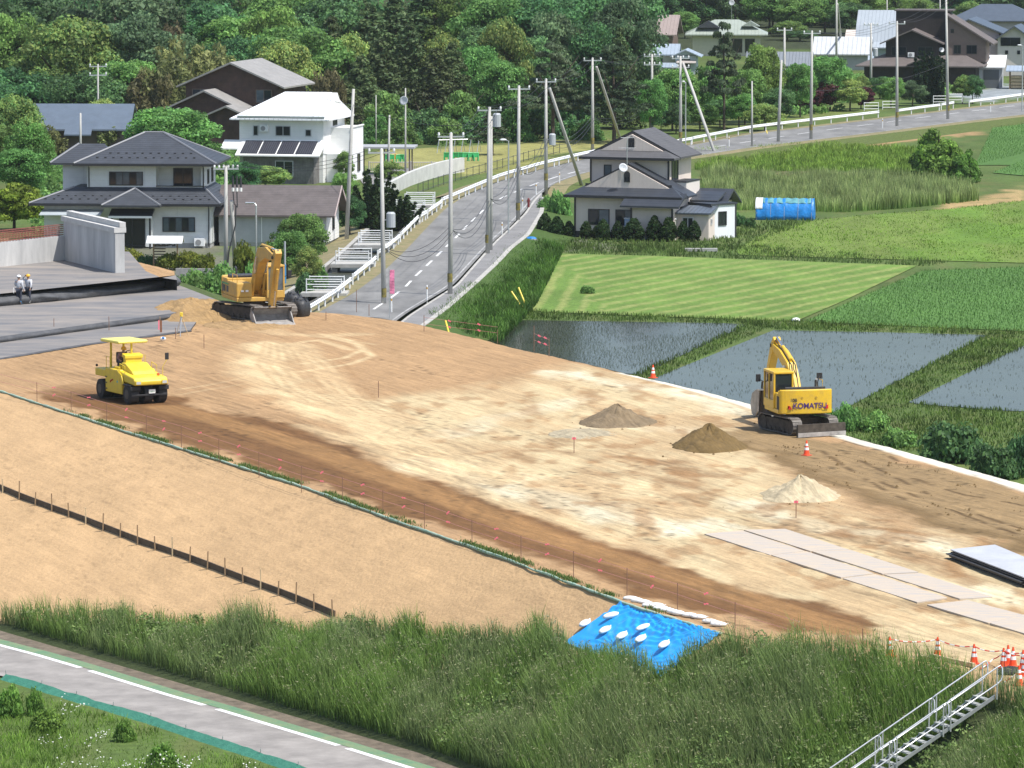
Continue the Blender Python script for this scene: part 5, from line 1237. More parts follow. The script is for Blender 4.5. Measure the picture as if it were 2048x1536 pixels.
# ------------------------------------------------------------------ beige house on the right
h5 = thing('beige_house', 'two-storey beige house with black trim, gables and a dark metal roof', 'house', px(1150, 474), RZ(-20))
M_trim = mat('black_trim', (.018, .018, .022), .5)
m = MB().box(0, 8.3, 0, 8.6, .5, 3.15); m.prism([(.6, 3.9), (7.6, 3.9), (4.1, 5.65)], .55, 2.6, 'y'); m.cur = 1; m.box(-.03, 8.33, -.03, 8.63, -.2, .5); m.build('lower_walls', [S_beige, M_trim], h5)
m = MB().box(.4, 6.8, 2.6, 8.4, 3.15, 6.1); m.prism([(1.0, 6.65), (6.2, 6.65), (3.6, 7.95)], 3.1, 8.4, 'y'); m.build('upper_walls', S_beige, h5)
def irimoya(par, xc, half, y0, y1, ze, rise_f, zb, rise, oh, name, roof_m, depth=1.25):
    """gable roof with a skirt below the gable"""
    a = half + oh
    m = MB(); k = rise / (half - .55)
    zp = zb + rise; za = zp - (zp - ze) * 1.0
    m.prism([(xc - a, ze), (xc, zp), (xc + a, ze), (xc + a, ze - .14), (xc, zp - .18), (xc - a, ze - .14)], y0 + depth - .5, y1, 'y')
    v = [(xc - a, y0 - oh, ze - .02), (xc + a, y0 - oh, ze - .02), (xc + a - depth * 1.0, y0 + depth - .5, zb - .04), (xc - a + depth * 1.0, y0 + depth - .5, zb - .04), (xc + a, y0 + depth - .5, ze - .02), (xc - a, y0 + depth - .5, ze - .02)]
    w_ = [(p[0], p[1], p[2] - .15) for p in v]
    m.add(v + w_, [(0, 1, 2, 3), (1, 4, 2), (5, 0, 3), (6, 7, 1, 0), (7, 10, 4, 1), (11, 6, 0, 5), (11, 10, 7, 6)])
    m.build(name, roof_m, par)
    m = MB()
    for sg in (-1, 1): m.prism([(xc, zp + .02), (xc + sg * (a + .02), ze + .02), (xc + sg * (a + .02), ze - .22), (xc, zp - .26)], y0 + depth - .56, y0 + depth - .503, 'y')
    m.box(xc - half + .6, xc + half - .6, y0 + depth - .53, y0 + depth - .505, zb - .05, zb + .14)
    m.build('bargeboard', M_trim, par)
    m = MB().box(xc - a, xc + a, y0 - oh - .06, y0 - oh, ze - .2, ze - .0); m.build('gutter', M_trim, par)
irimoya(h5, 4.15, 4.15, 0, 3.2, 3.35, 0, 4.05, 1.75, .7, 'lower_roof', T_black)
irimoya(h5, 3.6, 3.2, 2.6, 8.8, 6.2, 0, 6.75, 1.45, .75, 'upper_roof', mat_lines('dark_grey_shingles', (.085, .084, .088), 2, .14, .012, .2, .7, .2))
m = MB().box(5.0, 8.35, -1.1, 0, .5, 2.6); m.build('bay_walls', S_beige, h5)
m = MB().prism([(-1.8, 2.55), (.2, 3.45), (.2, 3.6), (-1.8, 2.7)], 4.3, 9.1, 'x'); m.build('bay_roof', T_black, h5)
for (x_, y_, z0, z1) in ((-.06, -.06, .5, 3.2), (8.28, -1.16, .5, 2.6), (4.94, -1.16, .5, 2.6), (.34, 2.54, 4.2, 6.1), (6.76, 2.54, 4.2, 6.1)): MB().box(x_, x_ + .13, y_, y_ + .13, z0, z1).build('corner_trim', M_trim, h5)
window(h5, 1.1, 0, 1.0, 1.75, 1.25, panes=2, pale=[None, M_glassl]); window(h5, 3.35, 0, 1.0, 1.5, 1.25, panes=2, pale=[None, M_glassl])
window(h5, 1.5, 2.6, 4.7, .62, .85, panes=1, pale=[M_glassl])
for x_, y_, z_ in ((3.85, .55, 4.35), (3.35, 3.1, 6.9)):
    window(h5, x_, y_, z_, .5, .62, panes=2, d=.05)
    MB().tube([(x_ + .25, y_ - .04, z_ + .62), (x_ + .25, y_ + .02, z_ + .62)], .25, 12).build('arch_head', M_trim, h5)
window(h5, 6.8, 3.4, 4.35, 1.6, 1.7, 'right', 2); window(h5, 8.3, 1.0, .6, 1.6, 1.9, 'right', 2); window(h5, 8.3, 3.6, .9, 1.1, 1.2, 'right', 2)
m = MB().box(6.8, 8.1, 3.2, 6.6, 3.35, 4.25); m.build('balcony', mat('pale_render', (.62, .57, .52), .7), h5)
MB().box(6.82, 8.14, 3.16, 6.64, 4.25, 4.33).build('balcony_coping', M_trim, h5)
m = MB().box(8.3, 10.2, 5.6, 8.4, -.2, 2.6); m.build('porch_walls', S_beige, h5)
m = MB(); chevron(m, 1.6, 2.75, .85, .14, 8.0, 10.9, Matrix.Translation((0, 6.7, 0)) @ Matrix.Rotation(R(-90), 4, 'Z') @ Matrix.Scale(-1, 4, (1, 0, 0)) if False else Matrix.Translation((0, 6.7, 0)) @ Matrix(((0, 1, 0, 0), (1, 0, 0, 0), (0, 0, 1, 0), (0, 0, 0, 1))), .5)
m.build('porch_roof', T_black, h5)
m = MB().prism([(3.4, 2.75), (5.6, 3.3), (5.6, 3.44), (3.4, 2.89)], 8.3, 10.6, 'x'); m.build('side_roof', T_black, h5)
window(h5, 10.2, 6.4, .3, 1.0, 2.0, 'right', 1); window(h5, 8.8, 5.6, .4, 1.0, 2.0, panes=1)
P5 = lambda x, y, z: h5.matrix_basis @ Vector((x, y, z))
aerial('tv_aerial', 'television aerial above the lower gable of the beige house', P5(4.15, .4, 5.65), 2.3)
dish('satellite_dish', 'grey satellite dish on the lower gable of the beige house', P5(3.95, .0, 4.6), .36, .9)
# outbuildings
a1 = thing('lean_to', 'small beige lean-to shed with a ribbed dark blue roof', 'shed', px(1352, 480), RZ(-16))
m = MB().box(0, 2.6, 0, 2.0, -.2, 2.0); m.build('walls', S_beige, a1)
m = MB().prism([(-.35, 2.05), (2.3, 2.45), (2.3, 2.56), (-.35, 2.16)], -.35, 2.85, 'x'); m.build('roof', mat_lines('ribbed_blue_roof', (.095, .115, .145), 0, .35, .03, .25, .45, .1), a1)
window(a1, 2.6, .6, 1.2, .4, .45, 'right', 1, M_framel); window(a1, .5, 0, .7, .9, 1.1, panes=2, frame=M_framel)
a2 = thing('white_shed', 'flat-roofed white prefabricated shed with black edges', 'shed', px(1422, 478), RZ(-50))
m = MB().box(-3.2, 0, 0, 2.6, 0, 2.6); m.build('walls', mat_lines('white_panel', (.68, .70, .73), 1, .45, .006, .08, .5, .04, width=.05), a2)
m = MB().box(-3.22, -.01, -.02, .0, 0, 2.6); m.build('side_wall', mat('grey_beige_panel', (.33, .29, .27), .7, .1, 2), a2)
m = MB().box(-3.3, .1, -.12, 2.7, 2.6, 2.75); m.build('roof', T_black, a2)
for x_, y_ in ((-.05, -.06), (-.05, 2.52)): MB().box(x_, x_ + .1, y_, y_ + .12, 0, 2.6).build('corner_trim', M_trim, a2)
window(a2, 0, .75, 1.0, .85, 1.1, 'right', 2, M_frame)
for u_c, v_c, w_, h_, rr_, lb, sm in ((1249, 478, 1.85, 1.65, -14, 'white storage cabinet with a pale blue side behind the clipped shrubs', mat('pale_blue_panel', (.33, .46, .66), .6)), (1313, 480, 1.5, 1.7, -14, 'cream storage cabinet with a white top left of the lean-to', S_cream)):
    c_ = thing('storage_cabinet', lb, 'cabinet', px(u_c, v_c), RZ(rr_))
    MB().box(0, w_, 0, .9, 0, h_ - .1).build('body', sm, c_, .02)
    MB().box(-.05, w_ + .05, -.06, .95, h_ - .1, h_).build('lid', M_white, c_, .02)
    m = MB().box(.06, w_ / 2 - .02, -.03, -.002, .1, h_ - .2); m.box(w_ / 2 + .02, w_ - .06, -.03, -.002, .1, h_ - .2); m.build('doors', mat('pale_grey_panel', (.50, .53, .58), .6), c_)
# blue tunnel
bt = thing('tarp_tunnel', 'half-round garden tunnel covered with bright blue tarpaulin, one end white', 'tunnel', px(1511, 440), RZ(-8))
M_btarp = mat('blue_tarpaulin', (.010, .20, .56), .42, .35, 1.6, .03, 5)
def halfshell(x0, x1, a0, a1, r, mt, nm, nx=24, na=14, wob=.05):
    m = MB(); rings = []
    for i in range(nx + 1):
        x = x0 + (x1 - x0) * i / nx
        rings.append([(x, 1.0 - r * math.cos(a0 + (a1 - a0) * k / na) * (1 + wob * .4 * math.sin(i * 1.3 + k)), 1.7 * math.sin(a0 + (a1 - a0) * k / na) * (r) + wob * math.cos(i * 6.283 / 4) * .8) for k in range(na + 1)])
    m.loft(rings, False, False); o_ = m.build(nm, mt, bt, smooth=True); sd = o_.modifiers.new('Solidify', 'SOLIDIFY'); sd.thickness = .02
halfshell(0, 4.75, 0, math.pi, 1.0, M_btarp, 'tarpaulin')
halfshell(.55, 4.5, .9, 1.75, 1.012, mat('faded_blue_cloth', (.10, .30, .33), .7, .4, 2), 'faded_cover')
halfshell(-.04, .55, .55, 2.6, 1.02, M_white, 'white_sheet')
m = MB(); m.add([(4.72, 1 - math.cos(math.pi * k / 12), 1.7 * math.sin(math.pi * k / 12)) for k in range(13)], [tuple(range(13))]); m.build('end_curtain', M_btarp, bt)
m = MB()
for k in range(5): m.tube([(.1 + k * 1.12, 1 - 1.02 * math.cos(math.pi * j / 10), 1.735 * math.sin(math.pi * j / 10)) for j in range(11)], .02, 5)
m.build('hoops', M_steel, bt)

# ------------------------------------------------------------------ houses at the far right
def house(name, label, u, v, rz, W, D, zw, roof, rise, wm, rm, oh=.6, wins=(), cat='house', ridge='x'):
    t = thing(name, label, cat, px(u, v), RZ(rz))
    m = MB().box(0, W, 0, D, -.3, zw)
    if roof == 'gable' and ridge == 'x':
        m.prism([(0, zw), (D, zw), (D / 2, zw + rise)], 0, W, 'x')
    elif roof == 'gable': m.prism([(0, zw), (W, zw), (W / 2, zw + rise)], 0, D, 'y')
    m.build('walls', wm, t)
    m = MB()
    if roof == 'gable' and ridge == 'x':
        chevron(m, D / 2, zw + .14, rise, .16, -oh, W + oh, Matrix.Translation((0, D / 2, 0)) @ Matrix(((0, 1, 0, 0), (1, 0, 0, 0), (0, 0, 1, 0), (0, 0, 0, 1))), oh)
    elif roof == 'gable': chevron(m, W / 2, zw + .14, rise, .16, -oh, D + oh, Matrix.Translation((W / 2, 0, 0)), oh)
    elif roof == 'hip': hip(m, -oh, W + oh, -oh, D + oh, zw + .16, rise, W * .32, W * .68)
    elif roof == 'mono': m.prism([(-oh, zw + .05), (D + oh, zw + rise), (D + oh, zw + rise + .14), (-oh, zw + .19)], -oh, W + oh, 'x')
    m.build('roof', rm, t)
    for w_ in wins: window(t, *w_[:5], face=w_[5] if len(w_) > 5 else 'front', panes=w_[6] if len(w_) > 6 else 2)
    return t
M_tanroof = mat_lines('tan_metal_roof', (.30, .245, .23), 0, .5, .02, .12, .5, .1)
M_greenroof = mat_lines('grey_green_roof', (.30, .34, .30), 0, .5, .02, .08, .5, .08)
M_bluegrey = mat_lines('blue_grey_metal_roof', (.30, .36, .43), 0, .5, .02, .10, .45, .08)
M_greyseam = mat_lines('grey_seam_roof', (.19, .21, .235), 0, .42, .03, .2, .5, .1)
M_zinc = mat_lines('bare_zinc_roof', (.50, .52, .54), 0, .6, .03, .12, .4, .12)
house('barn', 'barn with a wide tan metal roof behind the blue-grey house', 1262, 112, -8, 6.0, 8, 3.4, 'gable', 2.3, S_brownr, M_tanroof, .7)
t = house('blue_grey_house', 'pale house with a blue-grey metal roof behind the orchard', 1288, 148, -5, 4.2, 5.5, 2.7, 'gable', 1.1, S_cream, M_bluegrey, .5, [(1.0, 0, .9, 1.5, 1.2)])
MB().box(4.2, 7.0, -.6, 4.5, -.3, 2.5).build('wing_walls', S_blue, t)
m = MB(); chevron(m, 1.6, 2.6, .7, .12, -1.1, 5, Matrix.Translation((5.6, 0, 0)), .5); m.build('wing_roof', M_bluegrey, t)
MB().prism([(4.1, 2.6), (7.1, 2.6), (5.6, 3.2)], -.62, -.55, 'y').build('wing_gable', S_blue, t)
window(t, 4.9, -.6, .6, 1.3, 1.5)
MB().prism([(-1.5, 1.5), (.0, 1.95), (0, 2.05), (-1.5, 1.6)], 4.4, 7.0, 'x').build('porch_roof', mat('rust_edge_sheet', (.40, .36, .34), .6), t)
MB().prism([(-3.2, .95), (-.9, 1.45), (-.9, 1.56), (-3.2, 1.06)], -.8, 4.6, 'x').build('front_shed_roof', M_bluegrey, t)
t = house('green_roof_house', 'single-storey house with a grey-green hip-and-gable roof and an aerial', 1385, 112, -3, 9.8, 7.0, 3.0, 'hip', 2.0, S_cream, M_greenroof, 1.1, [(3.8, 0, .5, 1.2, 2.0), (5.6, 0, .5, 1.6, 2.0), (7.6, 0, .5, 1.4, 2.0)])
m = MB().prism([(.6, 4.1), (4.0, 4.1), (2.3, 5.1)], -.4, 1.8, 'y'); m.build('dark_gable', T_dark, t)
m = MB().prism([(7.1, 4.3), (9.7, 4.3), (8.4, 5.05)], .2, 2.8, 'y'); m.build('gablet', M_greenroof, t)
dish('aerial_dish', 'round white dish on a tall mast above the green-roofed house', t.matrix_basis @ Vector((5.6, 3.5, 5.2)), .42, 2.4, (0, -1, .2))
house('grey_roof_shed', 'pale shed with a long grey seamed roof among the orchard trees', 1498, 168, -6, 7.6, 5.5, 2.5, 'gable', 1.4, S_blue, M_greyseam, .5, [(5.6, 0, .8, 1.2, 1.0)], 'shed')
t = house('zinc_roof_shed', 'shed with a bare pale metal roof left of the grey gambrel barn', 1632, 140, -8, 7.0, 5.5, 2.4, 'gable', 1.9, S_grey, M_zinc, .5, (), 'shed')
t = thing('gambrel_barn', 'large barn with a steep pale blue-grey curved roof behind the black house', 'barn', px(1716, 138), RZ(-10))
MB().box(0, 10.2, 0, 9, -.3, 3.4).build('walls', S_grey, t)
MB().prism([(-.9, 3.0), (.4, 3.7), (2.0, 5.9), (4.5, 7.9), (7.0, 5.9), (8.6, 3.7), (9.9, 3.0), (9.9, 2.85), (-.9, 2.85)], -.5, 10.8, 'x').build('roof', mat_lines('pale_blue_grey_roof', (.33, .37, .41), 0, .5, .02, .08, .5, .08), t)
MB().box(.2, 4.2, -.06, -.0, .2, 2.7).build('pale_wall_panel', S_blue, t)
MB().prism([(-3.4, 1.2), (-.2, 2.6), (-.2, 2.72), (-3.4, 1.32)], -1.0, 2.4, 'x').build('lean_to_roof', M_bluegrey, t)
house('cream_roof_shed', 'low cream-roofed shed tucked behind the pale metal roof', 1694, 112, -6, 4.0, 4, 2.6, 'mono', .9, S_cream, mat('cream_sheet_roof', (.58, .50, .44), .5), .3, (), 'shed')
# black timber house
h6 = thing('black_timber_house', 'tall black timber house with brown render and layered brown-grey roofs', 'house', px(1712, 178), RZ(-10))
T_bg = mat_lines('brown_grey_shingles', (.125, .105, .098), 2, .13, .012, .25, .7, .2)
m = MB().box(1.0, 15, 0, 8, -.3, 3.0); m.build('lower_walls', S_blackw, h6)
m = MB(); frustum(m, (.0, 16, -1.2, 9), 3.0, (3, 13.6, 1.4, 7.5), 4.2); m.build('lower_roof', T_bg, h6)
m = MB().box(3.6, 10.2, 1.0, 7, 3.6, 5.9); m.prism([(3.6, 5.9), (10.2, 5.9), (6.9, 7.3)], 1.0, 7, 'y'); m.build('gable_block', S_blackw, h6)
m = MB(); chevron(m, 3.3, 6.05, 1.45, .16, .2, 5.8, Matrix.Translation((6.9, 0, 0)), .7); m.build('gable_roof', T_bg, h6)
m = MB().box(4.4, 11.0, 5.6, 9, 3.6, 9.6); m.build('tower_wall', S_blackw, h6)
MB().box(4.2, 11.6, 5.4, 9.3, 9.6, 9.78).build('tower_roof', T_bg, h6)
m = MB().prism([(11.0, 3.4), (16.0, 3.4), (16.0, 6.2), (11.0, 9.2)], 2.4, 8.5, 'y'); m.build('render_wing', S_brownr, h6)
m = MB().prism([(10.9, 9.45), (17.0, 5.7), (17.0, 5.52), (10.9, 9.26)], 1.8, 9.2, 'y'); m.build('wing_roof', T_bg, h6)
m = MB(); chevron(m, 2.0, 3.4, .8, .14, -1.6, 2, Matrix.Translation((9.0, 0, 0)), .5); m.build('porch_roof', T_bg, h6)
for a in ((4.3, 1.0, 4.2, 1.9, 1.1), (7.6, 1.0, 4.2, 1.9, 1.1), (12.0, 2.4, 4.4, .9, 1.1), (13.6, 2.4, 4.4, 1.3, 1.1), (11.6, 2.4, 7.0, .4, .5)): window(h6, *a, panes=2)
ac_unit(h6, 6.4, .95, 4.0)
dish('satellite_dish', 'small dish on the balcony wall of the black timber house', h6.matrix_basis @ Vector((10.5, 1.8, 4.3)), .35, .6)
# pink house and neighbours
h7 = thing('pink_house', 'pink rendered house with dark gabled roofs at the right edge', 'house', px(1892, 150), RZ(-12))
m = MB().box(0, 7.0, 0, 8, -.3, 5.6); m.prism([(0, 5.6), (7, 5.6), (3.0, 7.3)], 0, 8, 'y'); m.build('walls', S_pink, h7)
MB().prism([(-1.0, 5.4), (3.0, 7.5), (8.0, 5.5), (8.0, 5.33), (3.0, 7.32), (-1.0, 5.22)], -.8, 8.6, 'y').build('roof', T_blue2 if False else mat_lines('dark_blue_grey_roof', (.075, .095, .125), 2, .12, .012, .2, .42, .15), h7)
m = MB().box(7.0, 11.5, -1.5, 6, -.3, 5.0); m.prism([(7, 5.0), (11.5, 5.0), (9.2, 6.6)], -1.5, 6, 'y'); m.build('wing_walls', mat('pale_pink_render', (.62, .56, .53), .8, .06, 2), h7)
m = MB(); chevron(m, 2.3, 5.1, 1.6, .16, -2.2, 6.5, Matrix.Translation((9.25, 0, 0)), .6); m.build('wing_roof', MAT['dark_blue_grey_roof'], h7)
m = MB(); frustum(m, (-3.2, 3.6, -1.4, 5), 2.6, (-.6, 2.8, 0.0, 4), 3.9); m.build('low_roof', T_dark, h7)
MB().box(-2.8, 3.2, -1.0, 4.5, -.3, 2.5).build('low_walls', S_pink, h7)
for a in ((1.6, 0, 4.3, 1.5, .9), (1.0, 0, 6.0, .4, .8), (5.2, 0, 3.9, .7, 1.1), (7.4, -1.5, 4.0, 2.6, 1.1), (8.0, -1.5, 2.9, .4, .5), (9.6, -1.5, 2.9, .4, .5)): window(h7, *a, panes=2 if a[3] > .5 else 1)
house('hip_roof_house', 'house with a dark blue-grey hipped roof in the far top right corner', 1905, 90, -8, 13, 8, 3.6, 'hip', 2.4, mat('pale_grey_render', (.5, .48, .46), .8), MAT['dark_blue_grey_roof'], .9)
t = house('white_garage', 'garage with a white sheet roof, one grey and one dark door', 1930, 176, -8, 4.6, 5, 2.5, 'mono', 1.3, S_grey, M_white, .4, (), 'garage')
for x_, dm in ((.2, S_grey), (2.3, T_dark)): MB().box(x_, x_ + 1.95, -.05, -.003, .0, 2.3).build('door', mat('pale_shutter', (.42, .45, .48), .6) if x_ < 1 else mat('dark_shutter', (.09, .10, .11), .6), t)
t = thing('timber_store', 'open timber lean-to store beside the white garage', 'shed', px(2018, 178), RZ(-8))
for x_ in (0, 1.6, 3.0):
    for y_ in (0, 2.4): MB().box(x_, x_ + .12, y_, y_ + .12, -.2, 2.2).build('post', M_wood, t)
MB().prism([(-.5, 2.2), (3, 2.7), (3, 2.82), (-.5, 2.32)], -.4, 3.6, 'x').build('roof', M_bluegrey, t)
for k in range(4): MB().box(.2, 2.9, .3, 2.2, .12 + k * .4, .42 + k * .4).build('stacked_boards', M_palewood, t)
house('red_roof_shed', 'low red-roofed shed half hidden behind the pink house', 1884, 100, -8, 3.0, 4, 3.2, 'mono', .9, S_cream, mat('red_sheet_roof', (.50, .16, .13), .5), .3, (), 'shed')
# ------------------------------------------------------------------ fabric terraces and concrete abutment
M_fab = mat('geotextile', (.105, .11, .12), .75, .3, .7, .06, 1.6, world=True, stretch=(.30, .9, 1), col2=(.27, .235, .20))
M_fabk = mat('geotextile_edge', (.035, .036, .040), .6, .4, 1.2, .04, 4, world=True, col2=(.085, .086, .09))
def fcut(P): return [tuple(p) for p in P]
def lift(name, label, front, right, z0, z1, bul, seed, back):
    """one wrapped soil lift: flat fabric top, soft dark front face following `front` (photo points at its foot)"""
    P = smooth(resample(np.array([xy(u, v, z0) for u, v in front]), 120), 6)
    d = np.gradient(P, axis=0); d /= np.linalg.norm(d, axis=1)[:, None]; nrm = np.stack([d[:, 1], -d[:, 0]], -1)
    V = []; K = 8
    for k in range(K):
        t = k / (K - 1)
        n_ = fbm(np.arange(120) * .22 + t * 2, np.full(120, t * 3.1), seed)
        off = bul * (math.sin(math.pi * min(1, t * 1.15)) + .6 * (1 - t)) + (n_ - .5) * bul * 1.6 * (1 - abs(2 * t - 1) ** 2)
        q_ = P + nrm * off[:, None] if k < K - 1 else P - nrm * .05
        zz = z0 - .03 + (z1 - z0 + .03) * (t ** .85) + (n_ - .5) * .04 * (0 < k < K - 1)
        V.append(np.concatenate([q_, np.full((120, 1), 0) + np.broadcast_to(zz, (120,))[:, None]], 1))
    V = np.concatenate(V); i = np.arange(K - 1)[:, None] * 120 + np.arange(119)[None]
    Fq = np.stack([i, i + 1, i + 121, i + 120], -1).reshape(-1, 4)
    t = thing(name, label, 'fabric', (0, 0, 0))
    np_mesh('front_face', V, Fq, M_fabk, smooth=True, parent=t)
    top = [(*p, z1) for p in (P - nrm * .05)] + [(x, y, z1) for x, y in [xy(u, v, z1) for u, v in right] + back]
    m = MB(); m.add(top, [tuple(range(len(top)))]); m.build('top', M_fab, t)
    rgt = [top[119]] + [(x, y, z1) for x, y in [xy(u, v, z1) for u, v in right]]
    m = MB()
    for a, b in zip(rgt[:-1], rgt[1:]): m.add([(a[0], a[1], z0 - .4), (b[0], b[1], z0 - .4), (b[0], b[1], z1), (a[0], a[1], z1)], [(0, 1, 2, 3)])
    m.build('end_face', M_fabk, t)
    return t
bk_ = [(-27, 330), (-80, 352)]
lift('fabric_layer', 'lowest grey fabric sheet edged black beside the roller', [(-300, 775), (-100, 738), (0, 720), (100, 703), (200, 687), (300, 674), (382, 663)], [(395, 640), (440, 604), (352, 570)], 2.5, 2.60, .05, 711, bk_)
lift('fabric_layer', 'middle grey fabric terrace with a black front band ending at the sand mound', [(-300, 735), (0, 685), (100, 671), (200, 657), (300, 644), (364, 635)], [(372, 622), (430, 598), (352, 568)], 2.60, 2.93, .10, 712, bk_)
lift('fabric_layer', 'upper fabric terrace with a wrinkled black front behind the two workers', [(-300, 640), (0, 612), (100, 603), (195, 593), (270, 585), (335, 575), (353, 571)], [(354, 560), (300, 552)], 2.93, 3.58, .22, 713, [(-25.5, 326), (-80, 352)])

ab = thing('abutment_wall', 'low raw concrete wall with rusty reinforcement bars standing above it', 'wall', (0, 0, 0))
A0, A1 = np.array(xy(-260, 561, 3.58)), np.array(xy(131, 520, 3.58))
def wallbox(mb, a, b, h0, h1, th, z0, back=True):
    a, b = np.array(a), np.array(b); d = (b - a) / np.linalg.norm(b - a); n_ = np.array([-d[1], d[0]]) * th
    q_ = [a, b, b + n_, a + n_]; hs = [h0, h1, h1, h0]
    mb.add([(*p, z0) for p in q_] + [(*p, z0 + .2 + h) for p, h in zip(q_, hs)], [(3, 2, 1, 0), (4, 5, 6, 7), (0, 1, 5, 4), (1, 2, 6, 5), (2, 3, 7, 6), (3, 0, 4, 7)])
m = MB(); wallbox(m, A0, A1, 1.45, 1.58, .6, 3.38); m.build('wall_body', S_conc, ab)
d_ = (A1 - A0) / np.linalg.norm(A1 - A0); n_ = np.array([-d_[1], d_[0]]); Lw = np.linalg.norm(A1 - A0)
M_rust = mat('rusty_steel', (.24, .075, .055), .8, .4, 6)
m = MB(); mm = MB()
for row in (.12, .48):
    for k in range(int(Lw / .3)):
        p = A0 + d_ * (k * .3 + .1) + n_ * row; h_ = 4.95 + 1.05 + .12 * math.sin(k * 2.1)
        (m if row < .3 else mm).tube([(*p, 4.8), (*p, h_ - .25)], .018, 4)
    for j in range(7):
        z_ = 5.08 + j * .13; a = A0 + n_ * row; b = A1 + n_ * row + d_ * .35
        (m if row < .3 else mm).tube([(*a, z_), (*b, z_ + .02)], .018, 4)
m.build('rebar_mat', M_rust, ab); mm.build('rebar_mat', M_rust, ab)
wb = thing('wing_wall', 'tall pale concrete wing wall with a stepped coping, bright at its end', 'wall', (0, 0, 0))
B0, B1 = np.array(xy(128, 520, 3.58)), np.array(xy(231, 546, 3.58))
m = MB(); wallbox(m, B0, B1, 2.72, 2.75, .62, 3.38); m.build('wall_body', S_conc, wb)
d2_ = (B1 - B0) / np.linalg.norm(B1 - B0); n2_ = np.array([-d2_[1], d2_[0]])
m = MB(); wallbox(m, B0 - n2_ * .08 - d2_ * .35, B1 - n2_ * .08 + d2_ * .04, .12, .12, .80, 6.13); m.build('coping', mat('coping_concrete', (.52, .51, .49), .8, .15, 2), wb)
m = MB(); wallbox(m, B0 + n2_ * .3 - d2_ * .3, B1 + n2_ * .3 + d2_ * .03, .12, .12, .4, 6.46); m.build('parapet', MAT['coping_concrete'], wb)

# ------------------------------------------------------------------ utility poles
M_ins = mat('white_insulator', (.75, .75, .73), .3)
M_trans = mat('transformer_grey', (.36, .38, .40), .5)
POLES = {}
def pole(key, u, vt, base, label, Y=None, lean=0.0, arm=0, r=.17, ins=4, arm_dir=0.15, group='utility poles', brace=None, trans=None, band=True, name='utility_pole', z=None):
    p = px(u, base, ZR if z is None else z) if Y is None else Vector((at(u, 0, Y).x, Y, 0.0))
    top = at(u + lean, vt, p.y); h = top.z - p.z
    t = thing(name, label, 'pole', p, 0, group)
    T_ = Vector((top.x - p.x, 0, h))
    MB().tube([(0, 0, -.6), T_ * .5, T_], [r, r * .85, r * .62], 10).build('shaft', M_conc, t, smooth=True)
    c, s_ = math.cos(arm_dir), math.sin(arm_dir)
    for k in range(arm):
        zz = h - .25 - k * .9; x0 = T_.x * zz / h
        MB().box(-.9, .9, -.06, .06, -.05, .05, Matrix.Translation((x0, 0, zz)) @ Matrix.Rotation(arm_dir, 4, 'Z')).build('crossarm', M_steel, t)
        for j in range(ins):
            o_ = -.82 + 1.64 * j / max(1, ins - 1)
            MB().tube([(x0 + o_ * c, o_ * s_, zz + .05), (x0 + o_ * c, o_ * s_, zz + .14), (x0 + o_ * c, o_ * s_, zz + .30)], [.04, .085, .06], 7).build('insulator', M_ins, t)
    if band: MB().tube([(0, 0, .9), (0, 0, 1.5)], r * 1.03, 10, False).build('warning_band', mat('black_yellow_band', (.05, .048, .03), .6, .7, 3, col2=(.30, .24, .04)), t)
    if trans:
        z_ = h - trans; x0 = T_.x * z_ / h
        MB().tube([(x0 + .55, 0, z_ - .55), (x0 + .55, 0, z_ + .35), (x0 + .55, 0, z_ + .45)], [.30, .30, .2], 12).build('transformer', M_trans, t)
        MB().box(x0 - .05, x0 + .5, -.04, .04, z_ - .1, z_ - .02).build('bracket', M_steel, t)
    if brace:
        (u2, v2), (u3, v3) = brace; f_ = px(u3, v3, 0.0); a = at(u2, v2, p.y + (0.15)); 
        MB().tube([Vector(f_) - Vector(p) + Vector((0, 0, -.3)), Vector(a) - Vector(p)], [r * .95, r * .75], 10).build('brace', M_conc, t, smooth=True)
    POLES[key] = (p, T_, arm_dir); return t
pole('a', 766, 298, None, 'concrete pole rising behind the crest of the sand, with a crossarm', Y=322, arm=1, ins=3, lean=-3, trans=4.6)
pole('b', 900, 266, 591, 'concrete pole at the near end of the pavement, small crossarm', arm=1, ins=3, lean=2)
pole('c', 975, 214, 510, 'pole with a grey transformer box standing on the pavement', arm=1, ins=2, trans=.9, lean=4)
pole('c2', 982, 232, 503, 'thinner pole standing close behind the transformer pole', r=.12, band=False, lean=1)
pole('d', 1036, 172, 443, 'slim concrete pole behind the street lamp with a three-pin crossarm', arm=1, ins=3, lean=2)
pole('e', 1092, 158, 381, 'pole with a hanging transformer left of the beige house', arm=1, ins=3, trans=5.2, brace=((1099, 176), (1168, 378)))
pole('f', 1185, 116, 306, 'tall pole behind the beige house roof, with a leaning brace', arm=1, ins=3, brace=((1193, 134), (1246, 290)))
pole('g', 1304, 108, 262, 'pole at the edge of the orchard with two crossarms', arm=2, ins=4, z=0.0)
pole('h', 1361, 112, 294, 'braced pole with a box of switchgear left of the long guard rail', arm=2, ins=4, brace=((1366, 126), (1434, 313)))
pole('i', 1504, 162, 292, 'short bare pole in front of the long guard rail', r=.11, band=False)
pole('j', 1556, 120, 283, 'leaning pole beside the road in front of the grey shed', lean=7, band=False)
pole('j2', 1569, 56, 226, 'tall pole standing behind the leaning pole', arm=1, ins=3, z=0.0, band=False)
pole('k', 1622, 62, 278, 'tall roadside pole in front of the red maple', arm=1, ins=3, lean=2)
pole('l', 1673, -30, 150, 'tall braced pole in front of the pale metal shed roof', z=0.0, band=False, brace=((1675, 8), (1687, 128)))
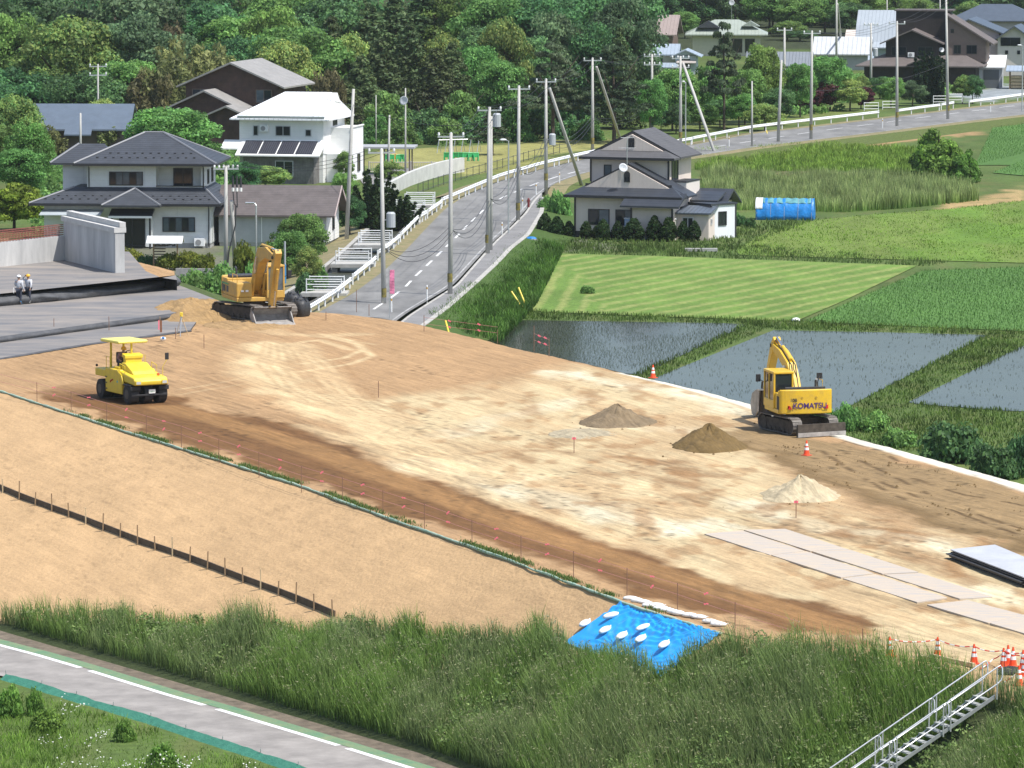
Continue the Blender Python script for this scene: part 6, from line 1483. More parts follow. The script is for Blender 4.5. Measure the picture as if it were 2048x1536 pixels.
pole('m', 1742, 46, 188, 'pole with fittings at the left corner of the black timber house', arm=1, ins=4, z=0.0, trans=3.5)
pole('n', 1794, 43, 252, 'roadside pole in front of the black timber house', arm=1, ins=3)
pole('o', 1896, -12, 238, 'tall roadside pole with a bent top before the white garage', arm=1, ins=3, lean=-4)
pole('p', 1774, -25, 118, 'thin pole behind the grey gambrel roof', z=0.0, band=False, r=.12)
pole('q', 1880, -25, 118, 'pole behind the ridge of the brown wing', z=0.0, band=False, r=.12)
pole('r', 692, 178, 488, 'bare leaning pole between the grey shed and the canal', lean=15, band=False, z=0.0)
pole('s', 448, 331, 560, 'pole with six white insulators and black cable heads by the excavator', Y=348, arm=1, ins=6, lean=4, band=False, brace=((463, 402), (471, 545)))
pole('t', 752, 190, 296, 'thin grey mast behind the park shelter', r=.07, band=False, z=0.0)
pole('u', 811, 176, 358, 'slim pole carrying a round dish beside the park shelter', r=.09, band=False, z=0.0)
pole('v', 776, 230, 372, 'leaning pole in the park left of the dish pole', lean=3, r=.12, band=False, z=0.0)
pole('w', 572, 133, 230, 'grey pole between the timber house and the white roof', r=.11, band=False, z=0.0)
pole('x', 196, 128, 285, 'pole with aerials behind the slate-blue shed roof', arm=2, ins=2, r=.12, band=False, z=0.0)
pole('y', 161, 226, 332, 'short pole with a pale guy wire before the slate-blue shed roof', r=.13, band=False, z=0.0)
pd = POLES['u']; dish('pole_dish', 'round white dish fixed to the slim park pole', pd[0] + pd[1] * .85 + Vector((-.12, -.15, 0)), .42, .1, (-.5, -1, .2))
ps = [c for c in COL.objects if c.get('label', '').startswith('pole with six')][0]
for k in range(3):
    x_ = .55 + k * .28
    MB().tube([(x_, 0, 7.15), (x_, 0, 6.35)], [.05, .09], 8).build('cable_head', M_wire, ps)
    MB().tube([(x_, 0, 6.3), (x_, 0, 6.05)], .10, 8).build('insulator', M_ins, ps)
MB().tube([(.55, 0, 6.1), (.62, 0, 5.2), (.85, 0, 4.9), (.83, 0, 6.1)], .04, 6).build('cable_drop', M_wire, ps)
MB().tube([(.75, 0, 5.0), (.7, 0, 3.6), (.25, -.2, 1.8), (.1, -.2, .2)], .05, 6).build('cable_drop', M_wire, ps)
# lamp posts
def lamp(u, vt, vb, label, arm, dx, z=ZR):
    p = px(u, vb, z); top = at(u, vt, p.y).z - p.z
    t = thing('street_lamp', label, 'street lamp', p)
    MB().tube([(0, 0, -.3), (0, 0, top * .6), (0, 0, top), (dx * .4, 0, top + .08)], [.07, .06, .05, .045], 8).build('post', M_steel, t)
    MB().sph((dx * .75, 0, top + .1), (abs(dx) * .5, .14, .09), 10, 6).build('lantern', mat('lamp_glass', (.66, .67, .66), .3), t)
lamp(1017, 282, 470, 'street lamp with a flat white head on the pavement', 1, -.55)
lamp(2044, 92, 222, 'street lamp at the right edge beside the road', 1, -.5)
lamp(1371, 165, 292, 'thin hook-topped lamp post beside the braced pole', 1, -.3)
t = thing('bent_pipe', 'white bent pipe standing behind the excavator arm', 'pipe', px(513, 560, 0))
MB().tube([(0, 0, 0), (0, 0, 5.3), (-.15, 0, 5.45), (-.75, 0, 5.45)], .06, 8).build('pipe', M_steel, t)
t = thing('blue_pipe_mast', 'slim blue-grey mast just right of the excavator arm', 'pole', px(570, 575, 0))
MB().tube([(0, 0, 0), (0, 0, 3.2)], .07, 8).build('shaft', M_trans, t)
MB().tube([(0, 0, .1), (0, 0, 1.6)], .085, 8).build('sleeve', mat('blue_sleeve', (.05, .22, .45), .5), t)
# cables
def span(label, ka, kb, fa, fb, sag, offs_, r, cat='cable'):
    pa, pb = POLES[ka], POLES[kb]; m = MB()
    for i, o_ in enumerate(offs_):
        A = pa[0] + pa[1] * fa + Vector((o_ * math.cos(pa[2]), o_ * math.sin(pa[2]), .3 if fa > .9 else -.12 * i))
        B_ = pb[0] + pb[1] * fb + Vector((o_ * math.cos(pb[2]), o_ * math.sin(pb[2]), .3 if fb > .9 else -.12 * i))
        m.tube([A.lerp(B_, k / 14) - Vector((0, 0, sag * (1 + .25 * (i % 3)) * 4 * (k / 14) * (1 - k / 14))) for k in range(15)], r, 5)
    o = m.build('overhead_cable', M_wire); tag(o, label, cat, 'overhead cables')
for ka, kb, a, b, lb in [('a', 'b', .40, .42, 'black cables sagging from the crest pole to the pavement pole'), ('b', 'c', .42, .38, 'black cables sagging from the near pavement pole to the transformer pole'), ('c', 'd', .40, .42, 'black cables from the transformer pole to the pole behind the lamp'), ('d', 'e', .40, .48, 'black cables from the pole behind the lamp to the hanging transformer pole'), ('e', 'f', .45, .38, 'black cables from the hanging transformer pole to the tall pole by the beige roof'), ('f', 'g', .38, .42, 'black cables from the tall pole by the beige roof to the orchard pole')]:
    span(lb, ka, kb, a, b, .9, (-.1, .08, .2), .02)
for ka, kb, lb in [('b', 'c', 'thin wires between the tops of the near pavement pole and transformer pole'), ('c', 'e', 'thin wires from the transformer pole top to the hanging transformer pole'), ('e', 'f', 'thin wires from the hanging transformer pole to the tall pole by the beige roof'), ('f', 'g', 'thin wires from the tall beige roof pole to the orchard pole'), ('k', 'n', 'thin wires between the maple pole and the black house pole'), ('n', 'o', 'thin wires between the black house pole and the bent pole'), ('a', 's', 'thin wires from the crest pole back to the six-insulator pole')]:
    span(lb, ka, kb, .97, .97, .6, (-.7, 0, .7), .014)
for ka, kb, lb in [('r', 'w', 'single wire from the bare leaning pole to the grey pole'), ('r', 'c', 'single wire from the bare leaning pole to the transformer pole'), ('k', 'o', 'single sagging cable along the front of the black house')]:
    span(lb, ka, kb, .9 if ka == 'r' else .45, .9 if ka == 'r' else .45, .8, (0,), .02)

# ------------------------------------------------------------------ guard rails, canal bridges, park
M_rail = mat('white_rail_paint', (.74, .75, .75), .4, .12, 2)
def guard(label, pts, hh=.78, z=ZR, step=3.0, hz=.30):
    P = resample(smooth(resample(np.array([xy(u, v, z + hh - .1) for u, v in pts]), 60)), 40)
    t = thing('guard_rail', label, 'guard rail', (*P[0], z), 0, 'white guard rails along the road')
    q_ = P - P[0]; prof = [(0, hh), (.06, hh - .05), (0, hh - .12), (.06, hh - .22), (0, hh - .30), (-.03, hh - .30), (-.03, hh)]
    dd = np.gradient(P, axis=0); dd /= np.linalg.norm(dd, axis=1)[:, None]; nn = np.stack([dd[:, 1], -dd[:, 0]], -1)
    m = MB(); m.loft([[(*(q_[i] + nn[i] * a), b) for a, b in prof] for i in range(40)]); m.build('beam', M_rail, t)
    L_ = np.linalg.norm(np.diff(P, axis=0), axis=1).sum(); k = max(2, int(L_ / step))
    for j in range(k + 1):
        p = q_[min(39, int(39 * j / k))]; MB().tube([(p[0] - nn[0][0] * .1, p[1] - nn[0][1] * .1, -.3), (p[0] - nn[0][0] * .1, p[1] - nn[0][1] * .1, hh - .02)], .06, 6).build('post', M_rail, t)
guard('nearest white guard rail, starting behind the black bags', [(610, 618), (640, 600), (672, 580), (702, 557)])
guard('white guard rail between the first and second canal bridge', [(708, 549), (730, 532), (752, 514)])
guard('white guard rail beside the middle canal bridges', [(758, 502), (778, 488), (799, 471)])
guard('white guard rail below the dark conifers', [(803, 466), (820, 449), (838, 431)])
guard('short white guard rail piece at the bridge turning', [(841, 430), (853, 423)])
guard('white guard rail by the farthest canal bridge', [(857, 420), (870, 411), (884, 401)])
guard('long white guard rail along the park curve', [(886, 397), (940, 374), (1000, 349), (1080, 326), (1160, 307), (1200, 299)])
guard('short white guard rail just right of the beige house roof', [(1343, 283), (1384, 276)])
guard('long white guard rail along the orchard', [(1386, 275), (1500, 253), (1600, 241), (1680, 232), (1758, 223)], step=4)
guard('white guard rail before the black timber house', [(1798, 220), (1840, 214), (1880, 209)], step=4)
guard('short white guard rail beside the bent pole', [(1884, 208), (1908, 204)])
guard('white guard rail at the right edge of the photo', [(1940, 202), (1995, 195), (2060, 186)], step=4)
def rail_fence(par, a, b, h, rails, r=.035, z=0):
    a, b = Vector(a), Vector(b)
    m = MB()
    for k in range(rails): m.tube([a + Vector((0, 0, h * (1 - k * .36) - .02)), b + Vector((0, 0, h * (1 - k * .36) - .02))], r, 6)
    for p in (a, b): m.tube([p + Vector((0, 0, z)), p + Vector((0, 0, h + .04))], r * 1.15, 6)
    return m.build('railing', M_rail, par)
M_canal = mat('canal_concrete', (.20, .195, .18), .9, .4, 1, world=True)
uu_, _ = proj(np.concatenate([rl2, np.full((160, 1), ZR)], 1)); sel = (uu_ > 590) & (uu_ < 895)
cc_ = rl2[sel]
ribbon('canal_floor', offs(cc_, 4.4), offs(cc_, 1.9), 0.03, mat('canal_mud', (.045, .05, .035), .5, .4, 1, world=True))
ribbon('canal_wall', offs(cc_, 1.9), offs(cc_, 1.88), 0, M_canal, zl=.02, zr=ZR - .01)
ribbon('canal_wall', offs(cc_, 4.42), offs(cc_, 4.40), 0, M_canal, zl=.52, zr=.02)
ribbon('canal_coping', offs(cc_, 4.75), offs(cc_, 4.42), .525, mat('canal_coping_concrete', (.36, .35, .32), .9, .3, 1, world=True))
ribbon('canal_bank', offs(cc_, 7.5), offs(cc_, 4.75), 0, M_verge, zl=-.03, zr=.52)
for u, v, wd, lb in [(690, 588, 2.3, 'nearest canal bridge with white railings, behind the container bags'), (744, 530, 2.6, 'second canal bridge with two white railings'), (786, 492, 2.4, 'third canal bridge with white railings, left of the crest pole'), (836, 446, 2.6, 'fourth canal bridge under the dark conifer branches'), (852, 428, 2.2, 'fifth canal bridge close behind the fourth'), (872, 412, 2.2, 'farthest canal bridge with white railings')]:
    p = px(u, v, .62); t = thing('canal_bridge', lb, 'footbridge', (p.x, p.y, 0), RZ(-3), 'small bridges over the roadside canal')
    MB().box(-3.0, .1, 0, wd, .42, .66).build('deck', mat('bridge_concrete', (.40, .39, .36), .9, .25, 1.5), t)
    MB().box(-2.9, -2.5, .1, wd - .1, .02, .42).build('abutment', M_canal, t)
    for y_ in (.06, wd - .06): rail_fence(t, (-2.6, y_, .66), (-.25, y_, .66), .95, 3)
for u, v, lb in [(1742, 222, 'white railing at the orchard gap, left of two'), (1779, 219, 'white railing at the orchard gap, right of two'), (1880, 208, 'white railing left of the bent pole'), (1910, 204, 'white railing right of the bent pole'), (1300, 284, 'white railing half hidden by the beige house ridge')]:
    p = px(u, v, ZR); t = thing('white_railing', lb, 'railing', p, RZ(8), 'white railings at the road gaps'); rail_fence(t, (-.8, 0, 0), (.85, 0, 0), .95, 3)
# park
t = thing('park_shelter', 'flat-roofed open park shelter on slim posts', 'shelter', px(722, 352), RZ(-4))
MB().box(-.6, 5.0, -.4, 3.2, 2.55, 2.75).build('roof', mat('shelter_roof_grey', (.34, .35, .36), .6, .1, 1), t, .03)
for x_ in (0, 2.2, 4.5):
    for y_ in (0, 2.8): MB().box(x_ - .06, x_ + .06, y_ - .06, y_ + .06, -.2, 2.55).build('post', mat('brown_post', (.12, .10, .085), .7), t)
MB().box(-.4, 4.8, -.2, 3.0, -.1, .12).build('floor', M_pave, t)
W0 = [xy(u, v, 0) for u, v in [(752, 402), (780, 392), (820, 372), (860, 358), (900, 348), (929, 344)]]
P = smooth(resample(np.array(W0), 30)); dd = np.gradient(P, axis=0); dd /= np.linalg.norm(dd, axis=1)[:, None]; nn = np.stack([-dd[:, 1], dd[:, 0]], -1)
m = MB(); hs = np.linspace(1.1, 1.35, 30)
m.loft([[(*P[i], -.3), (*P[i], hs[i]), (*(P[i] + nn[i] * .35), hs[i]), (*(P[i] + nn[i] * .35), -.3)] for i in range(30)])
o = m.build('curved_wall', mat('white_concrete', (.50, .50, .475), .8, .2, .8)); tag(o, 'curved low white concrete wall along the park beside the road', 'wall')
m = MB(); a = np.array([(*xy(u, v, .02),) for u, v in [(748, 398), (800, 372), (850, 352), (860, 340), (770, 335), (720, 360)]]); m.add([(*p, .06) for p in a], [tuple(range(6))]); o = m.build('park_paving', M_pave); tag(o, kind='structure')
t = thing('park_fence', 'pale railing fence between the park paving and the lawn', 'fence', px(738, 346))
p1 = px(905, 346) - px(738, 346)
m = MB(); m.tube([(0, 0, 1.0), p1 + Vector((0, 0, 1.0))], .04, 5); m.tube([(0, 0, .12), p1 + Vector((0, 0, .12))], .04, 5); m.build('rails', mat('fence_beige', (.50, .47, .42), .6), t)
m = MB()
for k in range(48): m.tube([p1 * (k / 47) + Vector((0, 0, .12)), p1 * (k / 47) + Vector((0, 0, 1.0))], .022, 4)
m.build('bars', MAT['fence_beige'], t)
for k in range(5): MB().tube([p1 * (k / 4) + Vector((0, 0, -.1)), p1 * (k / 4) + Vector((0, 0, 1.1))], .06, 6).build('post', MAT['fence_beige'], t)
M_green = mat('bright_green_plastic', (.035, .36, .11), .5); M_org = mat('orange_plastic', (.65, .28, .03), .5)
def pipe_stand(u, v, mt, label, group):
    t = thing('pipe_barrier', label, 'barrier', px(u, v), RZ(random.uniform(-25, 25)), group)
    m = MB()
    for x_ in (-.25, .25): m.tube([(x_ * .8, -.2, 0), (x_, 0, .8), (x_ * .8, .2, 0)], .045, 5)
    m.build('legs', mt, t)
    m = MB(); m.tube([(-.25, 0, .8), (.25, 0, .8)], .045, 5); m.box(-.24, .24, -.02, .02, .35, .75); m.build('panel', mt, t)
for i, u in enumerate((893, 902, 912, 921, 931, 941, 952)): pipe_stand(u, 322, M_green, 'small bright green barrier stand on the park lawn below the swing frame', 'green stands on the park lawn')
for i, u in enumerate((775, 783, 797, 803)): pipe_stand(u, 326, M_green, 'small bright green barrier stand under the park shelter', 'green stands under the shelter')
pipe_stand(789, 325, M_org, 'single orange barrier stand among the green ones under the shelter', None)
t = thing('swing_frame', 'long grey swing frame without seats at the back of the park lawn', 'swing frame', px(878, 306))
p1 = px(958, 304) - px(878, 306)
MB().tube([(0, 0, 1.3), p1 + Vector((0, 0, 1.3))], .04, 6).build('top_bar', M_steel, t)
for k in range(6):
    b = p1 * (k / 5); MB().tube([b + Vector((-.2, -.4, 0)), b + Vector((0, 0, 1.3)), b + Vector((.2, .4, 0))], .035, 5).build('leg', M_steel, t)
t = thing('mesh_fence', 'low dark mesh fence following the curve between park and guard rail', 'fence', px(836, 388))
P = np.array([xy(u, v, .1) for u, v in [(836, 388), (880, 372), (930, 357), (1000, 338), (1060, 320), (1120, 306)]]); P = resample(P, 26); P0 = P[0].copy(); P -= P0
for z_ in (.85, .15): MB().tube([(*p, z_) for p in P], .025, 4).build('rail', M_dsteel, t)
for p in P: MB().tube([(*p, -.1), (*p, .95)], .03, 5).build('post', M_dsteel, t)
# delineators, yellow guards, small roadside things
for u, v, lb in [(854, 600, 'white marker post in the weeds at the pavement start'), (783, 624, 'white marker post at the sand crest by the banner'), (1004, 470, 'white marker post before the street lamp'), (1045, 420, 'white marker post at the kerb near the red hydrant'), (1072, 389, 'white marker post at the pavement end'), (1119, 366, 'white marker post left of the leaning brace'), (1458, 293, 'white marker post near the short bare pole'), (1765, 256, 'white marker post left of the black house pole'), (1981, 224, 'white marker post near the right edge')]:
    t = thing('marker_post', lb, 'marker post', px(u, v, ZR), 0, 'white marker posts along the road')
    MB().tube([(0, 0, -.2), (0, 0, .95), (0, 0, 1.0)], [.045, .045, .02], 8).build('post', M_white, t)
    MB().tube([(0, 0, .72), (0, 0, .86)], .049, 8).build('reflector', mat('amber_reflector', (.5, .28, .05), .3), t)
M_yel = mat('yellow_guard', (.72, .55, .06), .5)
for a, b, lb in [((1023, 583), (1054, 620), 'yellow guy-wire guard leaning left at the mown field corner'), ((1037, 575), (1058, 618), 'steeper yellow guy-wire guard at the mown field corner'), ((891, 641), (898, 657), 'short yellow stake on the sand crest'), ((1533, 261), (1538, 275), 'short yellow guard leaning beside the road')]:
    p = px(*b, 0.1 if b[1] != 657 else 2.45); q_ = at(a[0], a[1], p.y + .8)
    o = MB().tube([(0, 0, -.3), Vector(q_) - p], .055, 8).build('yellow_guard', M_yel); o.location = p; tag(o, lb, 'guard')
t = thing('fire_hydrant', 'dark red hydrant post at the far end of the pavement', 'hydrant', px(1057, 415, ZR + .12))
MB().tube([(0, 0, 0), (0, 0, .7), (0, 0, .8)], [.10, .10, .04], 10).build('post', mat('dark_red_paint', (.16, .02, .02), .5), t); MB().tube([(-.16, 0, .55), (.16, 0, .55)], .06, 8).build('nozzle', MAT['dark_red_paint'], t)
t = thing('concrete_box', 'small concrete box with a crumpled blue sheet on top at the field corner', 'box', px(1061, 492), .1)
MB().box(-.5, .5, -.4, .4, -.2, .55).build('body', S_found, t, .02); MB().sph((.05, 0, .55), (.42, .3, .18), 8, 5, -.2).build('sheet', M_btarp, t)
for i, (u, v) in enumerate(((1385, 503), (1419, 503))):
    o = MB().box(-.6, .6, -.2, .2, 0, .25).build('concrete_block', S_found, None, .02); o.location = px(u, v); tag(o, ['left of two flat concrete blocks in the grass below the lean-to', 'right of two flat concrete blocks in the grass below the lean-to'][i], 'block', 'flat concrete blocks')
bn = thing('banner', 'pink banner flag on a thin pole beside the crest pole', 'flag', px(779, 640, .4))
MB().tube([(0, 0, 0), (0, 0, 3.3)], .025, 6).build('pole', M_steel, bn)
m = MB(); m.loft([[(.02 + .30 * t_ + 0, .06 * math.sin(k * .9 + t_ * 2), 3.2 - k * .17) for t_ in (0, .33, .66, 1)] for k in range(10)], False, False); m.build('cloth', mat('pink_cloth', (.75, .22, .36), .7, .3, 3), bn)
m = MB(); m.sph((0, 0, .1), (.28, .2, .16), 8, 5); o = m.build('white_bag', M_white); o.location = px(1592, 643); tag(o, 'small white bag on the corner of the bund above the middle paddy', 'bag')
# ------------------------------------------------------------------ machines
M_ykom = mat('bright_yellow_paint', (.70, .44, .012), .42, .10, 3.5, coat=.15, col2=(.54, .34, .04))
M_yold = mat('worn_yellow_paint', (.60, .35, .055), .55, .22, 3.0, col2=(.43, .27, .075))
M_yrol = mat('lemon_yellow_paint', (.72, .53, .02), .45, .10, 3.0, coat=.1, col2=(.60, .43, .05))
M_shoe = mat('track_steel', (.17, .15, .13), .65, .45, 5)
M_mud = mat('muddy_steel', (.085, .072, .06), .92, .45, 4, spec=.2)
M_blade = mat('worn_blade_steel', (.34, .32, .30), .5, .4, 2.5)
M_hyd = mat('chrome_rod', (.55, .55, .56), .2, metal=.8)
M_hose = M_black
def text_mesh(s, size, name, material, M, par, ext=.004):
    cu = bpy.data.curves.new(name, 'FONT'); cu.body = s; cu.size = size; cu.extrude = ext; cu.align_x = 'CENTER'; cu.offset = size * .022
    ob = bpy.data.objects.new(name + '_tmp', cu); COL.objects.link(ob)
    dg = bpy.context.evaluated_depsgraph_get(); me = bpy.data.meshes.new_from_object(ob.evaluated_get(dg))
    bpy.data.objects.remove(ob); bpy.data.curves.remove(cu)
    me.transform(M); me.materials.clear(); me.materials.append(material)
    o = bpy.data.objects.new(name, me); COL.objects.link(o); o.parent = par; return o
def beam(mb, pts, w, M):
    """box-section beam in the x-z plane: pts = (x, z, depth)"""
    up, dn = [], []
    for i, (x, z, d) in enumerate(pts):
        a = pts[max(i - 1, 0)]; b = pts[min(i + 1, len(pts) - 1)]; t = Vector((b[0] - a[0], b[1] - a[1])).normalized(); n_ = Vector((-t.y, t.x))
        up.append((x + n_.x * d / 2, z + n_.y * d / 2)); dn.append((x - n_.x * d / 2, z - n_.y * d / 2))
    mb.prism(up + dn[::-1], -w / 2, w / 2, 'y', M)
def cyl2(par, a, b, r, M, y=0.0, name='hydraulic_cylinder', mt=None, frac=.58):
    A, B_ = Vector((a[0], y, a[1])), Vector((b[0], y, b[1])); mid = A.lerp(B_, frac)
    o = MB().tube([M @ A, M @ mid], r, 10).build(name, mt or M_yold, par)
    MB().tube([M @ mid, M @ B_], r * .55, 8).build('rod', M_hyd, o); return o
def excavator(name, label, P, tr, ur, k, Y, shoe_w, Lw, gauge, boom, armp, bucketp, bw, blade, tail, letters):
    t = thing(name, label, 'excavator', P)
    MT = Matrix.Rotation(R(tr), 4, 'Z'); MU = Matrix.Rotation(R(ur), 4, 'Z')
    r = .40 * k; hl = Lw / 2 - r
    for sg in (-1, 1):
        yc = sg * gauge / 2; m = MB(); per = 4 * hl + 2 * math.pi * r; n_ = int(per / (.175 * k))
        for j in range(n_):
            s_ = per * j / n_
            if s_ < 2 * hl: x, z, an = -hl + s_, 2 * r, 0
            elif s_ < 2 * hl + math.pi * r: a = (s_ - 2 * hl) / r; x, z, an = hl + r * math.sin(a), r + r * math.cos(a), a
            elif s_ < 4 * hl + math.pi * r: x, z, an = hl - (s_ - 2 * hl - math.pi * r), 0, math.pi
            else: a = (s_ - 4 * hl - math.pi * r) / r; x, z, an = -hl - r * math.sin(a), r - r * math.cos(a), math.pi + a
            Mm = MT @ Matrix.Translation((x, yc, z + .03)) @ Matrix.Rotation(an, 4, 'Y')
            m.box(-.082 * k, .082 * k, -shoe_w / 2, shoe_w / 2, -.03, .0, Mm); m.box(-.02 * k, .02 * k, -shoe_w / 2, shoe_w / 2, 0, .035, Mm)
        tk = m.build('track', M_shoe, t)
        m = MB().prism([(-hl, .12), (hl, .12), (hl + .1, r * 1.5), (hl * .7, r * 1.72), (-hl * .7, r * 1.72), (-hl - .1, r * 1.5)], yc - shoe_w * .30, yc + shoe_w * .30, 'y', MT); m.build('track_frame', M_mud, tk)
        for x in (-hl, hl):
            m = MB(); m.tube([MT @ Vector((x, yc - shoe_w * .36, r)), MT @ Vector((x, yc + shoe_w * .36, r))], r * .86, 16); m.build('sprocket' if x < 0 else 'idler', M_mud, tk)
        for j in range(6):
            x = -hl * .8 + 1.6 * hl * j / 5; MB().tube([MT @ Vector((x, yc - shoe_w * .38, .17 * k)), MT @ Vector((x, yc + shoe_w * .38, .17 * k))], .12 * k, 10).build('roller', M_mud, tk)
    m = MB().box(-.75 * k, .75 * k, -gauge / 2, gauge / 2, .35 * k, .72 * k, MT); m.tube([(0, 0, .7 * k), (0, 0, 1.0 * k)], .62 * k, 20); m.build('undercarriage', M_mud, t)
    z0 = 1.0 * k; W = 2.72 * k; hw = W / 2
    Mz = MU
    # upper structure
    m = MB().box(-tail * .75, 1.3 * k, -hw, hw, z0, z0 + .22 * k, Mz); m.build('revolving_frame', Y, t, .03)
    m = MB().box(-.9 * k, 1.25 * k, -hw, -.45 * k, z0 + .22 * k, z0 + 1.05 * k, Mz); m.build('right_body', Y, t, .07 * k)
    m = MB().box(-tail * .72, -.95 * k, -hw * .98, hw * .98, z0 + .22 * k, z0 + 1.15 * k, Mz); m.box(-.9 * k, -.1 * k, .42 * k, hw * .97, z0 + .22 * k, z0 + 1.0 * k, Mz); m.build('engine_housing', Y, t, .05 * k)
    m = MB().box(-tail * .68, -1.0 * k, -hw * .8, hw * .72, z0 + 1.15 * k, z0 + 1.32 * k, Mz); m.build('engine_hood', M_dsteel if k > .9 else Y, t, .05 * k)
    poly = [(-tail * .70, -hw), (-tail * .70, hw)]
    arc = [(-tail * (.80 + .20 * math.cos(a) ** .8), hw * math.sin(a) * 1.0) for a in [math.pi / 2 - math.pi * j / 14 for j in range(15)]]
    m = MB().prism(arc[::-1], z0 + .02 * k, z0 + 1.22 * k, 'z', Mz); cw = m.build('counterweight', Y, t, .11 * k, seg=3)
    # cab
    cx0, cx1, cy0, cy1, cz0, cz1 = -.35 * k, 1.35 * k, .40 * k, hw - .02, z0 + .18 * k, z0 + 1.92 * k
    m = MB()
    for (x, y) in ((cx0, cy0), (cx0, cy1), (cx1, cy0), (cx1, cy1), ((cx0 + cx1) / 2, cy1)):
        b = .05 * k; m.box(x - b, x + b, y - b, y + b, cz0, cz1, Mz)
    m.box(cx0 - .06, cx1 + .06, cy0 - .06, cy1 + .06, cz1 - .02, cz1 + .10 * k, Mz); m.box(cx0 - .05, cx1 + .05, cy0 - .05, cy1 + .05, cz0, cz0 + .42 * k, Mz)
    cb = m.build('cab', Y, t, .03 * k)
    gz0, gz1 = cz0 + .44 * k, cz1 - .03
    MB().box(cx1 - .01, cx1 + .01, cy0 + .06, cy1 - .06, gz0, gz1, Mz).build('windscreen', M_glassl if k > .9 else M_glass, cb)
    MB().box(cx0 + .05, cx1 - .06, cy1 - .015, cy1 + .005, gz0 - .25 * k, gz1, Mz).build('side_window', M_glass, cb)
    MB().box(cx0 + .05, cx1 - .06, cy0 - .005, cy0 + .015, gz0, gz1, Mz).build('side_window', M_glass, cb)
    MB().box(cx0 - .01, cx0 + .01, cy0 + .06, cy1 - .06, gz0 + .1 * k, gz1, Mz).build('rear_window', M_glass, cb)
    m = MB().box(cx0 + .25 * k, cx0 + .7 * k, cy0 + .2 * k, cy1 - .2 * k, cz0 + .42 * k, cz0 + .6 * k, Mz); m.box(cx0 + .22 * k, cx0 + .34 * k, cy0 + .22 * k, cy1 - .22 * k, cz0 + .6 * k, cz0 + 1.25 * k, Mz); m.build('seat', M_black, cb, .03)
    # front end
    m = MB(); beam(m, boom, .48 * k, Mz); m.build('boom', Y, t, .03 * k)
    m = MB(); beam(m, armp, .38 * k, Mz); m.build('arm', Y, t, .025 * k)
    f0, kn, tp_ = boom[0], boom[len(boom) // 2], boom[-1]
    for y in (-.33 * k, .33 * k): cyl2(t, (f0[0] + .45 * k, f0[1] - .35 * k), (kn[0] - .1 * k, kn[1] - .1 * k), .10 * k, Mz, y, 'boom_cylinder', Y)
    cyl2(t, (kn[0] - .05, kn[1] + kn[2] * .62), (armp[0][0], armp[0][1] + .05), .095 * k, Mz, 0, 'arm_cylinder', Y)
    a0, a1 = Vector(armp[0][:2]), Vector(armp[-1][:2]); ad = (a1 - a0).normalized(); an = Vector((-ad.y, ad.x)); an = an if an.x > 0 else -an
    c0 = a0.lerp(a1, .28) + an * (.26 * k); c1 = a0.lerp(a1, .92) + an * (.36 * k)
    cyl2(t, c0, c1, .08 * k, Mz, 0, 'bucket_cylinder', Y)
    m = MB()
    for y in (-.2 * k, .2 * k): m.tube([Mz @ Vector((c1.x, y, c1.y)), Mz @ Vector((bucketp[1][0], y, bucketp[1][1]))], .05 * k, 6)
    m.build('bucket_link', M_mud, t)
    m = MB().prism(bucketp, -bw / 2, -bw / 2 + .05, 'y', Mz); m.prism(bucketp, bw / 2 - .05, bw / 2, 'y', Mz)
    nb = len(bucketp)
    for i in range(1, nb - 1):
        a, b = Vector(bucketp[i]), Vector(bucketp[i + 1]); tn = (b - a).normalized(); nn_ = Vector((-tn.y, tn.x)) * .035
        m.prism([tuple(a), tuple(b), tuple(b + nn_), tuple(a + nn_)], -bw / 2 + .051, bw / 2 - .051, 'y', Mz)
    bk_o = m.build('bucket', M_blade if k > .9 else M_mud, t)
    e = bucketp[-1]; m = MB().box(e[0] - .06, e[0] + .06, -bw / 2 - .02, bw / 2 + .02, e[1] - .05, e[1] + .03, Mz); m.build('cutting_edge', mat('bare_bright_steel', (.60, .60, .60), .35, .15, 3, metal=.4), bk_o)
    # hoses and pins
    m = MB()
    for y in (-.10, .10):
        m.tube([Mz @ Vector((f0[0] - .05, y * k, f0[1] + .3 * k)), Mz @ Vector((kn[0] - .5 * k, y * k, kn[1] + .16 * k)), Mz @ Vector((kn[0], y * k, kn[1] + kn[2] * .56)), Mz @ Vector((tp_[0] - .3 * k, y * k, tp_[1] + .32 * k))], .03 * k, 6)
    m.build('hoses', M_hose, t)
    for q_ in (tp_, armp[-1]): MB().tube([Mz @ Vector((q_[0], -.27 * k, q_[1])), Mz @ Vector((q_[0], .27 * k, q_[1]))], .09 * k, 10).build('pin', M_mud, t)
    # handrail, exhaust, lamps
    m = MB(); yy = -hw + .08
    m.tube([Mz @ Vector((1.1 * k, yy, z0 + 1.0 * k)), Mz @ Vector((1.1 * k, yy, z0 + 1.5 * k)), Mz @ Vector((.1 * k, yy, z0 + 1.5 * k)), Mz @ Vector((.1 * k, yy, z0 + 1.0 * k))], .022, 6); m.build('handrail', Y, t)
    MB().tube([Mz @ Vector((-tail * .62, -hw * .45, z0 + 1.3 * k)), Mz @ Vector((-tail * .62, -hw * .45, z0 + 1.62 * k)), Mz @ Vector((-tail * .70, -hw * .45, z0 + 1.70 * k))], .06 * k, 8).build('exhaust', M_dsteel, t)
    MB().box(kn[0] + .1, kn[0] + .22, .22 * k, .34 * k, kn[1] - .1, kn[1] + .06, Mz).build('work_lamp', M_white, t)
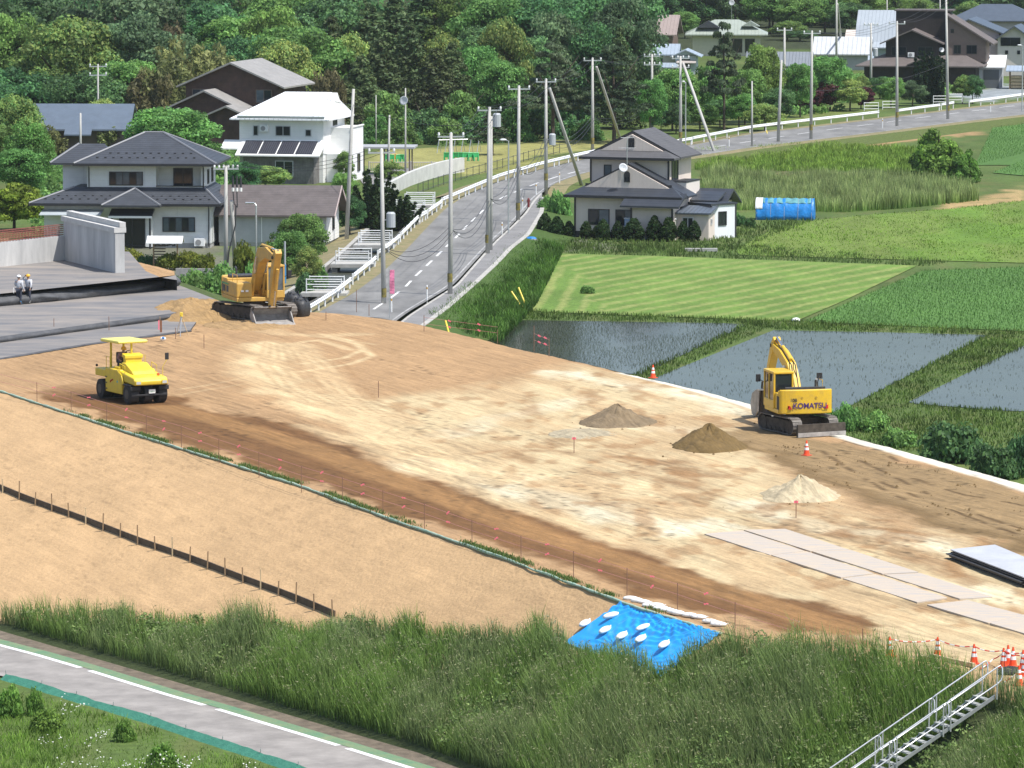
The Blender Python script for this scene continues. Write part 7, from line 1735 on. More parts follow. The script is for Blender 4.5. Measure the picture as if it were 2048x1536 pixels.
    m = MB().tube([Mz @ Vector((1.3 * k, hw - .03, z0 + 1.3 * k)), Mz @ Vector((1.5 * k, hw + .26 * k, z0 + 1.5 * k))], .018, 5); mr_ = m.build('mirror_arm', M_black, t)
    m = MB().box(1.45 * k, 1.52 * k, hw + .16 * k, hw + .40 * k, z0 + 1.35 * k, z0 + 1.72 * k, Mz); m.build('mirror', M_black, mr_, .02)
    for sg in (-.5, .2): MB().box(1.25 * k, 1.32 * k, -hw + .25 * k + (sg + .5) * .4, -hw + .40 * k + (sg + .5) * .4, z0 + .55 * k, z0 + .65 * k, Mz).build('headlamp', M_white, t)
    # side vents
    for j in range(2): MB().box(-tail * (.68 - .3 * j), -tail * (.50 - .3 * j), -hw - .004, -hw + .02, z0 + .4 * k, z0 + .75 * k, Mz).build('vent', M_dsteel, t)
    if blade:
        MB().prism([(-Lw / 2 - .55, .02), (-Lw / 2 - .42, .0), (-Lw / 2 - .36, .30), (-Lw / 2 - .46, .60), (-Lw / 2 - .56, .60)], -blade / 2, blade / 2, 'y', MT).build('dozer_blade', M_mud, t)
        MB().box(-Lw / 2 - .60, -Lw / 2 - .52, -blade / 2, blade / 2, .0, .20, MT).build('blade_edge', M_blade, t)
        m = MB()
        for y in (-.45, .45): m.box(-Lw / 2 - .42, -.6, y - .08, y + .08, .28, .42, MT)
        m.build('blade_arms', M_blade, t)
    if letters:
        M_purple = mat('purple_lettering', (.06, .02, .13), .5); M_redr = mat('red_reflector', (.55, .02, .02), .35)
        face = lambda y, z: Mz @ Matrix.Translation((-tail - .008, y, z)) @ Matrix.Rotation(R(-90), 4, 'Z') @ Matrix.Rotation(R(90), 4, 'X')
        text_mesh('KOMATSU', .36, 'lettering', M_purple, face(-.14, z0 + .30), cw)
        text_mesh('10B', .22, 'number', M_dsteel, Mz @ Matrix.Translation((-tail * .985, .66, z0 + .62)) @ Matrix.Rotation(R(-90 - 12), 4, 'Z') @ Matrix.Rotation(R(90), 4, 'X'), cw)
        for y, a in ((.84, -8), (-.98, 12)):
            Mq = Mz @ Matrix.Translation((-tail * (.985 if y > 0 else .97), y, z0 + .26)) @ Matrix.Rotation(R(-90 + a), 4, 'Z')
            MB().prism([(-.09, 0), (.09, 0), (.09 if y < 0 else -.09, .18), (.0, .16)], -.02, .03, 'y', Mq).build('reflector', M_redr, cw)
        for y in (.25, -.45): MB().tube([Mz @ Vector((-tail - .006, y, z0 + .80)), Mz @ Vector((-tail + .05, y, z0 + .80))], .065, 10).build('lifting_hole', mat('dark_yellow', (.40, .25, .02), .6), cw)
        for y, sg in ((hw - .14, 1), (-hw + .16, -1)):
            m = MB()
            for j in range(7): m.box(-tail * .82 + j * .055, -tail * .82 + j * .055 + .035, y + .135 * sg - .02, y + .135 * sg + .01, z0 + .22, z0 + .85, Mz)
            m.build('grille', M_dsteel, cw)
        m = MB().tube([Mz @ Vector((.0, -hw * .75, z0 + 1.0)), Mz @ Vector((.1, -hw * .75, z0 + 1.35)), Mz @ Vector((.4, -hw * .9, z0 + 1.65))], .03, 6); o_ = m.build('mirror_arm', M_black, t)
        MB().box(.32, .4, -hw * .98, -hw * .78, z0 + 1.5, z0 + 1.78, Mz).build('mirror', M_black, o_)
    else:
        text_mesh('PC', .34, 'number', M_dsteel, Mz @ Matrix.Translation((-tail * .80, -hw - .012, z0 + .55)) @ Matrix.Rotation(R(90), 4, 'X'), t) if False else None
        MB().box(-tail * .72, -tail * .2, -hw - .012, -hw + .01, z0 + .86, z0 + .95, Mz).build('green_stripe', mat('green_decal', (.06, .30, .12), .5), t)
        m = MB().box(-tail * .82, -tail * .72, -hw * .97, -hw * .90, z0 + .35, z0 + .95, Mz); m.build('dark_decal', M_dsteel, t)
    return t
excavator('excavator', 'small yellow excavator seen from behind, numbered 10B, dozer blade towards the camera', px(1596, 862, ZP + .02), 90 + 26, 90 + 13, .97, M_ykom, .50, 3.5, 1.99,
          [(.25, 1.55, .40), (.75, 2.35, .52), (1.35, 2.95, .56), (2.6, 3.45, .44), (4.0, 3.75, .30)], [(3.72, 4.12, .24), (4.02, 3.72, .44), (4.75, 2.55, .34), (5.45, 1.40, .24)],
          [(5.3, 1.45), (5.75, 1.40), (6.45, 1.15), (6.75, .62), (6.5, .12), (5.95, .05), (5.45, .35)][::-1], .95, 2.6, 1.50, True)
excavator('excavator', 'large worn yellow excavator facing the camera with a wide bucket on the ground', px(509, 634, ZP + .06), -50, -72, 1.06, M_yold, .60, 4.5, 2.38,
          [(.30, 1.75, .50), (1.0, 2.95, .80), (1.9, 3.85, .95), (3.4, 4.12, .66), (5.0, 3.95, .40)], [(5.45, 4.35, .34), (5.05, 3.92, .62), (4.45, 2.5, .50), (3.95, .95, .34)],
          [(3.6, .95), (4.2, 1.0), (3.5, .80), (3.25, .45), (3.55, .16), (4.75, .0)], 2.35, 0, 2.75, False)

# tyre roller
rl_ = thing('tyre_roller', 'bright yellow tyre roller with a canopy driving along the damp lane', 'road roller', px(264, 800, ZP + .02), R(-61))
Yr = M_yrol
for x, ys in ((1.62, (-.78, 0, .78)), (-1.55, (-.84, -.28, .28, .84))):
    for y in ys:
        m = MB(); m.tube([(x, y - .25, .5), (x, y - .22, .5), (x, y + .22, .5), (x, y + .25, .5)], [.42, .5, .5, .42], 24); ty = m.build('tyre', M_black, rl_, smooth=False)
        MB().tube([(x, y - .262, .5), (x, y + .262, .5)], .24, 16).build('rim', M_dsteel, ty)
m = MB().prism([(-1.05, .42), (.95, .42), (.95, .95), (.70, 1.12), (.45, 1.62), (-1.05, 1.62)], -1.0, 1.0, 'y'); m.build('side_body', Yr, rl_, .04)
m = MB().prism([(.46, 1.1), (2.35, .98), (2.38, 1.2), (2.2, 1.36), (.95, 1.52), (.46, 1.60)], -.92, .92, 'y'); m.build('front_hood', Yr, rl_, .06)
m = MB().prism([(.1, 1.55), (1.55, 1.45), (1.35, 1.62), (.55, 1.95), (.1, 1.95)], -.62, .62, 'y'); m.build('engine_cover', Yr, rl_, .04)
m = MB().prism([(-2.35, 1.12), (-1.06, 1.12), (-1.06, 1.5), (-2.35, 1.5)], -.98, .98, 'y'); m.build('rear_deck', Yr, rl_, .04)
m = MB().box(-.55, .08, -.75, .75, 1.62, 1.72); m.box(-.05, .25, -.45, .45, 1.72, 2.25); m.prism([(-.12, 2.22), (.30, 2.15), (.30, 2.32), (-.12, 2.40)], -.5, .5, 'y'); m.build('console', Yr, rl_, .03)
m = MB().prism([(.95, .95), (1.15, .95), (.95, 1.35), (.62, 1.52), (.45, 1.62), (.45, 1.5)], .93, 1.02, 'y'); m.build('fender', Yr, rl_, .02); m = MB().prism([(.95, .95), (1.15, .95), (.95, 1.35), (.62, 1.52), (.45, 1.62), (.45, 1.5)], -1.02, -.93, 'y'); m.build('fender', Yr, rl_, .02)
MB().box(1.2, 2.05, -1.05, 1.05, .92, 1.0).build('front_yoke', M_black, rl_, .03)
m = MB().box(2.0, 2.2, -1.05, -.5, .72, .92); m.box(2.0, 2.2, .5, 1.05, .72, .92); m.box(2.02, 2.14, -1.0, 1.0, .42, .52); m.build('scraper_bar', M_black, rl_, .02)
m = MB().box(2.15, 2.18, -.05, .3, .55, .75); pl_ = m.build('number_plate', M_white, rl_)
for k in range(4): MB().box(2.181, 2.184, -.02 + k * .075, .025 + k * .075, .60, .68).build('digit', mat('plate_green', (.03, .13, .06), .5), pl_)
for y in (-.72, .72):
    o_ = MB().box(2.22, 2.40, y - .16, y + .16, 1.02, 1.24).build('headlight', Yr, rl_, .02)
    MB().box(2.395, 2.41, y - .12, y + .12, 1.06, 1.20).build('lens', mat('lamp_lens', (.45, .46, .46), .1), o_)
m = MB().prism([(-2.0, 3.02), (.15, 3.06), (.22, 2.98), (.15, 2.90), (-2.0, 2.86), (-2.08, 2.94)], -.82, .82, 'y'); m.build('canopy', mat('pale_yellow_canopy', (.78, .68, .16), .45), rl_, .06)
for x, y in ((-.02, .0), (-1.75, .35), (-1.75, -.35)): MB().tube([(x, y, 1.5), (x, y, 2.92)], .06, 8).build('canopy_post', Yr, rl_)
m = MB().box(-1.15, -.65, -.3, .3, 1.62, 1.85); m.box(-1.28, -1.14, -.3, .3, 1.8, 2.35); m.build('seat', M_black, rl_, .04)
MB().tube([(-.12, 0, 2.1), (-.3, 0, 2.4)], .025, 6).build('steering_column', M_black, rl_)
m = MB(); m.tube([Vector((-.32, 0, 2.42)) + Matrix.Rotation(R(-35), 3, 'Y') @ Vector((.2 * math.cos(a * .5236), .2 * math.sin(a * .5236), 0)) for a in range(13)], .02, 5); m.build('steering_wheel', M_black, rl_)
for y in (-.98, .98):
    MB().tube([(-.95, y, 1.5), (-.95, y, 2.2), (-.5, y, 2.2), (-.5, y, 1.6)], .022, 6).build('handrail', Yr, rl_)
    MB().tube([(.5, y * .9, 1.55), (.5, y * .9, 1.95), (1.1, y * .9, 1.85), (1.1, y * .9, 1.5)], .02, 6).build('handrail', Yr, rl_)
MB().tube([(2.0, .8, 1.35), (2.0, .8, 1.85), (2.05, 1.0, 2.2)], .016, 5).build('mirror_arm', Yr, rl_)
MB().box(2.0, 2.06, .92, 1.12, 2.2, 2.55).build('mirror', M_black, rl_, .02)
MB().tube([(1.85, .62, 1.40), (1.85, .62, 1.52)], .06, 10).build('beacon', mat('orange_red_lamp', (.65, .12, .03), .3), rl_)
for y in (-.9, .9): MB().sph((-2.3, y, 1.62), .07, 8, 6).build('rear_lamp', M_black, rl_)
m = MB(); m.tube([(-.4, -1.004, .95), (-.3, -1.006, 1.05), (-.1, -1.006, 1.08)], .05, 6); m.build('red_mark', mat('red_decal', (.45, .08, .03), .5), rl_)
MB().box(.35, .5, -1.006, -.99, .98, 1.08).build('green_mark', mat('teal_decal', (.10, .42, .38), .5), rl_)
for k in range(3): MB().box(-1.02, -.82, -1.03, -.99, .55 + k * .3, .60 + k * .3).build('step', M_dsteel, rl_)
# ------------------------------------------------------------------ people
M_skin = mat('skin', (.42, .25, .17), .6)
def skin_obj(name, verts, edges, radii, material, par, root=0, sub=1):
    me = bpy.data.meshes.new(name); me.from_pydata([tuple(v) for v in verts], edges, []); me.materials.append(material)
    o = bpy.data.objects.new(name, me); COL.objects.link(o); o.parent = par
    s_ = o.modifiers.new('Skin', 'SKIN'); s_.use_smooth_shade = True
    for i, r_ in enumerate(radii): me.skin_vertices[0].data[i].radius = (r_, r_)
    me.skin_vertices[0].data[root].use_root = True
    if sub: b = o.modifiers.new('Subsurf', 'SUBSURF'); b.levels = sub; b.render_levels = sub
    return o
def person(label, P, rz, joints, shirt, trousers, helmet, boots, extra=None):
    """joints: dict of 3-D points in metres; +x is where the person faces"""
    t = thing('person', label, 'person', P, rz)
    J = {k: Vector(v) for k, v in joints.items()}
    names = ['pelvis', 'waist', 'chest', 'neck', 'jaw', 'head', 'crown']
    V = [J[n_] for n_ in names]; Rr = [.13, .12, .14, .055, .075, .095, .06]; Ed = [(i, i + 1) for i in range(6)]
    def chain(st, pts, rr_):
        last = st
        for p, r_ in zip(pts, rr_):
            V.append(Vector(p)); Rr.append(r_); Ed.append((last, len(V) - 1)); last = len(V) - 1
        return last
    for s_ in ('l', 'r'):
        chain(2, [J[s_ + 'sh'], J[s_ + 'el'], J[s_ + 'wr']], [.062, .045, .030])
        hand = len(V) - 1; w_ = J[s_ + 'wr']; d_ = (w_ - J[s_ + 'el']).normalized(); sd = d_.orthogonal().normalized(); up_ = d_.cross(sd)
        V.append(w_ + d_ * .07); Rr.append(.032); Ed.append((hand, len(V) - 1)); palm = len(V) - 1
        for k, L_ in enumerate((.060, .075, .080, .070)):
            b = V[palm] + sd * (-.03 + .02 * k) + d_ * .035
            chain(palm, [b, b + d_ * L_ * .5 + up_ * .012, b + d_ * L_ * .85 + up_ * .035], [.010, .009, .008])
        chain(palm, [V[palm] - sd * .045, V[palm] - sd * .055 + d_ * .04], [.011, .009])
        chain(0, [J[s_ + 'hip'], J[s_ + 'kn'], J[s_ + 'an'], J[s_ + 'toe']], [.095, .062, .045, .04])
    skin_obj('body', V, Ed, Rr, M_skin, t)
    f = (J['head'] - J['neck']).normalized(); fx = Vector((1, 0, 0)) - f * f.x; fx.normalize(); sy = f.cross(fx)
    face = MB(); c = J['head']
    face.sph(c + fx * .10, (.018, .014, .022), 6, 4); face.build('nose', M_skin, t)
    for s_ in (-1, 1):
        MB().sph(c + fx * .088 + sy * .033 * s_ + f * .022, .012, 6, 4).build('eye', M_black, t)
        MB().sph(c + sy * .098 * s_ - f * .0, (.02, .012, .03), 6, 4).build('ear', M_skin, t)
    MB().box(-.004, .004, -.022, .022, -.004, .004, Matrix.Translation(c + fx * .09 - f * .045)).build('mouth', mat('lips', (.3, .13, .11), .6), t)
    MB().sph(c - fx * .012 + f * .03, (.100, .100, .085), 10, 6, -.3).build('hair', mat('black_hair', (.015, .013, .012), .7), t)
    vs_ = [J['pelvis'] + Vector((0, 0, .02)), J['waist'], J['chest'], J['neck'] - (J['neck'] - J['chest']) * .25]; rr_ = [.165, .155, .17, .075]; ee = [(0, 1), (1, 2), (2, 3)]
    for s_ in ('l', 'r'):
        o_ = len(vs_); vs_ += [J[s_ + 'sh'], J[s_ + 'el'], J[s_ + 'el'].lerp(J[s_ + 'wr'], .95)]; rr_ += [.088, .062, .046]; ee += [(2, o_), (o_, o_ + 1), (o_ + 1, o_ + 2)]
    skin_obj('jacket', vs_, ee, rr_, shirt, t)
    vs_ = [J['pelvis']]; rr_ = [.155]; ee = []
    for s_ in ('l', 'r'):
        o_ = len(vs_); vs_ += [J[s_ + 'hip'], J[s_ + 'kn'], J[s_ + 'kn'].lerp(J[s_ + 'an'], .75)]; rr_ += [.115, .082, .068]; ee += [(0, o_), (o_, o_ + 1), (o_ + 1, o_ + 2)]
    skin_obj('trousers', vs_, ee, rr_, trousers, t)
    for s_ in ('l', 'r'):
        skin_obj('boot', [J[s_ + 'kn'].lerp(J[s_ + 'an'], .6), J[s_ + 'an'], J[s_ + 'toe']], [(0, 1), (1, 2)], [.066, .062, .05], boots, t, 1)
    q_ = f.to_track_quat('Z', 'Y').to_matrix().to_4x4()
    m = MB(); m.sph((0, 0, 0), (.145, .128, .125), 14, 8, 0.0, Matrix.Translation(c + f * .045) @ q_); hm = m.build('helmet', helmet, t, smooth=True)
    m = MB(); m.tube([Vector((0, 0, .0)), Vector((0, 0, .015))], [.150, .146], 16); m.v = [tuple(Matrix.Translation(c + f * .035 + fx * .02) @ q_ @ Vector(v)) for v in m.v]; m.build('brim', helmet, hm)
    return t
std = dict(pelvis=(0, 0, .93), waist=(0, 0, 1.10), chest=(0, 0, 1.33), neck=(0, 0, 1.50), jaw=(.02, 0, 1.56), head=(.01, 0, 1.63), crown=(0, 0, 1.71), lsh=(0, .19, 1.40), rsh=(0, -.19, 1.40), lhip=(0, .10, .88), rhip=(0, -.10, .88))
def pose(**k): d = dict(std); d.update(k); return d
M_wgrey = mat('pale_work_jacket', (.50, .51, .54), .85, .2, 8); M_navy = mat('navy_trousers', (.03, .035, .055), .85); M_hwhite = mat('white_helmet', (.78, .78, .78), .35); M_hyel = mat('yellow_helmet', (.72, .40, .03), .35); M_bboot = mat('blue_boots', (.04, .12, .22), .6); M_gboot = mat('grey_boots', (.11, .11, .11), .7)
person('worker in a white helmet and pale jacket holding papers, left of two on the fabric', px(38, 609, 2.94), R(70), pose(lel=(.05, .27, 1.16), lwr=(.20, .22, 1.12), rel=(-.03, -.26, 1.14), rwr=(.06, -.27, .90), lkn=(.02, .11, .48), lan=(-.02, .11, .09), ltoe=(.13, .12, .05), rkn=(.02, -.11, .48), ran=(-.03, -.12, .09), rtoe=(.12, -.14, .05)), M_wgrey, M_navy, M_hwhite, M_bboot)
person('worker raising a hand to his yellow helmet, right of two on the fabric', px(57, 607, 2.94), R(230), pose(lel=(.05, .30, 1.18), lwr=(.12, .28, .93), rel=(.10, -.36, 1.52), rwr=(.12, -.16, 1.66), lkn=(.03, .12, .48), lan=(-.02, .13, .09), ltoe=(.13, .15, .05), rkn=(.02, -.12, .48), ran=(-.02, -.13, .09), rtoe=(.13, -.16, .05)), M_wgrey, M_navy, M_hyel, M_gboot)
o = MB().box(-.01, .01, -.11, .11, -.16, .16).build('paper_sheet', M_white); o.location = px(38, 609, 2.94) + Vector((-.30, -.12, .86)); tag(o, 'white paper held by the worker in the white helmet', 'paper')
person('driver in a yellow helmet and checked shirt leaning forward on the roller', rl_.matrix_basis @ Vector((-1.0, -.12, .92)), R(-61), dict(pelvis=(0, 0, .98), waist=(.05, 0, 1.13), chest=(.16, 0, 1.34), neck=(.24, 0, 1.48), jaw=(.28, 0, 1.53), head=(.28, 0, 1.60), crown=(.28, 0, 1.68), lsh=(.16, .19, 1.39), rsh=(.16, -.19, 1.39), lel=(.32, .25, 1.20), lwr=(.55, .16, 1.28), rel=(.22, -.30, 1.15), rwr=(.42, -.26, 1.08), lhip=(.02, .10, .96), rhip=(.02, -.10, .96), lkn=(.40, .13, .98), lan=(.42, .13, .60), ltoe=(.56, .14, .56), rkn=(.38, -.13, .98), ran=(.40, -.13, .60), rtoe=(.54, -.15, .56)), mat('checked_shirt', (.26, .15, .16), .85, .6, 12), mat('dark_blue_trousers', (.035, .045, .07), .85), M_hyel, M_gboot)

# ------------------------------------------------------------------ soil heaps
def heap(name, label, u, v, rx, ry, h, col, seed, rz=0, z=ZP, sharp=1.25, col2=None):
    n_, k = 64, 22; V = []
    th = np.linspace(0, 2 * np.pi, n_, endpoint=False)
    for j in range(k + 1):
        t = j / k
        edge = .82 + .36 * fbm(np.cos(th) * 1.5 + 5, np.sin(th) * 1.5 + seed, seed)
        x, y = np.cos(th) * rx * t * edge, np.sin(th) * ry * t * edge
        zz = h * (1 - t) ** sharp * (1 + .0 * th) + (fbm(x * 1.6 + seed, y * 1.6, seed + 3) - .5) * h * .55 * (1 - t) ** .3 * (t < 1) + (fbm(x * 6, y * 6, seed + 5) - .5) * .10 * (t < 1)
        zz = zz * (1 + .35 * (fbm(np.cos(th) * 2, np.sin(th) * 2 + seed, seed + 4) - .5)); V.append(np.stack([x, y, np.where(t < 1, np.maximum(zz, -.02), -.08)], -1))
    V = np.concatenate(V); i = np.arange(k)[:, None] * n_ + np.arange(n_)[None]; i2 = np.arange(k)[:, None] * n_ + (np.arange(n_)[None] + 1) % n_
    Fq = np.stack([i, i + n_, i2 + n_, i2], -1).reshape(-1, 4)
    g = fbm(V[:, 0] * 3, V[:, 1] * 3, seed + 9)[:, None]
    c = np.array(lin(col)) * (.75 + .5 * g)
    o = np_mesh(name, V, Fq, M_soil, c, True); o.location = px(u, v, z); o.rotation_euler = (0, 0, rz)
    tag(o, label, 'soil heap'); return o
heap('soil_heap', 'greyish brown soil heap in the middle of the pale sand', 1236, 846, 1.85, 2.6, .85, (150, 125, 92), 21, sharp=1.05)
heap('soil_heap', 'darker olive brown soil heap left of the small excavator', 1417, 893, 1.8, 2.8, 1.05, (132, 104, 62), 22, sharp=1.05)
heap('soil_heap', 'pale cream sand heap with a sharp top near the olive soil', 1600, 992, 1.9, 2.6, .95, (216, 190, 146), 23, sharp=1.3)
heap('soil_heap', 'wide low sand mound between the fabric and the large excavator', 382, 628, 3.3, 6.0, 1.0, (186, 146, 94), 24, sharp=.85)
heap('soil_heap', 'spoil spread under the tracks of the large excavator', 498, 650, 2.6, 3, .16, (188, 148, 98), 25, sharp=.7)
heap('soil_heap', 'small low patch of spilled grey soil below the first heap', 1165, 868, 1.9, 2.2, .14, (196, 174, 136), 26)
# clods along the olive spread
m = []
q_ = scatter_poly([(1500, 880), (1700, 890), (2060, 990), (2060, 1090), (1740, 1000), (1600, 945)], 5, ZP)
nz = fbm(q_[:, 0] * .9, q_[:, 1] * .5, 801); q_ = q_[nz > .58]
V, Fq = [], []
hq = np.concatenate([np.stack([rng.normal(size=40) * r_ * .62 + px(u, v, ZP).x, rng.normal(size=40) * r_ * .8 + px(u, v, ZP).y], -1) for u, v, r_ in ((1236, 848, 2.4), (1417, 897, 2.6), (1600, 996, 2.4), (420, 640, 4))])
for p in np.concatenate([q_[:700], hq]):
    r_ = .02 + .07 * rng.random() ** 3; b = len(V)
    for dx, dy, dz in ((1, 0, 0), (-1, 0, 0), (0, 1, 0), (0, -1, 0), (0, 0, 1.1)): V.append((p[0] + dx * r_ * (.6 + .8 * rng.random()), p[1] + dy * r_ * (.6 + .8 * rng.random()), ZP + .02 + dz * r_))
    Fq += [(b, b + 2, b + 4), (b + 2, b + 1, b + 4), (b + 1, b + 3, b + 4), (b + 3, b, b + 4)]
o = np_mesh('soil_clods', V, Fq, M_soil, np.tile(np.array(lin((122, 94, 56))), (len(V), 1))); tag(o, 'loose soil clods scattered over the olive soil', 'soil', kind='stuff')

# ------------------------------------------------------------------ cones, bags, plates
M_cone = mat('cone_orange', (.80, .075, .015), .45, .12, 4); M_refl = mat('cone_white_band', (.75, .75, .74), .35)
def cone(u, v, label, z=ZP, group='orange traffic cones', sc=1.0):
    t = thing('traffic_cone', label, 'traffic cone', px(u, v, z), random.random(), group); t.scale = (sc,) * 3
    MB().box(-.19, .19, -.19, .19, 0, .035).build('base', mat('cone_base', (.55, .06, .02), .6), t, .01)
    MB().tube([(0, 0, .035), (0, 0, .10), (0, 0, .66), (0, 0, .70)], [.155, .135, .035, .028], 16).build('body', M_cone, t)
    for a, b in ((.26, .38), (.45, .56)):
        f_ = lambda z: .135 + (.035 - .135) * (z - .10) / .56 + .004
        MB().tube([(0, 0, a), (0, 0, b)], [f_(a), f_(b)], 16, False).build('band', M_refl, t)
for u, v, lb in [(1306, 756, 'lone orange cone at the far edge of the pale sand'), (1613, 911, 'orange cone before the dozer blade of the small excavator'), (1779, 1313, 'orange cone half hidden in grass, leftmost of the roped cones'), (1875, 1314, 'orange cone standing on the timber at the slope edge'), (1948, 1328, 'orange cone between the timber and the clustered cones'), (2007, 1336, 'front left orange cone of the cluster beside the stairs'), (2016, 1330, 'orange cone in the middle of the cluster, partly hidden'), (2026, 1334, 'tallest looking orange cone of the cluster beside the stairs'), (2046, 1340, 'orange cone of the cluster cut by the right edge'), (2049, 1352, 'second orange cone cut by the right edge, lower down'), (2038, 1372, 'separate orange cone below the cluster near the stair top')]:
    cone(u, v, lb)
def rope(pts, label, z=ZP, hh=.62, r=.022, sag=.10):
    m = MB(); Q = [px(u, v, z) + Vector((0, 0, hh if not len(q_) else q_[0])) for u, v, *q_ in pts]; P = []
    for a, b in zip(Q[:-1], Q[1:]): P += [a.lerp(b, k / 10) - Vector((0, 0, sag * 4 * (k / 10) * (1 - k / 10))) for k in range(10)]
    m.tube(P + [Q[-1]], r, 5); o = m.build('barrier_rope', mat_lines('red_white_rope', (.70, .06, .05), 0, .5, 0, -9, .6, .02, width=.5) if False else M_rope); tag(o, label, 'rope'); return o
M_rope = bpy.data.materials.new('red_white_rope'); M_rope.use_nodes = True
nt = M_rope.node_tree; tc = nt.nodes.new('ShaderNodeTexCoord'); sx = nt.nodes.new('ShaderNodeSeparateXYZ'); nt.links.new(tc.outputs['Object'], sx.inputs[0])
f1 = nt.nodes.new('ShaderNodeMath'); f1.operation = 'MULTIPLY'; f1.inputs[1].default_value = 3.2; f2 = nt.nodes.new('ShaderNodeMath'); f2.operation = 'FRACT'; f3 = nt.nodes.new('ShaderNodeMath'); f3.operation = 'GREATER_THAN'; f3.inputs[1].default_value = .5
nt.links.new(sx.outputs[0], f1.inputs[0]); nt.links.new(f1.outputs[0], f2.inputs[0]); nt.links.new(f2.outputs[0], f3.inputs[0])
mx = nt.nodes.new('ShaderNodeMix'); mx.data_type = 'RGBA'; mx.inputs[6].default_value = (.60, .06, .05, 1); mx.inputs[7].default_value = (.72, .72, .70, 1); nt.links.new(f3.outputs[0], mx.inputs[0]); nt.links.new(mx.outputs[2], nt.nodes['Principled BSDF'].inputs['Base Color'])
rope([(1779, 1313), (1875, 1314), (1948, 1328), (2007, 1336), (2060, 1345)], 'red and white rope strung between the cones')
rope([(1960, 1340, .05), (1985, 1330, .2), (2007, 1336, .55), (2046, 1340, .6)], 'slack red and white rope leading to the cone cluster', sag=.04)
rope([(2000, 1372, .05), (2038, 1372, .5), (2075, 1368, .4)], 'short red and white rope at the stair top', sag=.03)
for a, b, lb in [((1862, 1316), (1948, 1335), 'long timber beam lying at the slope edge under the cones'), ((1838, 1318), (1880, 1326), 'short timber beam lying behind the long one')]:
    A, B_ = px(*a, ZP + .02), px(*b, ZP + .02); d_ = B_ - A
    o = MB().box(0, d_.length, -.06, .06, 0, .15).build('timber_beam', M_palewood, None, .01); o.location = A; o.rotation_euler = (0, 0, math.atan2(d_.y, d_.x)); tag(o, lb, 'timber')
cb = MB().sph((0, 0, 0), (.5, .35, .22), 10, 6, -.3).build('black_sheet', M_black); cb.location = px(2022, 1345, ZP + .05); tag(cb, 'crumpled black sheet under the clustered cones', 'sheet')
M_bag = mat('white_sandbag', (.74, .73, .70), .8, .12, 6)
def bag_proto():
    t = thing('sandbag', '', 'sandbag')
    m = MB(); rings = []
    for k in range(9):
        a = k / 8; x = -.31 + .62 * a; w_ = (math.sin(math.pi * (a * .88 + .07)) ** .5); rings.append([(x, .165 * w_ * math.cos(j * .5236), .085 + .115 * w_ * math.sin(j * .5236) * (1 if math.sin(j * .5236) > 0 else .8)) for j in range(12)])
    m.loft(rings); m.build('sack', M_bag, t, smooth=True)
    MB().tube([(.28, 0, .09), (.33, 0, .11), (.37, .01, .13)], [.05, .022, .03], 7).build('tied_neck', M_bag, t)
    return t
PB = None
def sandbag(p, rz, tilt, label, group, sc=1.0):
    global PB
    if PB is None: PB = bag_proto(); o = PB
    else: o = copy_tree(PB)
    o.location = p; o.rotation_euler = (tilt[0], tilt[1], rz); o.scale = (sc, sc * random.uniform(.9, 1.15), sc * random.uniform(.9, 1.1)); tag(o, label, 'sandbag', group)
# blue tarpaulin on the slope
def tw(u, v):
    k = np.argmin((Su - u) ** 2 + (Sv - v) ** 2); i, j = divmod(int(k), 120); return np.array([q2[i], w2[j]])
c00, c10, c01, c11 = tw(1236, 1208), tw(1442, 1268), tw(1128, 1288), tw(1322, 1356)
def tarp_pt(a, b, lift_=0.0):
    q_ = (c00 * (1 - a) + c10 * a) * (1 - b) + (c01 * (1 - a) + c11 * a) * b
    e, t_ = Ec(q_[..., 0]), Tc(q_[..., 0]); w_ = q_[..., 1:2]
    p = e * (1 - w_) + t_ * w_; return np.concatenate([p, slope_z(w_)], -1)
na, nb = 180, 120
Aa, Bb = np.meshgrid(np.linspace(0, 1, na), np.linspace(0, 1, nb), indexing='ij')
Q_ = (c00[None, None] * (1 - Aa[..., None]) + c10 * Aa[..., None]) * (1 - Bb[..., None]) + (c01 * (1 - Aa[..., None]) + c11 * Aa[..., None]) * Bb[..., None]
e_, t_ = Ec(Q_[..., 0]), Tc(Q_[..., 0]); PP = e_ * (1 - Q_[..., 1:2]) + t_ * Q_[..., 1:2]
hh_ = .10 + 0 * Aa
for (ca, cb_, amp, fr, rad) in [(.22, -.05, .055, 46, .42), (.55, .05, .06, 44, .42), (.86, .10, .045, 42, .36), (.40, .75, .03, 34, .35), (.75, .9, .03, 36, .35)]:
    rr_ = np.hypot((Aa - ca) * 1.35, Bb - cb_) + (fbm(Aa * 4, Bb * 4, int(ca * 100)) - .5) * .10
    th_ = np.arctan2(Bb - cb_, (Aa - ca) * 1.3); hh_ = hh_ + amp * (.5 * np.sin(rr_ * fr * 1.5 + 5 * fbm(Aa * 3, Bb * 3, 77)) * sstep(.42, .6, fbm(Aa * 4 + ca * 9, Bb * 3, 78)) + .45 * np.sin(th_ * 17 + 3 * fbm(Aa * 5, Bb * 5, 79))) * np.exp(-((rr_ - rad * .6) / (rad * .55)) ** 2)
hh_ += (fbm(Aa * 5, Bb * 4, 881) - .5) * .05
hh_ = hh_ * 1.0 + .035 * (np.abs(np.sin((Aa * 9 + 4 * fbm(Aa * 2.5, Bb * 2, 91)) * 3.1)) ** .5 - .7) * sstep(.35, .6, fbm(Aa * 3, Bb * 2, 92)); V = np.concatenate([PP, (slope_z(Q_[..., 1]) + hh_)[..., None]], -1).reshape(-1, 3)
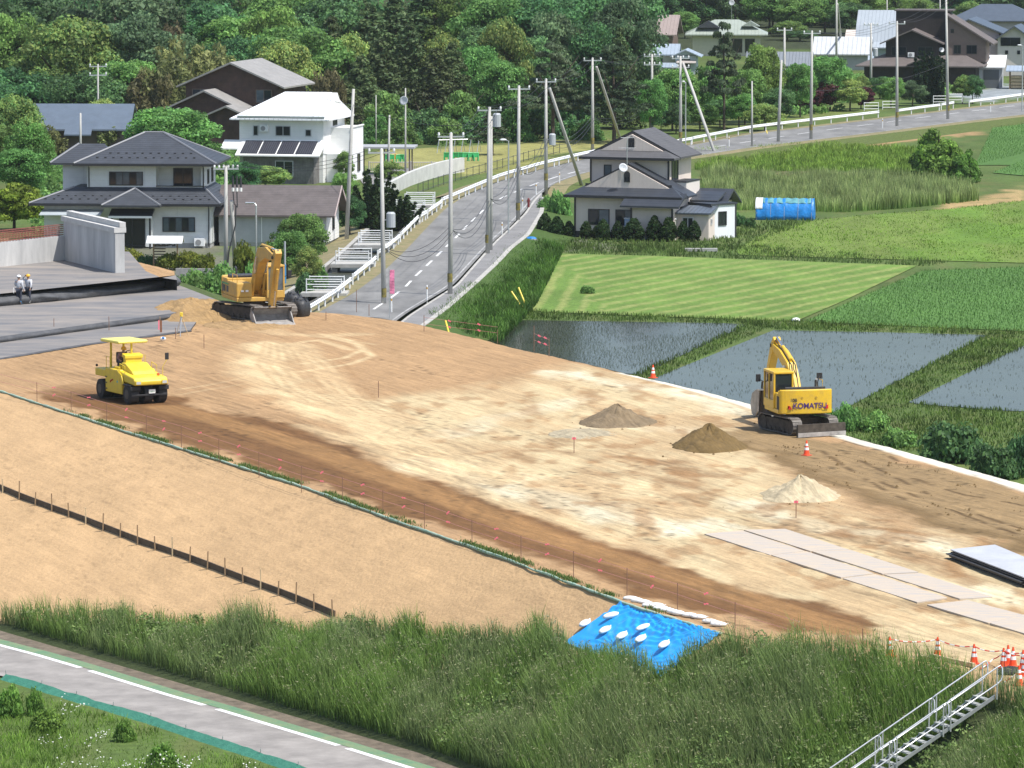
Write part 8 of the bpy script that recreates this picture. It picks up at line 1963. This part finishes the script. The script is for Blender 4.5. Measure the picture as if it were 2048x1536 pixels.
tarp_ = np_mesh('blue_tarpaulin', V, gridf(na, nb), mat('bright_blue_tarpaulin', (.02, .33, .78), .40, .10, 2.0), smooth=True)
tag(tarp_, 'bright blue tarpaulin draped over the slope with white sandbags on it', 'tarpaulin')
G_b = 'white sandbags on the blue tarpaulin'
for u, v, lb in [(1170, 1255, 'sandbag at the left edge of the tarpaulin'), (1223, 1240, 'uppermost sandbag on the tarpaulin'), (1211, 1269, 'sandbag without neck showing, left middle of the tarpaulin'), (1247, 1283, 'sandbag low in the middle of the tarpaulin'), (1287, 1264, 'upper right sandbag on the tarpaulin'), (1282, 1288, 'sandbag just below the upper right one'), (1327, 1301, 'lowest right sandbag on the tarpaulin')]:
    p = slope_pt(u, v); sandbag(p + Vector((0, 0, .13)), R(random.uniform(10, 60)), (R(0), R(-12)), 'white ' + lb, G_b, 1.0)
G_r = 'white sandbags in a row along the tarpaulin top'
for i, (u, v) in enumerate([(1262, 1201), (1276, 1206), (1288, 1208), (1300, 1215), (1314, 1215), (1322, 1221), (1336, 1225), (1348, 1229), (1357, 1231), (1380, 1235), (1398, 1238), (1420, 1247), (1437, 1253)]):
    lb = ['white sandbag at the left end of the row along the tarpaulin top', 'second white sandbag from the left in the top row', 'third white sandbag from the left in the top row', 'fourth white sandbag from the left in the top row', 'fifth white sandbag from the left in the top row', 'sixth white sandbag from the left in the top row', 'seventh white sandbag from the left in the top row', 'eighth white sandbag from the left in the top row', 'last white sandbag before the gap in the top row', 'left of the pair of white sandbags in the middle of the gap', 'right of the pair of white sandbags in the middle of the gap', 'left of the two white sandbags at the right end of the top row', 'white sandbag at the right end of the top row'][i]
    sandbag(px(u, v, ZP + .0), R(random.uniform(-45, -10)), (0, 0), lb, G_r, .95)
# black container bags
for u, v, lb, sc in [(600, 634, 'full black container bag right of the excavator track', 1.0), (586, 622, 'black container bag half hidden behind the other one', 1.0)]:
    t = thing('container_bag', lb, 'container bag', px(u, v, ZP - .05), R(15), 'black container bags')
    m = MB(); rings = []
    for k, (z_, r_) in enumerate(((0, .46), (.12, .56), (.5, .60), (.8, .57), (.98, .47), (1.03, .30), (1.02, .05))): rings.append([(r_ * (1 + .10 * math.cos(4 * a * .2618)) * math.cos(a * .2618), r_ * (1 + .10 * math.cos(4 * a * .2618)) * math.sin(a * .2618), z_ + .03 * math.sin(a * 1.7)) for a in range(24)])
    m.loft(rings); m.build('sack', mat('black_woven_bag', (.03, .031, .034), .55, .4, 6, .02, 14), t, smooth=True)
    for sx_ in (-1, 1): MB().tube([(sx_ * .35, -.3, .95), (sx_ * .3, -.1, 1.2), (sx_ * .2, .15, 1.17), (sx_ * .32, .32, .95)], .03, 6).build('loop', M_black, t)
    m = MB(); m.sph((0, 0, 1.03), (.26, .22, .16), 9, 5, -.2); m.build('tied_top', MAT['black_woven_bag'], t)
# steel road plates
M_plate = mat('worn_steel_plate', (.36, .335, .315), .7, .25, 1.3, .004, 12, stretch=(.5, 2, 1), col2=(.50, .40, .28))
def plates(c4, n_, labels, group):
    Q = [px(u, v, ZP) for u, v in c4]      # near-left, far-left, far-right, near-right along the strip
    for k in range(n_):
        a, b = k / n_ + .004, (k + 1) / n_ - .004
        q_ = [Q[0].lerp(Q[3], a), Q[0].lerp(Q[3], b), Q[1].lerp(Q[2], b), Q[1].lerp(Q[2], a)]
        cxy = sum(q_, Vector()) / 4
        z_ = .045 + .012 * (k % 2)
        m = MB(); m.add([(p.x - cxy.x, p.y - cxy.y, z_ - .07) for p in q_] + [(p.x - cxy.x, p.y - cxy.y, z_) for p in q_], [(3, 2, 1, 0), (4, 5, 6, 7), (0, 1, 5, 4), (1, 2, 6, 5), (2, 3, 7, 6), (3, 0, 4, 7)])
        o = m.build('steel_plate', M_plate, None, .008); o.location = (cxy.x, cxy.y, ZP); tag(o, labels[k], 'steel plate', group)
G_p = 'steel plates laid on the soil'
plates([(1407, 1069), (1482, 1062), (1896, 1198), (1836, 1207)], 3, ['pale steel plate at the left tip of the near strip', 'pale steel plate in the middle of the near strip', 'pale steel plate at the right end of the near strip'], G_p)
plates([(1486, 1061), (1569, 1059), (1987, 1196), (1921, 1200)], 3, ['pale steel plate at the left tip of the far strip', 'pale steel plate in the middle of the far strip', 'pale steel plate at the right end of the far strip'], G_p)
plates([(1853, 1211), (1935, 1202), (2160, 1262), (2110, 1288)], 2, ['pale steel plate joining the two strips near the right edge', 'pale steel plate running out of the right edge of the photo'], G_p)
Q = [px(u, v, ZP) for u, v in [(1895, 1118), (1988, 1108), (2130, 1168), (2046, 1176)]]; cxy = sum(Q, Vector()) / 4
for k in range(5):
    m = MB(); s_ = .96 + .015 * ((k * 7) % 4); dx, dy = .09 * math.sin(k * 2.3), .06 * math.cos(k * 3.1); z_ = .06 + k * .085
    m.add([((p.x - cxy.x) * s_ + dx, (p.y - cxy.y) * s_ + dy, z_ - .045) for p in Q] + [((p.x - cxy.x) * s_ + dx, (p.y - cxy.y) * s_ + dy, z_) for p in Q], [(3, 2, 1, 0), (4, 5, 6, 7), (0, 1, 5, 4), (1, 2, 6, 5), (2, 3, 7, 6), (3, 0, 4, 7)])
    m.cur = 1
    o = m.build('stacked_plate', [mat('dark_plate_edge', (.05, .05, .052), .6, .3, 3) if k < 4 else mat('dusty_plate_top', (.42, .43, .45), .55, .15, 1)], None, .004); o.location = (cxy.x, cxy.y, ZP)
    tag(o, ['bottom dark plate of the stack at the right edge', 'second plate from the bottom of the right-hand stack', 'middle plate of the right-hand stack', 'plate just under the top of the right-hand stack', 'dusty grey top plate of the stack at the right edge'][k], 'steel plate', 'stacked plates')
    for j, x_ in enumerate((-.6, .6)):
        pass

# ------------------------------------------------------------------ fence of boards and stakes on the slope
fu = [12, 44, 74.5, 107.6, 141.5, 178, 210, 244, 278.6, 314.6, 347.7, 383, 420.5, 453, 491, 525.7, 561, 597, 631, 667]
fv = [985, 998, 1010, 1021, 1034.5, 1048, 1058.5, 1072.6, 1087, 1100, 1111, 1123.5, 1138, 1151, 1165, 1178, 1192, 1206, 1219, 1233]
sf = thing('board_fence', 'low dark board fence with stakes running down the sand slope', 'fence')
PF = [slope_pt(u, v) for u, v in zip([-60, -25] + fu, [956, 970] + fv)]
PF = [Vector((p.x, p.y, p.z)) for p in PF]
S_ = np.array([tuple(p) for p in PF])
for _ in range(3): S_[1:-1] = (S_[:-2] + 2 * S_[1:-1] + S_[2:]) / 4
m = MB(); m.loft([[(p[0], p[1], p[2] - .15), (p[0], p[1], p[2] + .27), (p[0] + .05, p[1] + .03, p[2] + .27), (p[0] + .05, p[1] + .03, p[2] - .15)] for p in S_])
m.build('boards', mat('dark_weathered_board', (.105, .075, .05), .85, .45, 3), sf)
for i, p in enumerate(S_):
    h_ = .72 + .12 * math.sin(i * 2.7); MB().box(-.028, .028, -.028, .028, -.3, h_, Matrix.Translation((p[0] - .07, p[1] - .04, p[2])) @ Matrix.Rotation(.04 * math.sin(i * 5), 4, 'Y')).build('stake', M_palewood if i % 5 == 2 else M_wood, sf)
# erosion roll with tufts along the platform edge
tq = tau(np.array([xy(u, v, ZP) for u, v in [(0, 782), (1445, 1268)]])); ts = np.linspace(tq[0] - 8, tq[1], 420)
pe = Ec(ts); rr_ = .03 + .055 * fbm(ts * 1.3, ts * 0, 821); wob = (fbm(ts * .6, ts * 0 + 3, 822) - .5) * .3
m = MB(); m.tube([(p[0] + N2[0] * .1 + wob[i] * .4, p[1] + N2[1] * .1 + wob[i] * .4, ZP + .02) for i, p in enumerate(pe)], list(rr_), 7)
o = m.build('erosion_roll', mat('green_net_roll', (.17, .33, .24), .8, .55, 3.5, .02, 10, world=True, col2=(.42, .47, .38)), smooth=True); tag(o, 'pale green netting roll along the edge of the sand platform', 'netting roll')
n_ = 11000; tt = np.interp(rng.random(n_), [0, 1], [tq[0] + 8, tq[1] - 3]); dn = fbm(tt * .35, tt * 0 + 7, 823); tt = tt[rng.random(n_) < sstep(.42, .58, dn)]
P_ = Ec(tt) + N2[None] * (-.12 + rng.normal(size=(len(tt), 1)) * .14); P_ = np.concatenate([P_, np.full((len(tt), 1), ZP + .03)], 1)
V, Ft, cc = blades(P_, .13, .03, .6, (.06, .11, .025), (.14, .21, .05), '', None)
grass_obj('edge_tufts', 'small green tufts growing along the netting roll', V, Ft, cc)
# green net beside the path
pp = resample(smooth(resample(pr, 200)), 260); uu_, _ = proj(np.concatenate([pp, np.full((260, 1), ZT)], 1)); pp = pp[(uu_ > 10) & (uu_ < 760)]
o2_ = offs(pp, -.55); gn = thing('green_net', 'dark green netting strip along the lower side of the path', 'netting', (0, 0, 0))
m = MB(); k = len(pp); hw_ = fbm(np.arange(k) * .2, np.zeros(k), 831)
m.add([(*pp[i], ZT + .10 + .12 * hw_[i]) for i in range(k)] + [(*o2_[i], ZT - .30 + .1 * hw_[i]) for i in range(k)], [(i, i + 1, i + 1 + k, i + k) for i in range(k - 1)])
m.build('net', mat('teal_net', (.028, .16, .105), .8, .5, 3, .03, 14, world=True, col2=(.06, .24, .16)), gn)
for i in range(0, k, 12): MB().tube([(*pp[i], ZT - .3), (*pp[i], ZT + .3)], .02, 5).build('peg', M_steel, gn)
# bushier weeds in the lower left corner
for k_, u, vt, bs, wp, lb in [('m4', 20, 1362, 1440, 62, 'tall leafy weed clump at the left edge by the path'), ('m4', 68, 1368, 1438, 40, 'dark leafy weed clump right of the edge one'), ('m4', 100, 1410, 1470, 80, 'low bright weed clump behind the netting'), ('m4', 250, 1432, 1490, 45, 'leafy weed beside the netting in the lower left'), ('m4', 330, 1478, 1545, 70, 'bright leafy weed clump at the bottom edge')]:
    plant(k_, u, vt, base=bs, wpx=wp, label=lb, name='weed_clump', cat='weed', z=ZT - .2)
    # (leafy clumps share the bush's build)

# ------------------------------------------------------------------ survey stakes, strings, tripod
def stake(u, v, h, label, mt=None, z=ZP, flag=None, r=.016, lean=0, cat='stake', group='thin survey stakes'):
    t = thing('survey_stake', label, cat, px(u, v, z), 0, group)
    MB().tube([(0, 0, -.2), (lean, 0, h)], r, 5).build('rod', mt or mat('rusty_rod', (.20, .11, .07), .8), t)
    if flag: MB().box(-.09, .09, -.01, .01, h - .12, h - .02).build('ribbon', M_pink, t)
    return t
su = [(74, 806), (142.5, 824), (213.6, 847), (293, 874), (363, 895), (438, 923), (518, 950), (603, 979), (685, 1003), (766, 1030), (849, 1057), (944, 1092), (1042, 1124), (1147, 1156), (1254, 1191), (1355, 1222), (1470, 1262)]
for i, (u, v) in enumerate(su): stake(u, v, 1.05, 'thin rusty stake of the string line along the rolled lane')
strl = thing('string_line', 'twin string line with pink ribbons along the rolled lane', 'string line')
for hz in (1.0, .62):
    m = MB(); m.tube([px(u, v, ZP) + Vector((0, 0, hz)) for u, v in [(-60, 772)] + su + [(1600, 1300)]], .008, 4); m.build('string', mat('pale_red_string', (.50, .22, .20), .8), strl)
    for i in range(len(su) - 1):
        (u0, v0), (u1, v1) = su[i], su[i + 1]; p = (px(u0, v0, ZP) + px(u1, v1, ZP)) / 2 + Vector((0, 0, hz))
        M_ = Matrix.Translation(p) @ Matrix.Scale(.75, 4) @ Matrix.Rotation(R(35 * math.sin(i * 4 + hz * 9)), 4, 'Y')
        m = MB(); m.box(-.10, .0, -.012, .012, -.05, .02, M_); m.box(0, .11, -.012, .012, -.01, .06, M_); m.build('ribbon', M_pink, strl)
for u, v, h, fl, lb in [(408, 696, .75, 0, 'short dark stake on the sand below the tripod'), (757, 795, .85, 0, 'dark stake alone on the brown sand'), (1148, 906, .75, 1, 'stake with a pink ribbon among the damp patches'), (1592, 1036, .75, 1, 'stake with a pink top above the steel plates'), (1725, 1305, .85, 0, 'thin stake behind the roped cones'), (848, 663, .95, 0, 'thin stake on the far sand crest'), (1068, 696, 1.25, 0, 'taller stake on the far sand crest carrying ribbons'), (1098, 706, .85, 0, 'pinkish stake right of the ribboned crest stake'), (995, 680, .6, 0, 'short stake on the far crest left of the ribbons'), (108, 668, .9, 0, 'thin stake standing on the middle fabric'), (218, 664, .9, 0, 'thin stake on the fabric above the roller'), (713, 618, 1.2, 0, 'crossed pair of thin stakes at the crest by the road'), (738, 625, .5, 0, 'pale short stake on the crest left of the pole'), (652, 640, .5, 0, 'short stake right of the container bags'), (351, 678, .65, 0, 'small stake by the tripod')]:
    stake(u, v, h, lb, flag=fl, r=.02, group=None)
for a, b, lb in [((1068, 696), (1098, 706), 'string with pink ribbons between the crest stakes'), ((848, 663), (995, 680), 'string with pink ribbons left along the far crest')]:
    t = thing('string_line', lb, 'string line'); A, B_ = px(*a, ZP), px(*b, ZP)
    for hz in (.82, .45):
        MB().tube([A + Vector((0, 0, hz)), B_ + Vector((0, 0, hz * .9))], .008, 4).build('string', MAT['pale_red_string'], t)
        for f_ in (.35, .75): MB().box(-.09, .09, -.012, .012, -.04, .04, Matrix.Translation(A.lerp(B_, f_) + Vector((0, 0, hz * .95))) @ Matrix.Rotation(.5, 4, 'Y')).build('ribbon', M_pink, t)
tr = thing('survey_tripod', 'survey tripod with a yellow level standing on the sand', 'tripod', px(363, 672, ZP))
for k in range(3):
    a = 2.1 * k + .4; MB().tube([(0, 0, 1.15), (.42 * math.cos(a), .42 * math.sin(a), 0)], [.028, .02], 6).build('leg', M_steel if k else M_palewood, tr)
MB().tube([(0, 0, 1.13), (0, 0, 1.2)], .09, 10).build('head', M_yel, tr); MB().box(-.09, .09, -.06, .06, 1.2, 1.36).build('level', M_yel, tr, .02)
sg = thing('marker_board', 'leaning marker stake with red and brown cloth beside the tripod', 'stake', px(321, 668, ZP), .2)
MB().tube([(0, 0, -.1), (-.03, 0, 1.0)], .022, 5).build('rod', M_wood, sg); MB().box(-.03, .09, -.02, .02, .1, .78).build('brown_cloth', mat('brown_cloth', (.22, .09, .045), .8, .3, 5), sg); MB().box(-.12, -.06, -.02, .02, .25, .8).build('red_cloth', M_pink, sg)
hlm = thing('white_bowl', 'white and blue rounded case lying by the tripod', 'case', px(326, 681, ZP))
MB().sph((0, 0, .1), (.17, .13, .12), 10, 6, -.8).build('shell', M_white, hlm); MB().sph((.02, -.06, .14), (.09, .09, .09), 8, 5, -.5).build('blue_patch', mat('blue_plastic', (.02, .16, .42), .5), hlm)

# ------------------------------------------------------------------ stairs with handrails on the near slope
p0 = np.array(xy(1972, 1402, ZP)); tq0 = tau(p0); e0, t0 = Ec(tq0), Tc(tq0); Ls = np.linalg.norm(t0 - e0); dz = (ZT - ZP) / Ls
du_ = (t0 - e0) / Ls; dv_ = np.array([-du_[1], du_[0]])                      # down the slope, and across
stt = thing('slope_stairs', 'steel slope stairs with bent tube handrails at the lower right', 'stairs', (*p0, ZP))
S3 = lambda a, b, z: Vector((du_[0] * a + dv_[0] * b, du_[1] * a + dv_[1] * b, dz * a + z))
for b in (-.42, .42):
    m = MB(); m.loft([[S3(a, b - .02, .09), S3(a, b + .02, .09), S3(a, b + .02, .22), S3(a, b - .02, .22)] for a in (-.1, 7.4)]); m.build('stringer', M_steel, stt)
for k in range(26):
    a = .1 + k * .285; MB().add([S3(a, -.39, .17), S3(a, .39, .17)], []) if False else None
    q_ = [S3(a, -.39, .16), S3(a + .0, .39, .16)]; m = MB()
    d3 = Vector((du_[0], du_[1], 0)) * .20
    m.add([q_[0], q_[1], q_[1] + d3, q_[0] + d3] + [p + Vector((0, 0, .05)) for p in (q_[0], q_[1], q_[1] + d3, q_[0] + d3)], [(3, 2, 1, 0), (4, 5, 6, 7), (0, 1, 5, 4), (1, 2, 6, 5), (2, 3, 7, 6), (3, 0, 4, 7)])
    m.build('tread', mat('step_plate', (.36, .37, .35), .6, .3, 5), stt)
M_tube = mat('handrail_tube', (.60, .61, .62), .3, .08, 4, metal=.5)
for b in (-.50, .50):
    for k in range(4):
        a0_, a1_ = -.15 + k * 1.98, 1.60 + k * 1.98
        c_ = [S3(a0_, b, 1.12), S3(a1_, b, 1.12), S3(a1_ + .13, b, 1.05 + .06), S3(a1_ + .17, b, .92), S3(a1_ + .15, b, .66), S3(a1_ + .06, b, .57), S3(a0_ + .0, b, .56), S3(a0_ - .14, b, .60), S3(a0_ - .18, b, .72), S3(a0_ - .17, b, .98), S3(a0_ - .10, b, 1.10), S3(a0_, b, 1.12)]
        o_ = MB().tube(c_, .026, 8, False).build('handrail', M_tube, stt, smooth=True)
        m = MB()
        for a in (a0_ + .02, a1_ - .02): MB().tube([S3(a, b, .05), S3(a, b, 1.12)], .024, 8).build('post', M_tube, o_)

# ------------------------------------------------------------------ summer haze over the valley
m = MB(); m.box(-515, 515, -40, 1215, -4.2, 110); hz_ = m.build('haze', bpy.data.materials.new('haze_air')); tag(hz_, 'thin summer haze over the valley', 'haze', kind='stuff')
hm_ = hz_.data.materials[0]; hm_.use_nodes = True; nt = hm_.node_tree; nt.nodes.clear()
pv = nt.nodes.new('ShaderNodeVolumePrincipled'); pv.inputs['Color'].default_value = (.80, .87, .95, 1); pv.inputs['Density'].default_value = .00005; pv.inputs['Anisotropy'].default_value = .2
ou = nt.nodes.new('ShaderNodeOutputMaterial'); nt.links.new(pv.outputs[0], ou.inputs['Volume'])
